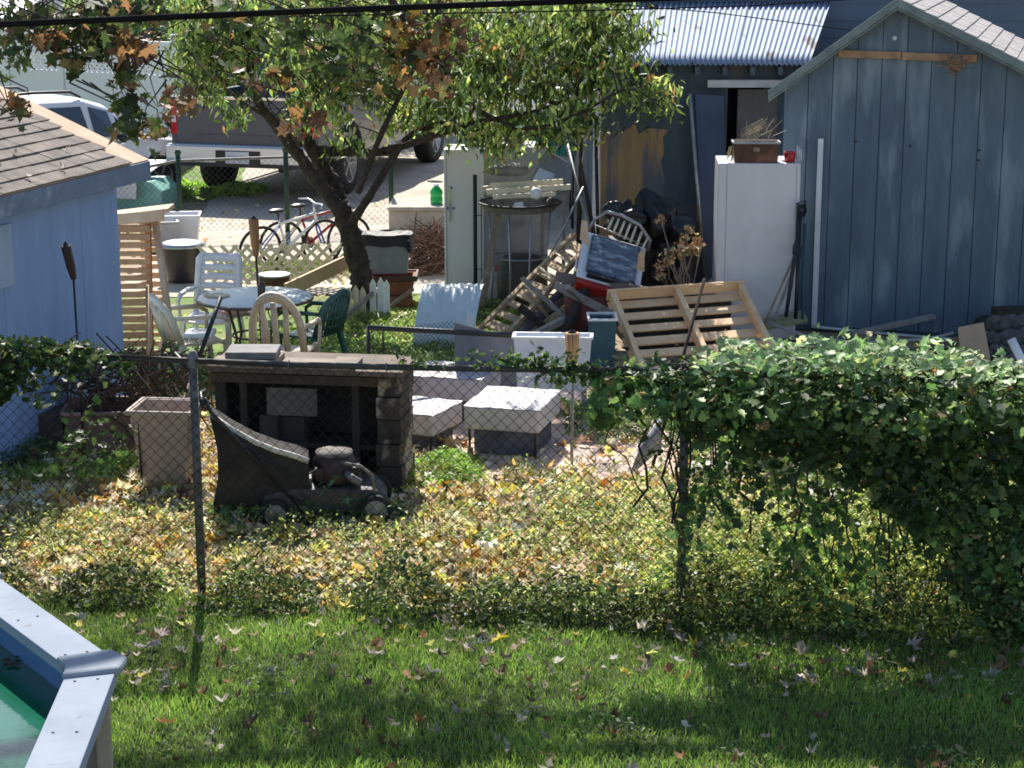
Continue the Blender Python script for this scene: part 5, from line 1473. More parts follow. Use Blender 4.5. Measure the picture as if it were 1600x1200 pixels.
m = MB(); m.tube([p + Vector((0, .19, .012)) for p in prof], .021, 8); m.out('bag_frame', mat('dusty_highlight', (.62, .58, .5), (.42, .38, .33), 9, rough=.9), mw)  # pale colour holds dust and the painted highlight along the frame

m = MB(); m.tube([P2(350, 660) + Vector((0, .21, 0)), P2(420, 700) + Vector((0, .24, -.03)), P2(470, 735) + Vector((0, .2, 0)), P2(505, 722) + Vector((0, .1, 0))], .007, 6); m.tube([P2(345, 668) + Vector((0, .21, 0)), P2(400, 730) + Vector((0, .23, 0)), P2(470, 770) + Vector((0, .22, 0))], .006, 6); m.out('control_cable', black_p, mw)
m = MB(); m.box(.44, .62, -.12, .14, .27, .33); m.tube([(.2, .14, .36), (.16, .2, .34), (.1, .2, .3)], .03, 8); m.out('exhaust', galv, mw, bevel=.01)
# ---------------------------------------------------------------- left planters
pb_ = G(100, 716); pbx = thing('raised_planter', 'low brown plastic planter box behind the fence, left of the tall bin', 'planter', G(102, 712), radians(4))
hh = A(102, 648, pbx.location.y).z; ww = .58
m = MB(); m.taper(0, ww, 0, .5, 0, hh, .86, wall=.02); m.out('box', mat('taupe_plastic', (.27, .185, .145), (.2, .135, .105), 5, rough=.7), pbx, bevel=.008)
m = MB(); m.box(-.26, -.015, .06, .5, 0, hh - .01); m.out('side_bay', mat('dark_taupe', (.09, .065, .055), (.06, .045, .04), 5, rough=.7), pbx, bevel=.01)
m = MB()
for (x0, x1, y0, y1) in ((-.02, ww + .02, -.03, .0), (-.02, ww + .02, .5, .53), (-.03, .0, .001, .499), (ww, ww + .03, .001, .499)): m.box(x0, x1, y0, y1, hh - .01, hh + .02)
m.out('rim', mat('pink_taupe', (.36, .25, .21), (.26, .18, .15), 5, rough=.7), pbx, bevel=.008)
m = MB(); m.box(.03, ww - .03, .04, .46, .1, hh - .08); m.out('soil', mat('soil', (.05, .035, .025), (.025, .018, .013), 9, rough=.95, bump=.8), pbx)
tb0 = G(256, 772); hh2 = A(256, 646, tb0.y).z
tbn = thing('tall_bin', 'tall tapered beige bin behind the left fence post', 'bin', tb0 + Vector((0, .24, 0)), radians(-6))
m = MB(); m.taper(-.23, .23, -.2, .2, 0.03, hh2, .68, wall=.015); m.out('bin', mat('sandy_plastic', (.42, .34, .28), (.32, .25, .2), 3.5, rough=.6), tbn, bevel=.02)
m = MB()
for (x0, x1, y0, y1) in ((-.25, .25, -.22, -.2), (-.25, .25, .2, .22), (-.25, -.23, -.199, .199), (.23, .25, -.199, .199)): m.box(x0, x1, y0, y1, hh2 - .03, hh2 + .008)
m.out('rim', MATS['sandy_plastic'], tbn, bevel=.006)
m = MB(); m.box(-.165, -.158, -.19, -.15, .1, hh2 - .04); m.out('corner_groove', black_m, tbn)
m = MB(); p_, q_ = G(246, 742), A(345, 464, 14.9); mid = p_.lerp(q_, .58)
bro = thing('long_pole', 'long slanted pole with black grip leaning over the beige bin', 'pole', p_)
m.tube([p_, mid], .014, 8); m.out('shaft', wood_old, bro, world=True)
m = MB(); m.tube([mid, q_], .018, 8); m.out('grip', black_p, bro, world=True)
m = MB(); m.tube([p_.lerp(q_, .12), p_.lerp(q_, .2)], .02, 8); m.out('sleeve', steel, bro, world=True)
m = MB(); m.blob(G(5, 700) + UP * .28 + Vector((0, .2, 0)), (.3, .25, .36), .3, 1.2, 5, 18)
single(m, 'white_sack', mat('sackcloth', (.55, .52, .5), (.4, .38, .37), 5, rough=.9), 'bulging off-white sack behind the fence, at the left edge', 'sack')
random.seed(21); m = MB()
for i in range(230):
    c = A(230, 600, 15.1) + Vector((random.gauss(-.15, .33), random.gauss(0, .2), 0)); c.z = random.uniform(.15, .72)
    d = Vector((random.gauss(0, 1), random.gauss(0, .6), random.gauss(0, .6))).normalized() * random.uniform(.1, .3)
    a_, b_ = c - d, c + d; a_.z = max(a_.z, .02); b_.z = max(b_.z, .02)
    m.tube([a_, c + Vector((0, 0, random.gauss(0, .04))), b_], random.uniform(.004, .01), 4)
tag(m.out('twig_heap', mat('twig', (.12, .075, .05), (.05, .035, .025), 9, rough=.9)), 'dark heap of twigs rising behind the brown planter box', 'twig heap', kind='stuff')
# ---------------------------------------------------------------- near chain-link fence
P1, P2_ = G(316, 937), G(1063, 968)
dF = (P2_ - P1); SP = dF.length; dF = dF.normalized(); nF = Vector((-dF.y, dF.x, 0))
cf = thing('chain_link_fence', 'galvanised chain-link fence with top rail crossing the whole picture', 'fence', P1)
TOPZ = 1.56
postm = mat('weathered_post', (.15, .14, .13), (.06, .055, .05), 9, rough=.8, c3=(.12, .07, .04), s3=5, t3=(.5, .75))
for k in (-1, 0, 1, 2):
    b = P1 + dF * (SP * k)
    m = MB(); m.tube([b, b + UP * (TOPZ - .03)], .027, 14); o = m.out('post', postm, cf, world=True)
    m = MB(); m.lathe([(.033, TOPZ - .07), (.036, TOPZ - .03), (.034, TOPZ + .0), (.02, TOPZ + .035), (.001, TOPZ + .04)], 14, b); m.v = [v - P1 for v in m.v]
    m.out('post_cap', galv, o)
rail = []
for i in range(61):
    u = -SP * 1.35 + i * SP * 3.9 / 60
    rail.append(P1 + dF * u + UP * (TOPZ - .02 - .014 * sin(u * 1.1 + .6)))
m = MB(); m.tube(rail, .019, 10); m.out('top_rail', mat('dark_rail', (.06, .055, .05), (.03, .028, .026), 12, rough=.7), cf, world=True)
for k in (-1, 0, 1, 2):
    for i in range(1, 5):
        c = P1 + dF * (SP * (k + i * .2)); m = MB()
        z = TOPZ - .02 - .014 * sin(SP * (k + i * .2) * 1.1 + .6)
        m.tube([c + Vector((0, .024 * cos(a), z + .024 * sin(a))) for a in [j * 2 * pi / 8 for j in range(8)]], .004, 4, closed=True); 
        if c.x < 3.4: m.out('rail_tie', galv, cf, world=True)
off = nF * -.03
chainlink(cf, P1 + off - dF * SP * 1.3, P1 + off + dF * SP * 2.1, .02, TOPZ - .04, .0016, .053, mat('fence_wire', (.03, .03, .03), (.015, .015, .015), 20, rough=.95, spec=.1), sides=4, wav=.02)
m = MB(); m.tube([A(257, 552, 11.6), A(292, 612, 11.7)], .012, 6); m.tube([A(272, 552, 11.62), A(308, 590, 11.55)], .016, 6)
m.out('brace_rod', black_m, cf, world=True)

def FP(u, z, off=0.0): return P1 + dF * u - nF * off + UP * z
def to_u(px, Y=11.2): return (A(px, 700, Y) - P1).dot(dF)

green_vine = [(4, (.035, .068, .022)), (4, (.055, .1, .03)), (3, (.1, .155, .045)), (2, (.18, .24, .07)), (.3, (.16, .12, .05))]
def thick(u):      # vine density profile along the fence, right part
    x = u - to_u(925)
    return x
# right vine
vn = thing('ivy_vine', 'dense green ivy spilling over the right half of the chain-link fence', 'vine', FP(to_u(1400), 0))
pts = []; u0, u1 = to_u(925), to_u(1600) + .9
RS = np.random.default_rng(5)
def lowz(u):       # lower edge of the thick curtain
    px = 800 + (P1 + dF * u).x * 3000 / 11.75
    xs = [925, 1000, 1063, 1120, 1200, 1290, 1380, 1440, 1500, 1560, 1620, 1900]
    zs = [1.40, 1.30, 1.22, 1.14, 1.05, .98, .85, .55, .25, .0, .0, .0]
    return float(np.interp(px, xs, zs))
def topb(u):
    px = 800 + (P1 + dF * u).x * 3000 / 11.75
    return float(np.interp(px, [925, 960, 1060, 1150, 1250, 1400, 1500, 1600, 1900], [1.5, 1.56, 1.62, 1.7, 1.73, 1.7, 1.67, 1.62, 1.6]))
while len(pts) < 19000:
    u = RS.uniform(u0, u1); z = RS.uniform(0, 1.78)
    tz, lz = topb(u), lowz(u)
    n1 = noise.noise(Vector((u * 2.2, z * 1.6, 1))); n2 = noise.noise(Vector((u * 6, z * 5, 9)))
    tz += .07 * noise.noise(Vector((u * 3.5, 4, 0))) + .03 * n2
    if z > tz: continue
    if z > lz + .34 * n1 + .16 * n2: p = 1.0
    else:
        d = (lz - z)
        p = .6 * max(0, n1 + .25 + .25 * n2 + .12 * min(1, (u - u0) / 2)) * max(.2, 1 - d * .6)
        if u < to_u(1075): p *= .15
    if RS.uniform() > p: continue
    # fat roll along the top, thinner curtain below
    roll = math.exp(-((z - 1.5) / .22) ** 2)
    wd_ = (.07 + .17 * roll) * min(1, .35 + (u - u0) * .8)
    o = RS.normal(.05 + .05 * roll, wd_)
    if z > tz - .12: o = RS.uniform(-.32, .32) * min(1, .3 + (u - u0))
    q = FP(u, z + .04 * noise.noise(Vector((u * 9, z * 9, o * 9))), o)
    pts.append(tuple(q))
pts = np.array(pts)
cl = palette(green_vine, len(pts), .25)
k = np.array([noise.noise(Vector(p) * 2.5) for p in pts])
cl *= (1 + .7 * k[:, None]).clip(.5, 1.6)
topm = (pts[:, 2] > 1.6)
cl[topm] = (cl[topm] * 1.5 + np.array([.16, .19, .12])).clip(0, .8)  # crest leaves lightened: sunlight on the top painted into their colour
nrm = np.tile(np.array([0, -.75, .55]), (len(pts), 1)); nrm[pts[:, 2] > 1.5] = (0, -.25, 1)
cl[(pts[:, 2] < 1.3) & (pts[:, 2] > .7)] *= .72  # band below the crest darkened: shade painted into the leaf colour
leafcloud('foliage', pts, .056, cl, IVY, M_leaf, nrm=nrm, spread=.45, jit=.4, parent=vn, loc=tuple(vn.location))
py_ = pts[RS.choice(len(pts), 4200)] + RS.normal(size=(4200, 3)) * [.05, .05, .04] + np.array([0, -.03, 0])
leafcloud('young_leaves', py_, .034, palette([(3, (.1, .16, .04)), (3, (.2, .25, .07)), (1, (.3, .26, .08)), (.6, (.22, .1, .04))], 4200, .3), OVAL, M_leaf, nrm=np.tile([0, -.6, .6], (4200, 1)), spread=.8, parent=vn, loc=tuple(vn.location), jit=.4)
m = MB(); random.seed(9)
for i in range(60):
    u = random.uniform(u0 + .2, u1); z = random.uniform(.0, .3) if u > to_u(1300) else random.uniform(.4, .9)
    p_ = [FP(u, z)]
    for j in range(7): u += random.gauss(0, .06); z += random.uniform(.1, .26); p_.append(FP(u, min(z, 1.6), random.gauss(.02, .03)))
    m.tube(p_, random.uniform(.003, .008), 4)
for i in range(12):
    uu = u0 + i * .32; m.tube([FP(uu, 1.52, .0), FP(uu + .2, 1.6 + random.gauss(0, .02), random.gauss(0, .05)), FP(uu + .42, 1.53, .03)], .006, 4)
m.out('stem', wood_dark, vn, world=True)
# left vine
vl = thing('ivy_vine', 'dark ivy trailing along the fence rail, at the left', 'vine', FP(to_u(30), 0))
pts = []
ua, ub = to_u(-80), to_u(190)
while len(pts) < 1500:
    u = RS.uniform(ua, ub); px = 800 + (P1 + dF * u).x * 3000 / 11.75
    z = RS.uniform(.8, 1.72)
    n1 = noise.noise(Vector((u * 3, z * 2.5, 6)))
    hi = np.interp(px, [-80, 60, 120, 190], [1.64, 1.64, 1.62, 1.56]) + .05 * noise.noise(Vector((u * 5, 0, 0)))
    lo = np.interp(px, [-80, 20, 50, 120, 190], [1.15, 1.3, 1.45, 1.48, 1.5])
    if z > hi: continue
    p = 1.0 if z > lo + .1 * n1 else .35 * max(0, n1 + .15)
    if RS.uniform() > p: continue
    pts.append(tuple(FP(u, z, RS.normal(.02, .08))))
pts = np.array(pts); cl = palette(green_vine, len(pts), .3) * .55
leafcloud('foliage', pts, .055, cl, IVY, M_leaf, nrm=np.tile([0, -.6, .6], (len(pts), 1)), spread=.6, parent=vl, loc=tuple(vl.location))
m = MB(); m.tube([FP(ua, 1.5, .03), FP(ua + 1, 1.56, .02), FP(ua + 2, 1.52, .03), FP(ub, 1.55, .0)], .008, 5); m.tube([FP(to_u(100), 1.54, 0), FP(to_u(98), 1.66, .02), FP(to_u(114), 1.7, .02)], .005, 5); m.out('stem', wood_dark, vl, world=True)
# small vine on rail centre
pts = []
for (px, w, n_) in ((780, 60, 60), (830, 50, 130), (900, 60, 260), (640, 30, 30)):
    for i in range(n_):
        u = to_u(px) + RS.normal() * w / 250 * .6
        pts.append(tuple(FP(u, TOPZ - .02 + abs(RS.normal()) * .05 - (.1 * RS.uniform() if px > 870 else 0), RS.normal(0, .03))))
pts = np.array(pts)
o = leafcloud('rail_ivy', pts, .045, palette(green_vine, len(pts), .3), IVY, M_leaf, spread=.7, loc=tuple(FP(to_u(800), TOPZ)))
tag(o, 'thin run of small ivy leaves creeping along the middle of the fence rail', 'vine')

# ---------------------------------------------------------------- weeds, ground cover
def weedcloud(name, label, n, region, hfun, size, pal, shape=OVAL, spread=.8, seed=1, stems=True, dens=None):
    rs = np.random.default_rng(seed)
    pts = []
    while len(pts) < n:
        x, y = rs.uniform(region[0], region[1]), rs.uniform(region[2], region[3])
        h = hfun(x, y)
        if h <= 0.02: continue
        if dens is not None and rs.uniform() > dens(x, y): continue
        t = rs.uniform() ** .7
        pts.append((x + rs.normal() * .02, y + rs.normal() * .02, h * t + .01))
    P = np.array(pts)
    cl = palette(pal, n, .25)
    k = np.array([noise.noise(Vector((p[0], p[1], p[2])) * 3) for p in P]); cl *= (1 + .8 * k[:, None]).clip(.45, 1.7)
    o = leafcloud(name, P, size, cl, shape, M_leaf, nrm=np.tile([0, -.2, 1], (n, 1)), spread=spread)
    return tag(o, label, name.replace('_', ' '), kind='stuff')
def fy(x): return P1.y + (x - P1.x) * dF.y / dF.x
weed_pal = [(3, (.12, .18, .045)), (3, (.24, .29, .085)), (2.6, (.38, .39, .15)), (1.6, (.48, .42, .2)), (1.2, (.05, .09, .02))]
def wh1(x, y):
    d = y - fy(x)
    clump = noise.noise(Vector((x * 1.3, y * 1.3, 0))) + .5 * noise.noise(Vector((x * 4, y * 4, 2)))
    base = np.interp(x, [-4, -2, -1, 0, .6, 1.2, 2, 3.5], [.22, .22, .3, .42, .6, .7, .8, .8])
    return base * max(.1, (.85 + 1.5 * clump)) * float(np.interp(d, [-.28, -.12, .2, .9, 1.6, 2.2], [0, .8, 1.2, .9, .5, 0]))
weedcloud('fence_weeds', 'yellow-green weeds growing thick along the foot of the fence', 30000, (-4, 4.2, 10.5, 13.4), wh1, .032, weed_pal, seed=2, dens=lambda x, y: .35 + .65 * min(1, max(0, (x + .5) / 1.2)))
def wh3(x, y):
    d = y - fy(x)
    c = noise.noise(Vector((x * 2.4, y * 2, 5)))
    return max(0, float(np.interp(x, [.7, 1.2, 1.8, 3, 4.2], [0, .35, .55, .8, .9])) * (1 + 1.1 * c)) * float(np.interp(d, [-.15, .05, .5, 1.3], [0, 1, 1, 0]))
weedcloud('tall_weeds', 'tall yellow-green weeds, sunlight painted in their colour, behind the ivy-hung right part of the fence', 17000, (.6, 4.2, 10.6, 12.8), wh3, .042, [(3, (.3, .38, .1)), (3, (.4, .44, .14)), (1, (.5, .45, .16)), (1, (.12, .17, .05))], seed=12)  # pale palette carries the sunlight in the leaf colour
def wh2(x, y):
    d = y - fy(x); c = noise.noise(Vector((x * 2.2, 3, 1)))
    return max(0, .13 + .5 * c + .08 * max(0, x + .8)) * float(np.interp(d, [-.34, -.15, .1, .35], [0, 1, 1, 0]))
weedcloud('shaded_weeds', 'dark leafy weeds with shade painted in their colour, right under the fence', 15000, (-4, 4.2, 10.4, 11.9), wh2, .042, [(4, (.035, .055, .018)), (3, (.06, .085, .028)), (2, (.15, .17, .05))], seed=3)  # dark palette puts the fence-foot shade into the leaf colour
def blobh(list_):
    def f(x, y):
        h = 0
        for (cx, cy, rx, ry, hh) in list_:
            d = ((x - cx) / rx) ** 2 + ((y - cy) / ry) ** 2
            if d < 1: h = max(h, hh * (1 - d) ** .5 * (.8 + .5 * noise.noise(Vector((x * 4, y * 4, cx)))))
        return h
    return f
def at_(px, py): g_ = G(px, py); return g_.x, g_.y
L_w = [(*at_(120, 750), .5, .35, .1), (*at_(50, 750), .3, .35, .16), (*at_(185, 740), .2, .3, .2), (*at_(700, 740), .3, .5, .16), (*at_(640, 745), .15, .3, .1)]
weedcloud('bright_weeds', 'bright green weeds before the brown planter and by the stools', 5200, (-5, 3, 13, 17), blobh(L_w), .038, [(3, (.16, .26, .05)), (2, (.22, .32, .08)), (1, (.1, .17, .04))], LANCE, seed=4)
sb = [(*at_(940, 672), .3, .5, .36), (*at_(1010, 668), .4, .5, .4), (*at_(1120, 690), .5, .7, .6), (*at_(870, 640), .2, .3, .1), (1.9, 15.2, .7, 1.2, .75), (2.7, 14, .7, 1, .5)]
weedcloud('low_shrubs', 'low green shrubs behind the right fence post', 11000, (-2, 4.2, 12.5, 17.5), blobh(sb), .045, [(3, (.12, .2, .05)), (2, (.18, .27, .07)), (2, (.06, .11, .03))], OVAL, seed=5)
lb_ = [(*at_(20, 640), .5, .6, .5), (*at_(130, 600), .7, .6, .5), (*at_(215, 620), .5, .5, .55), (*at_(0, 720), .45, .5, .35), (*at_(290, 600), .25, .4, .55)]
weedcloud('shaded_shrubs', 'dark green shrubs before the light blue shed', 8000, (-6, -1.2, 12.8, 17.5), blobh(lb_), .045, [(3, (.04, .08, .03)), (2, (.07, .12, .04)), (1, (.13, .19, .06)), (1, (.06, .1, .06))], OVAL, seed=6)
mwd = [(-1.3, 12.95, .24, .14, .45), (-1.2, 13.0, .3, .12, .28), (-1.75, 13.2, .4, .3, .2), (-1.45, 12.92, .6, .12, .17), (-1.95, 13.0, .3, .2, .22), (-.85, 13.0, .2, .12, .12)]
weedcloud('mower_weeds', 'broad-leaved green weeds growing up in front of the lawn mower', 620, (-2.3, -.6, 12.8, 13.5), blobh(mwd), .07, [(3, (.06, .12, .05)), (1, (.12, .2, .08))], MAPLE, seed=7)
tt = [(*at_(760, 490), .5, .6, .18), (*at_(560, 505), .5, .9, .14), (*at_(640, 520), .8, 1.2, .12), (*at_(470, 560), .8, 1.4, .14), (*at_(700, 545), 1, .9, .12), (*at_(440, 428), .9, .5, .2), (*at_(340, 600), 1., .8, .14), (*at_(850, 520), .6, .6, .3)]
weedcloud('rough_grass', 'rough sunlit grass around the patio chairs and arched sheet', 15000, (-4, 1.2, 15.5, 26), blobh(tt), .06, [(3, (.2, .27, .07)), (2, (.3, .33, .12)), (2, (.1, .16, .04))], LANCE, spread=1.4, seed=8)
vg = [(*at_(370, 300), .5, .6, .12), (*at_(285, 300), .4, .8, .15), (*at_(330, 128), 4, 3, .3)]
weedcloud('verge_grass', 'bright green grass around the parked pickup truck', 3500, (-9, 1, 26, 50), blobh(vg), .1, [(3, (.2, .33, .05)), (1, (.3, .4, .1))], LANCE, spread=1.4, seed=9)

def wh4(x, y):
    c = noise.noise(Vector((x * 2.1, y * 2.6, 15))) + .4 * noise.noise(Vector((x * 7, y * 7, 3)))
    return max(0, c - .02) * .35
weedcloud('litter_weeds', 'low green weeds poking through the fallen leaves beyond the fence', 6500, (-3.8, 3.4, 11.4, 14.6), wh4, .036, [(3, (.14, .19, .06)), (2, (.2, .24, .08)), (1, (.07, .1, .03))], seed=17)
def wh5(x, y):
    c = noise.noise(Vector((x * 2.6, y * 3.4, 25)))
    return max(0, c - .22) * .25
weedcloud('lawn_weeds', 'small broad-leaved weeds growing in patches of the lawn', 2600, (-2.4, 3.2, 8.4, 11), wh5, .03, [(3, (.1, .15, .05)), (1, (.16, .2, .08))], seed=18)
# leaf litter
lit = [(5, (.52, .4, .24)), (5, (.64, .51, .32)), (3.4, (.58, .45, .1)), (2.2, (.52, .28, .08)), (.9, (.7, .64, .5)), (2.2, (.2, .13, .07)), (.6, (.25, .28, .08))]
def litter(n, reg, size, seed, ok, pal, z=.012, spread=.35, shape=CURL, up=.05):
    rs = np.random.default_rng(seed); P = []
    while len(P) < n:
        x, y = rs.uniform(reg[0], reg[1]), rs.uniform(reg[2], reg[3])
        if rs.uniform() < ok(x, y): P.append((x, y, z + rs.uniform() * up))
    return P
def okl(x, y):
    d = y - fy(x)
    if d < -.1: return 0
    f = 1.0 if d > .3 else .5
    e = .42 + .75 * noise.noise(Vector((x * 1.6, y * 2.2, 7))) + .45 * noise.noise(Vector((x * 5, y * 6, 2)))
    far = float(np.interp(y, [11, 13.6, 14.4, 15.5, 17], [1, 1, (.55 if x < -1 else .16), (.3 if x < -1.2 else .05), .04]))
    return f * far * max(.04, e)
P = litter(13500, (-4.2, 3.8, 11, 17), .06, 3, okl, lit)
P = np.array(P)
o = leafcloud('leaf_litter', P, .082, palette(lit, len(P), .3), CURL, M_litter, nrm=np.tile([0, -.1, 1], (len(P), 1)), spread=.5, jit=.42)
tag(o, 'thick carpet of fallen tan and yellow leaves beyond the fence', 'leaf litter', kind='stuff')
P = np.array(litter(900, (-6, 3.5, 16, 29), .07, 6, lambda x, y: .4, lit))
o = leafcloud('scattered_leaves', P, .07, palette(lit, len(P), .2), CURL, M_litter, spread=.4)
tag(o, 'fallen leaves scattered thinly over the driveway and back yard', 'fallen leaves', kind='stuff')
def oks(x, y):
    d = fy(x) - y
    return float(np.interp(d, [-.3, 0, .35, .9, 1.6, 3], [1, 1, .8, .3, .05, .03])) * max(.05, .5 + noise.noise(Vector((x * 2, y * 3, 1))))
slit = [(2, (.3, .27, .22)), (2, (.2, .14, .09)), (1, (.42, .36, .26)), (1, (.4, .36, .08)), (2, (.1, .08, .05))]
P = np.array(litter(900, (-3.8, 3.4, 9, 11.8), .07, 8, oks, slit, z=.03, up=.02))
o = leafcloud('shaded_leaf_drift', P, .065, palette(slit, len(P), .2), CURL, M_litter, spread=.4)
tag(o, 'drift of dull fallen leaves in the grass along the near side of the fence', 'fallen leaves', kind='stuff')

# individual leaves on the lawn
def oneleaf(nm, col, shape=MAPLE):
    me_o = leafcloud(nm, np.zeros((1, 3)), 1.0, np.array([col]), shape, M_litter, nrm=np.array([[0, 0, 1]]), spread=.0, jit=0)
    return me_o
CURL2 = star([(0, -.55, .2), (.18, -.3, .02), (.3, .0, .12), (.12, .1, -.05), (.2, .4, .1), (0, .5, .3), (-.15, .15, 0), (-.35, .1, .25), (-.2, -.25, .05)])
cols = [(.3, .25, .2), (.2, .12, .07), (.4, .36, .3), (.28, .15, .07), (.11, .07, .045)]
prot = []
for i, c in enumerate(cols):
    for sh in (CURL, CURL2):
        o = oneleaf('fallen_leaf', c, sh); prot.append(o)
random.seed(31)
used = [0] * len(prot)
taken = []
for i in range(150):
    for _ in range(30):
        x, y = random.uniform(-2.4, 2.9), random.uniform(8.6, 10.75)
        if noise.noise(Vector((x * 1.3, y * 2, 5))) + random.uniform(-.3, .5) > .0: break
    if x < -1.3 and y < 8.2: continue
    k = random.randrange(len(prot))
    o = prot[k] if not used[k] else prot[k].copy()
    if used[k]: COL.objects.link(o)
    used[k] = 1
    s = random.uniform(.05, .115)
    o.location = (x, y, .045 + s * .1); o.scale = (s * random.uniform(.6, 1.2), s, s * random.uniform(.8, 1.8)); o.rotation_euler = (random.gauss(0, .5), random.gauss(0, .5), random.uniform(0, 6.28))
    tag(o, 'dry curled fallen leaf lying in the shaded lawn grass', 'leaf', 'fallen leaves on the lawn')
for k, u_ in enumerate(used):
    if not u_: bpy.data.objects.remove(prot[k])
for (px, py, s, c, lab) in ((780, 1013, .15, (.62, .5, .03), 'bright yellow maple leaf lying alone on the shaded lawn'), (1158, 1024, .11, (.62, .45, .05), 'deep yellow leaf at the fence foot below the ivy'),
        (1058, 1046, .12, (.7, .62, .5), 'cream curled leaf at the sunny fence foot'), (1155, 1056, .15, (.55, .5, .47), 'large pale curled leaf below the ivy'), (1015, 1036, .1, (.6, .62, .12), 'yellow-green leaf left of the cream curled leaf'),
        (1085, 1025, .11, (.6, .46, .06), 'small golden leaf right of the cream curled leaf'), (405, 884, .12, (.65, .52, .04), 'bright yellow leaf right of the left fence post'), (715, 1130, .12, (.3, .26, .28), 'large dull mauve leaf on the lawn, near the bottom edge')):
    o = oneleaf('fallen_leaf', c, MAPLE if 'yellow' in lab else CURL2); g_ = G(px, py); o.location = g_ + UP * .06; o.scale = (s, s * .75, s * 1.2); o.rotation_euler = (.35, .1, random.uniform(0, 6))
    tag(o, lab, 'leaf')

for i, (p_, r_) in enumerate(ROOFLEAF):
    o = oneleaf('fallen_leaf', (.55, .5, .42), CURL2); o.location = p_; o.scale = (.09, .07, .07); o.rotation_euler = (.3, -.5, r_)
    tag(o, 'pale dry leaf resting on the brown shingles of the left shed roof', 'leaf', 'leaves on the shed roof')
# grass blades
def blades(name, label, n, reg, h, w, pal, seed, ok):
    rs = np.random.default_rng(seed)
    X = rs.uniform(reg[0], reg[1], n * 2); Y = rs.uniform(reg[2], reg[3], n * 2)
    keep = ok(X, Y, rs); X, Y = X[keep][:n], Y[keep][:n]; m_ = len(X)
    hm = np.array([noise.noise(Vector((x * 1.7, y * 1.7, 0))) for x, y in zip(X, Y)])
    H = h * (1 + .5 * hm) * rs.uniform(.55, 1.3, m_); a = rs.uniform(0, 2 * pi, m_); le = rs.normal(0, .45, (m_, 2))
    dx, dy = np.cos(a) * w, np.sin(a) * w
    V = np.zeros((m_, 5, 3))
    V[:, 0] = np.stack([X - dx, Y - dy, np.full(m_, -.005)], 1); V[:, 1] = np.stack([X + dx, Y + dy, np.full(m_, -.005)], 1)
    V[:, 2] = np.stack([X + dx * .8 + le[:, 0] * H * .35, Y + dy * .8 + le[:, 1] * H * .35, H * .6], 1)
    V[:, 3] = np.stack([X - dx * .8 + le[:, 0] * H * .35, Y - dy * .8 + le[:, 1] * H * .35, H * .6], 1)
    V[:, 4] = np.stack([X + le[:, 0] * H, Y + le[:, 1] * H, H], 1)
    T = np.array([[0, 1, 2], [0, 2, 3], [3, 2, 4]])
    F = (T[None] + (np.arange(m_) * 5)[:, None, None]).reshape(-1, 3)
    c = palette(pal, m_, .2); c *= (1 + .55 * hm[:, None]).clip(.5, 1.6)
    o = rawmesh(name, V.reshape(-1, 3), F, np.repeat(c, 5, 0), M_grass)
    return tag(o, label, 'grass', kind='stuff')
gp_ = [(5, (.14, .22, .045)), (3, (.19, .29, .06)), (1.5, (.26, .32, .1)), (.6, (.22, .2, .1))]
def okg(X, Y, rs):
    d = (P1.y + (X - P1.x) * dF.y / dF.x) - Y
    return (d > -.3) & (np.abs(X) < .30 * (Y + .5))
blades('lawn_grass', 'mown green lawn grass in shade before the fence', 120000, (-3.4, 3.4, 7.2, 11.5), .05, .0028, gp_, 3, okg)

# ---------------------------------------------------------------- pool
PZ = 1.25
c0 = Vector((A(186, 1036, 7.25).x, 7.25, 0)); PZ = A(186, 1034, 7.25).z
poolw = thing('swimming_pool', 'above-ground pool with pale blue-white rail, at the lower left corner', 'pool', c0)
L_ = 1.38; ang0 = math.atan2(A(0, 905, 8.2).y - c0.y, A(0, 905, 8.2).x - c0.x)
r1 = G(0, 908, PZ); r2 = G(118, 1200, PZ)
d1 = (Vector((r1.x, r1.y, 0)) - c0).normalized(); d2 = (Vector((r2.x, r2.y, 0)) - c0).normalized()
turn = pi - math.acos(max(-1, min(1, d1.dot(d2))))
nseg = max(8, round(2 * pi / turn)); th = 2 * pi / nseg
bis = (d1 + d2).normalized(); R_ = L_ / (2 * sin(th / 2)); cen = c0 + bis * R_
a0_ = math.atan2(-bis.y, -bis.x)
V_ = [cen + Vector((cos(a0_ + i * th) * R_, sin(a0_ + i * th) * R_, 0)) for i in range(nseg)]
Vi = [cen + (v - cen) * (1 - .2 / R_) for v in V_]
railm = mat('pool_rail', (.29, .32, .37), (.24, .27, .32), 3, rough=.85, spec=.1, c3=(.16, .16, .16), s3=14, t3=(.66, .78))
wallm = mat('pool_wall', (.2, .16, .12), (.13, .1, .08), 4, (1, 1, .3), .7)
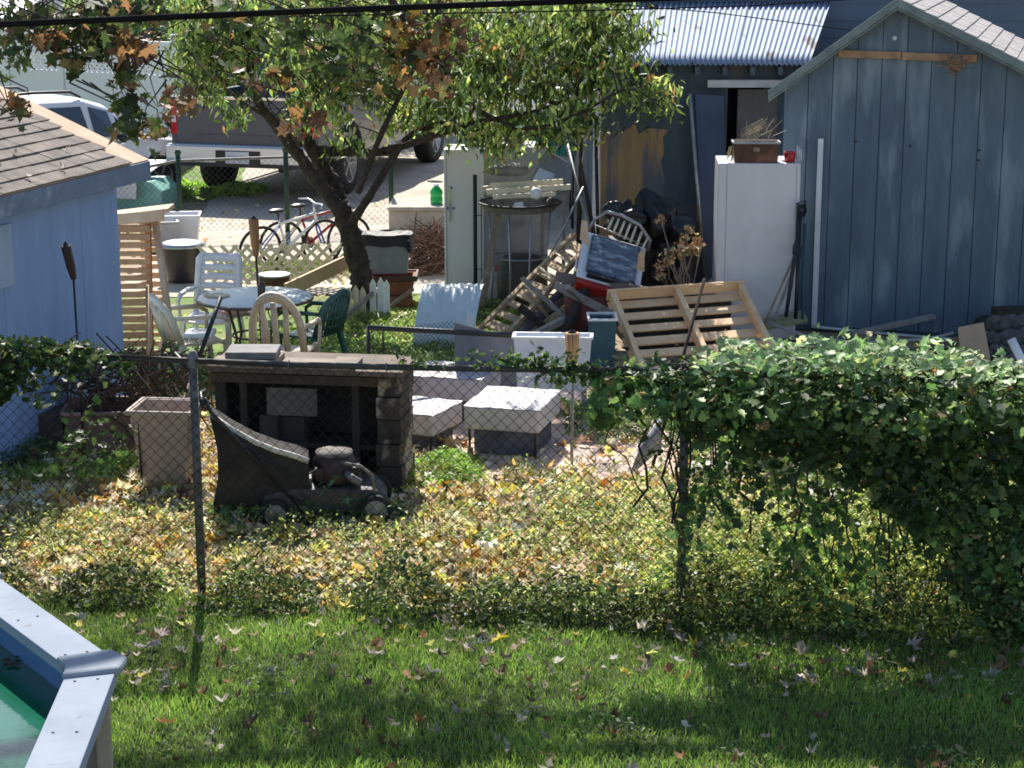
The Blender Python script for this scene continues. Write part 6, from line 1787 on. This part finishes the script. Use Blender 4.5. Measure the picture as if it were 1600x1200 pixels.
for i in range(nseg):
    a_, b_, ai, bi = V_[i], V_[(i + 1) % nseg], Vi[i], Vi[(i + 1) % nseg]
    t0, t1 = .05, .95
    m = MB(); q = [a_.lerp(b_, t0), a_.lerp(b_, t1), ai.lerp(bi, t1), ai.lerp(bi, t0)]
    m.prism([p + UP * (PZ - .012) for p in q], (0, 0, .012))
    m.prism([a_.lerp(b_, t0) + UP * (PZ - .06), a_.lerp(b_, t1) + UP * (PZ - .06), a_.lerp(b_, t1) + UP * (PZ - .0125), a_.lerp(b_, t0) + UP * (PZ - .0125)], (cen - a_.lerp(b_, .5)).normalized() * .012)
    m.prism([ai.lerp(bi, t0) + UP * (PZ - .05), ai.lerp(bi, t1) + UP * (PZ - .05), ai.lerp(bi, t1) + UP * (PZ - .0125), ai.lerp(bi, t0) + UP * (PZ - .0125)], (cen - a_.lerp(b_, .5)).normalized() * -.012)
    m.out('rail', railm, poolw, world=True, bevel=.004)
    if i in (0, nseg - 1, 1):
        sc_ = MB()
        for tt in (.12, .5, .88):
            for f_ in (.3, .75):
                c_ = a_.lerp(b_, tt).lerp(ai.lerp(bi, tt), f_) + UP * PZ
                sc_.lathe([(.006, 0), (.006, .003), (.001, .004)], 8, c_)
        sc_.out('rail_screws', galv, poolw, world=True)
    m = MB(); pv, nx = V_[i - 1], V_[(i + 1) % nseg]; pi_, ni = Vi[i - 1], Vi[(i + 1) % nseg]
    o_ = (a_ - cen).normalized() * .02; m.prism([p + UP * (PZ - .02) for p in (a_.lerp(pv, .085) + o_, a_ + o_ * 1.8, a_.lerp(nx, .085) + o_, ai.lerp(ni, .085) - o_ * .4, ai - o_ * .6, ai.lerp(pi_, .085) - o_ * .4)], (0, 0, .04))
    m.out('corner_cap', mat('pool_cap', (.27, .3, .33), (.2, .22, .25), 4, rough=.85, spec=.1, c3=(.13, .13, .12), s3=10, t3=(.62, .75)), poolw, world=True, bevel=.014)
    m = MB(); w_ = (a_ - cen).normalized(); s_ = Vector((-w_.y, w_.x, 0)); m.ob(a_ - w_ * .1, s_, w_, UP, (-.065, .065), (-.02, .05), (0, PZ - .03)); m.out('upright', mat('tan_upright', (.42, .34, .26), (.34, .27, .2), 4, rough=.6), poolw, world=True, bevel=.01)
Vw = [cen + (v - cen) * (1 - .1 / R_) for v in V_]
m = MB(); n_ = nseg
m.add([v for v in Vw] + [v + UP * (PZ - .03) for v in Vw], [(i, (i + 1) % n_, n_ + (i + 1) % n_, n_ + i) for i in range(n_)]); m.out('wall', wallm, poolw, world=True, thick=.01)
Vl = [cen + (v - cen) * (1 - .13 / R_) for v in V_]
m = MB(); m.add([v for v in Vl] + [v + UP * (PZ - .03) for v in Vl], [(i, (i + 1) % n_, n_ + (i + 1) % n_, n_ + i) for i in range(n_)]); m.out('liner', mat('blue_liner', (.08, .2, .38), (.06, .15, .3), 5, rough=.4), poolw, world=True)
m = MB(); m.add([v + UP * (PZ - .2) for v in Vl], [tuple(range(n_))]); wt_ = m.out('water', mat('pool_water', (.012, .12, .07), (.01, .07, .04), 1.5, rough=.06, spec=.8, bump=.05, bscale=8), poolw, world=True)
lf_p = []
for (px, py, s) in ((30, 930, .06), (62, 932, .07), (58, 950, .06), (30, 955, .07), (18, 968, .08), (10, 962, .06)):
    g_ = G(px, py + 70, PZ - .19)
    o = oneleaf('floating_leaf', (.1, .07, .04), CURL); o.location = g_; o.scale = (s, s, s * .3); tag(o, 'dark dead leaf floating on the green pool water', 'leaf', 'leaves floating on the pool')

# ---------------------------------------------------------------- trees
BR = []
def limb(m, pts, r0, r1, n=12):
    """smoothed bent branch"""
    pts = [Vector(p) for p in pts]; out = []
    for i in range(len(pts) - 1):
        p0 = pts[max(i - 1, 0)]; p1 = pts[i]; p2 = pts[i + 1]; p3 = pts[min(i + 2, len(pts) - 1)]
        for j in range(10):
            t = j / 10
            out.append(.5 * ((2 * p1) + (p2 - p0) * t + (2 * p0 - 5 * p1 + 4 * p2 - p3) * t * t + (3 * p1 - p0 - 3 * p2 + p3) * t ** 3))
    out.append(pts[-1]); k = len(out)
    rs = [r0 + (r1 - r0) * i / (k - 1) for i in range(k)]
    rs = [r * (1 + .14 * noise.noise(p * 7)) for r, p in zip(rs, out)]
    st_v = len(m.v); m.tube(out, rs, n); BR.extend(out)
    for q in range(st_v, len(m.v)):
        v = m.v[q]; k_ = noise.noise(v * 22) + .6 * noise.noise(v * 48); c_ = min(out, key=lambda p: (p - v).length_squared) if r0 > .05 else v
        m.v[q] = v + (v - c_) * .3 * k_
Yt = 20.3
tr = thing('fruit_tree', 'gnarled fruit tree with drooping narrow green leaves', 'tree', gx(568, Yt))
def T(px, py, dY=0): return A(px, py, Yt + dY)
m = MB(); base = T(572, 470, 0); base.z = 0
limb(m, [base, T(566, 440), T(556, 395), T(545, 355), T(528, 318)], .125, .11, 14)
m.lathe([(.22, -.02), (.16, .06), (.12, .2)], 14, base)
m.out('trunk', bark, tr, world=True)
for pts_, r0, r1 in (([(532, 330), (505, 295), (468, 245), (436, 202), (400, 150), (385, 60), (360, -60)], .085, .03),
        ([(540, 345, .05), (520, 290, .2), (492, 240, .3), (478, 195, .3), (500, 120, .3), (520, 20, .3), (540, -120, .3)], .1, .03),
        ([(548, 350, -.1), (575, 310, -.2), (605, 262, -.2), (640, 212, -.1), (690, 190, 0), (740, 140, 0), (800, 90, 0)], .05, .015),
        ([(498, 236, .3), (540, 236, .2), (590, 238, 0), (640, 225, -.2), (690, 208, -.3), (750, 190, -.3), (830, 175, -.3), (900, 150, -.3)], .06, .012),
        ([(470, 225, .3), (430, 190, .6), (380, 160, .8), (330, 120, .8)], .04, .012),
        ([(740, 170, -.2), (820, 200, -.4), (900, 180, -.5), (980, 140, -.6), (1030, 165, -.7)], .025, .006),
        ([(745, 150, 0), (800, 60, .2), (880, 20, .3), (960, 10, .3)], .03, .01),
        ([(560, 300, -.1), (600, 200, -.4), (640, 120, -.5), (680, 30, -.6), (700, -80, -.6)], .035, .01)):
    m = MB(); limb(m, [T(p[0], p[1], p[2] if len(p) > 2 else 0) for p in pts_], r0, r1); m.out('branch', bark, tr, world=True)
CL = [(330, 60, 55, 60, 20), (400, 30, 60, 45, 20), (320, 130, 35, 24, 6), (440, 90, 70, 50, 14), (520, 60, 70, 50, 14), (360, 178, 36, 14, 2), (500, 170, 55, 30, 8), (600, 60, 70, 50, 12), (620, 150, 55, 40, 9),
      (700, 60, 70, 50, 14), (690, 160, 45, 40, 9), (770, 50, 65, 50, 14), (780, 140, 55, 45, 12), (790, 205, 40, 25, 7), (850, 60, 70, 60, 16), (860, 140, 60, 45, 12), (870, 195, 45, 35, 8), (920, 40, 55, 50, 13), (930, 120, 45, 40, 11),
      (960, 60, 35, 40, 5), (900, 200, 35, 25, 5), (985, 140, 35, 20, 4), (1025, 158, 26, 18, 4), (1000, 65, 25, 14, 3), (560, 20, 90, 30, 10), (700, 10, 90, 25, 10), (840, 5, 90, 25, 9), (560, 225, 40, 14, 2), (735, 205, 30, 20, 3), (520, 110, 60, 30, 7), (300, 20, 40, 30, 8), (655, 195, 30, 15, 3), (520, 110, 60, 40, 7), (600, 90, 60, 50, 6), (850, 110, 60, 45, 4),
      (470, -50, 120, 40, 9), (680, -50, 130, 40, 9), (860, -50, 100, 40, 8)]
TWF = list(BR); SPR = []
pts = []; rs = np.random.default_rng(14)
for (cx_, cy_, rx, ry, w) in CL:
    nsub = int(w * 2.2)
    for s in range(nsub):           # sprays of leaves: sub clumps with gaps between
        a, b, c = rs.normal(0, .55, 3)
        q = A(cx_ + a * rx, cy_ + b * ry, Yt + c * (rx / 60) * .9)
        SPR.append(q)
        n_ = int(rs.integers(16, 36))
        rr = rs.uniform(.06, .13)
        pts.append(np.array(q) + rs.normal(size=(n_, 3)) * [rr, rr, rr * .9])
pts = np.concatenate(pts)
fp = [(4, (.1, .15, .04)), (3.5, (.19, .25, .06)), (3, (.03, .05, .018)), (2.2, (.32, .36, .12)), (.8, (.36, .4, .28)), (.4, (.24, .13, .05))]  # palest entry paints leaf highlights, near-black one the inner shade
cl = palette(fp, len(pts), .25); k = np.array([noise.noise(Vector(p) * 1.8) for p in pts]); cl *= (1 + .9 * k[:, None]).clip(.35, 1.8)
print('fruit leaves', len(pts))
leafcloud('foliage', pts, .098, cl, LANCE, M_leaf, nrm=np.tile([0, -.3, .5], (len(pts), 1)), spread=.9, parent=tr, loc=tuple(tr.location), droop=.65)
m = MB(); random.seed(2)
for q in random.sample(SPR, min(330, len(SPR))):
    c_ = min(TWF, key=lambda p: (p - q).length_squared)
    if (c_ - q).length > .85: continue
    mid = c_.lerp(q, .5) + Vector((random.gauss(0, .05), random.gauss(0, .05), .06 + random.gauss(0, .03)))
    m.tube([c_, mid, q, q + Vector((random.gauss(0, .05), random.gauss(0, .05), -.1))], [.009, .006, .004, .002], 4)
tag(m.out('twigs', bark, tr, world=True), kind='stuff')

# near maple hanging in from above
mp = thing('maple_tree', 'maple tree whose brown and orange leaves hang in from the top left', 'tree', (-7.4, 14.5, 0))
m = MB(); limb(m, [(-7.4, 14.5, 0), (-7.3, 14.5, 2), (-7.1, 14.5, 4), (-6.8, 14.4, 6), (-6.6, 14.3, 8.5)], .32, .14, 14); m.lathe([(.5, -.02), (.36, .15), (.31, .5)], 14, (-7.4, 14.5, 0)); m.out('trunk', bark, mp, world=True)
brs = [[(-7.1, 14.5, 4.2), (-5.6, 13.8, 4.6), (-4.2, 12.8, 4.5), (-3.1, 12.2, 4.0), (-2.5, 12, 3.6), (-2.35, 12, 3.1)],
       [(-6.9, 14.5, 5.4), (-4.5, 15, 6.1), (-2, 15.6, 6.2), (.6, 16, 6.1), (3, 16.2, 6.0), (4.8, 16.2, 5.9)],
       [(-4.5, 15, 6.1), (-3, 14, 5.2), (-1.8, 13.2, 4.4), (-1.0, 12.8, 3.9), (-.7, 12.7, 3.5)],
       [(-6.8, 14.5, 6.2), (-5, 13, 6.8), (-2.5, 12.4, 6.2), (-.8, 12.6, 4.6), (-.5, 12.8, 3.9)],
       [(-2, 15.6, 6.2), (0, 14.6, 5.2), (1.5, 14.4, 5), (3.5, 14.6, 5)]]
for p_ in brs:
    m = MB(); limb(m, p_, .09, .015, 9); m.out('branch', bark, mp, world=True)
def cluster(px, py, rx, ry, n, Y, dy=.25):
    r_ = rs.normal(0, .5, (n, 3)); return np.array([tuple(A(px + a * rx, py + b * ry, Y + c * dy)) for a, b, c in r_])
brown = [(3, (.13, .075, .04)), (2, (.2, .11, .045)), (.7, (.26, .12, .045)), (2, (.07, .04, .02)), (1, (.1, .12, .04))]
gold = [(2, (.32, .2, .05)), (1, (.38, .26, .08)), (1, (.2, .1, .035))]
mixg = [(3, (.05, .075, .025)), (2, (.09, .12, .035)), (1.5, (.18, .12, .05)), (1, (.03, .04, .015))]
parts_ = []; tw_ = MB()
for (px, py, rx, ry, n, Y, pal) in ((20, 168, 30, 26, 18, 12, brown), (8, 60, 30, 60, 40, 12.3, mixg), (60, 30, 60, 30, 90, 12.6, mixg), (110, 50, 55, 40, 110, 12.2, mixg), (160, 50, 50, 45, 110, 12, mixg), (210, 20, 50, 25, 80, 12.4, mixg),
        (205, 190, 28, 38, 46, 12, mixg), (200, 130, 22, 35, 26, 12, mixg), (245, 200, 22, 28, 14, 12, mixg), (262, 150, 26, 28, 14, 12, brown), (295, 160, 20, 20, 10, 12, brown), (120, 95, 22, 20, 16, 12, mixg), (80, 60, 30, 25, 26, 12, brown), (35, 85, 18, 18, 10, 12, mixg),
        (205, 80, 34, 30, 50, 12, brown), (640, 80, 50, 55, 70, 12.8, brown), (600, 70, 50, 45, 50, 12.8, mixg), (690, 60, 40, 50, 44, 12.8, brown), (560, 120, 60, 30, 60, 12.9, mixg), (490, 185, 30, 20, 18, 12.8, brown), (465, 205, 20, 14, 10, 12.8, brown), (680, 130, 22, 35, 20, 12.8, brown), (630, 50, 30, 30, 30, 12.8, gold),
        (530, 90, 60, 50, 80, 13, mixg), (460, 50, 60, 50, 60, 13, mixg), (420, 120, 40, 24, 26, 12.9, brown), (380, 40, 60, 40, 60, 13, mixg)):
    for q_ in range(4):
        e_ = A(px + rs.normal() * rx * .5, py + ry * .6, Y); tw_.tube([e_ + Vector((rs.normal() * .22 - .12, .1, .34)), e_ + Vector((rs.normal() * .09 - .03, 0, .18)), e_], [.006, .004, .002], 5)
    P_ = cluster(px, py, rx, ry, n, Y); parts_.append((P_, palette(pal, n, .25)))
tag(tw_.out('twigs', bark, mp, world=True), kind='stuff')
# unseen crown; first clumps added and slanted along the sun to shade the lawn
cr_ = []
while len(cr_) < 60:
    x = rs.uniform(-6.8, 4.6); z = rs.uniform(4.5, 7.0); y = 9.75 + 1.06 * z + rs.normal() * .62
    cr_.append(np.array((x, y, z)) + rs.normal(size=(22, 3)) * .22)
for i in range(90):
    x = rs.uniform(-8.5, -5.2); cr_.append(np.array((x, rs.uniform(12.5, 16.5), rs.uniform(4.5, 9))) + rs.normal(size=(24, 3)) * .3)
C_ = np.concatenate(cr_); C_ = C_[(C_[:, 2] > 4.05)]
parts_.append((C_, palette(mixg + brown[:2], len(C_), .25)))
P_ = np.concatenate([p for p, _ in parts_]); c_ = np.concatenate([c for _, c in parts_])
leafcloud('foliage', P_, .098, c_, MAPLE, M_leaf, nrm=np.tile([0, -.6, .5], (len(P_), 1)), spread=.8, parent=mp, loc=tuple(mp.location))

# background trees and hedge behind the truck and canopy
def bushy(label, c, r, n, leaf, pal, seed, name='tree', cat='tree', trunk=True):
    root = thing(name, label, cat, (c[0], c[1], 0)); rs2 = np.random.default_rng(seed)
    if trunk:
        m = MB(); limb(m, [(c[0], c[1], 0), (c[0] + .1, c[1], c[2] * .5), (c[0], c[1], c[2])], .18, .08); m.out('trunk', bark, root, world=True)
    S_ = rs2.normal(0, .5, (int(n / 30), 3)) * np.array(r) + np.array(c)
    P_ = (S_[:, None, :] + rs2.normal(0, 1, (len(S_), 30, 3)) * min(r) * .16).reshape(-1, 3); P_ = P_[P_[:, 2] > .1]
    cl = palette(pal, len(P_), .25); k = np.array([noise.noise(Vector(p) * .9) for p in P_]); cl *= (1 + .8 * k[:, None]).clip(.4, 1.7)
    leafcloud('foliage', P_, leaf, cl, OVAL, M_leaf, spread=.8, parent=root, loc=tuple(root.location))
dk_ = [(3, (.04, .08, .025)), (2, (.08, .14, .04)), (1, (.14, .2, .06)), (1, (.15, .08, .04))]
for i, (px, Y, z, r, n, lab) in enumerate(((430, 39, 1.6, (2.6, 1.2, 1.3), 9000, 'dark green tree beyond the driveway, left of the fruit tree fork'), (560, 41, 1.8, (2.2, 1.2, 1.4), 8000, 'dark bushy tree beyond the pickup truck cab'),
        (690, 39, 1.7, (1.8, 1.1, 1.3), 6000, 'bushy tree left of the grey outbuilding'), (240, 52, 2.5, (3, 1.5, 1.2), 4000, 'tree standing on the far side of the street'))):
    bushy(lab, (A(px, 100, Y).x, Y, z), r, n, .14, dk_, 40 + i)

# ---------------------------------------------------------------- overhead cables
cab_m = mat('cable_rubber', (.012, .012, .013), (.008, .008, .008), 5, rough=1.0, spec=.05)
def cable(label, pts, r, ext=3.0):
    p = [A(*q) for q in pts]; p = [p[0] + (p[0] - p[1]).normalized() * ext] + p + [p[-1] + (p[-1] - p[-2]).normalized() * ext]
    m = MB(); limb2 = []
    for i in range(len(p) - 1):
        for j in range(8): limb2.append(p[i].lerp(p[i + 1], j / 8))
    limb2.append(p[-1]); m.tube(limb2, r, 8); single(m, 'overhead_cable', cab_m, label, 'cable')
cable('thick black overhead cable crossing the top of the picture', [(-60, 39, 7.5), (0, 38, 7.5), (280, 26, 7.6), (560, 14, 7.7), (980, -1, 7.8)], .0125, 6)
cable('thin black wire sagging above the fruit tree', [(640, 22, 16), (900, 17, 16.6), (1180, 9, 17.2), (1400, -6, 17.8)], .006, 2)
cable('thin wire running across the corrugated lean-to roof', [(1000, 10, 19.5), (1120, 20, 19.6), (1290, 42, 19.8)], .005, 1)

# ---------------------------------------------------------------- light, world, camera
EL, AZ = radians(43), radians(-7)        # azimuth from +Y towards +X
sd = Vector((sin(AZ) * cos(EL), cos(AZ) * cos(EL), sin(EL)))
lp = bpy.data.lights.new('sun', 'SUN'); lp.energy = 5.0; lp.angle = radians(.5); lp.color = (1, .95, .87)
so = bpy.data.objects.new('sun', lp); COL.objects.link(so); so.rotation_euler = (-sd).to_track_quat('-Z', 'Y').to_euler(); so.location = (0, 0, 20)
W = bpy.data.worlds.new('World'); S.world = W; W.use_nodes = True
nt = W.node_tree; bgn = nt.nodes['Background']; sk = nt.nodes.new('ShaderNodeTexSky'); sk.sky_type = 'NISHITA'; sk.sun_disc = False
sk.sun_elevation = EL; sk.sun_rotation = AZ; sk.altitude = 100; sk.ozone_density = 1.8
nt.links.new(sk.outputs[0], bgn.inputs['Color']); bgn.inputs['Strength'].default_value = .11
cam = bpy.data.cameras.new('camera'); co = bpy.data.objects.new('camera', cam); COL.objects.link(co)
co.location = (0, 0, CH); co.rotation_euler = (pi / 2 - PITCH, 0, 0)
cam.sensor_width = 36; cam.lens = FPX / 1600 * 36; cam.clip_start = .1; cam.clip_end = 2000
S.camera = co
S.view_settings.view_transform = 'Standard'; S.view_settings.look = 'None'; S.view_settings.exposure = 0; S.view_settings.gamma = 1
S.render.engine = 'CYCLES'
S.cycles.film_exposure = 1.6
S.cycles.filter_width = 1.7
S.cycles.max_bounces = 6; S.cycles.transparent_max_bounces = 8
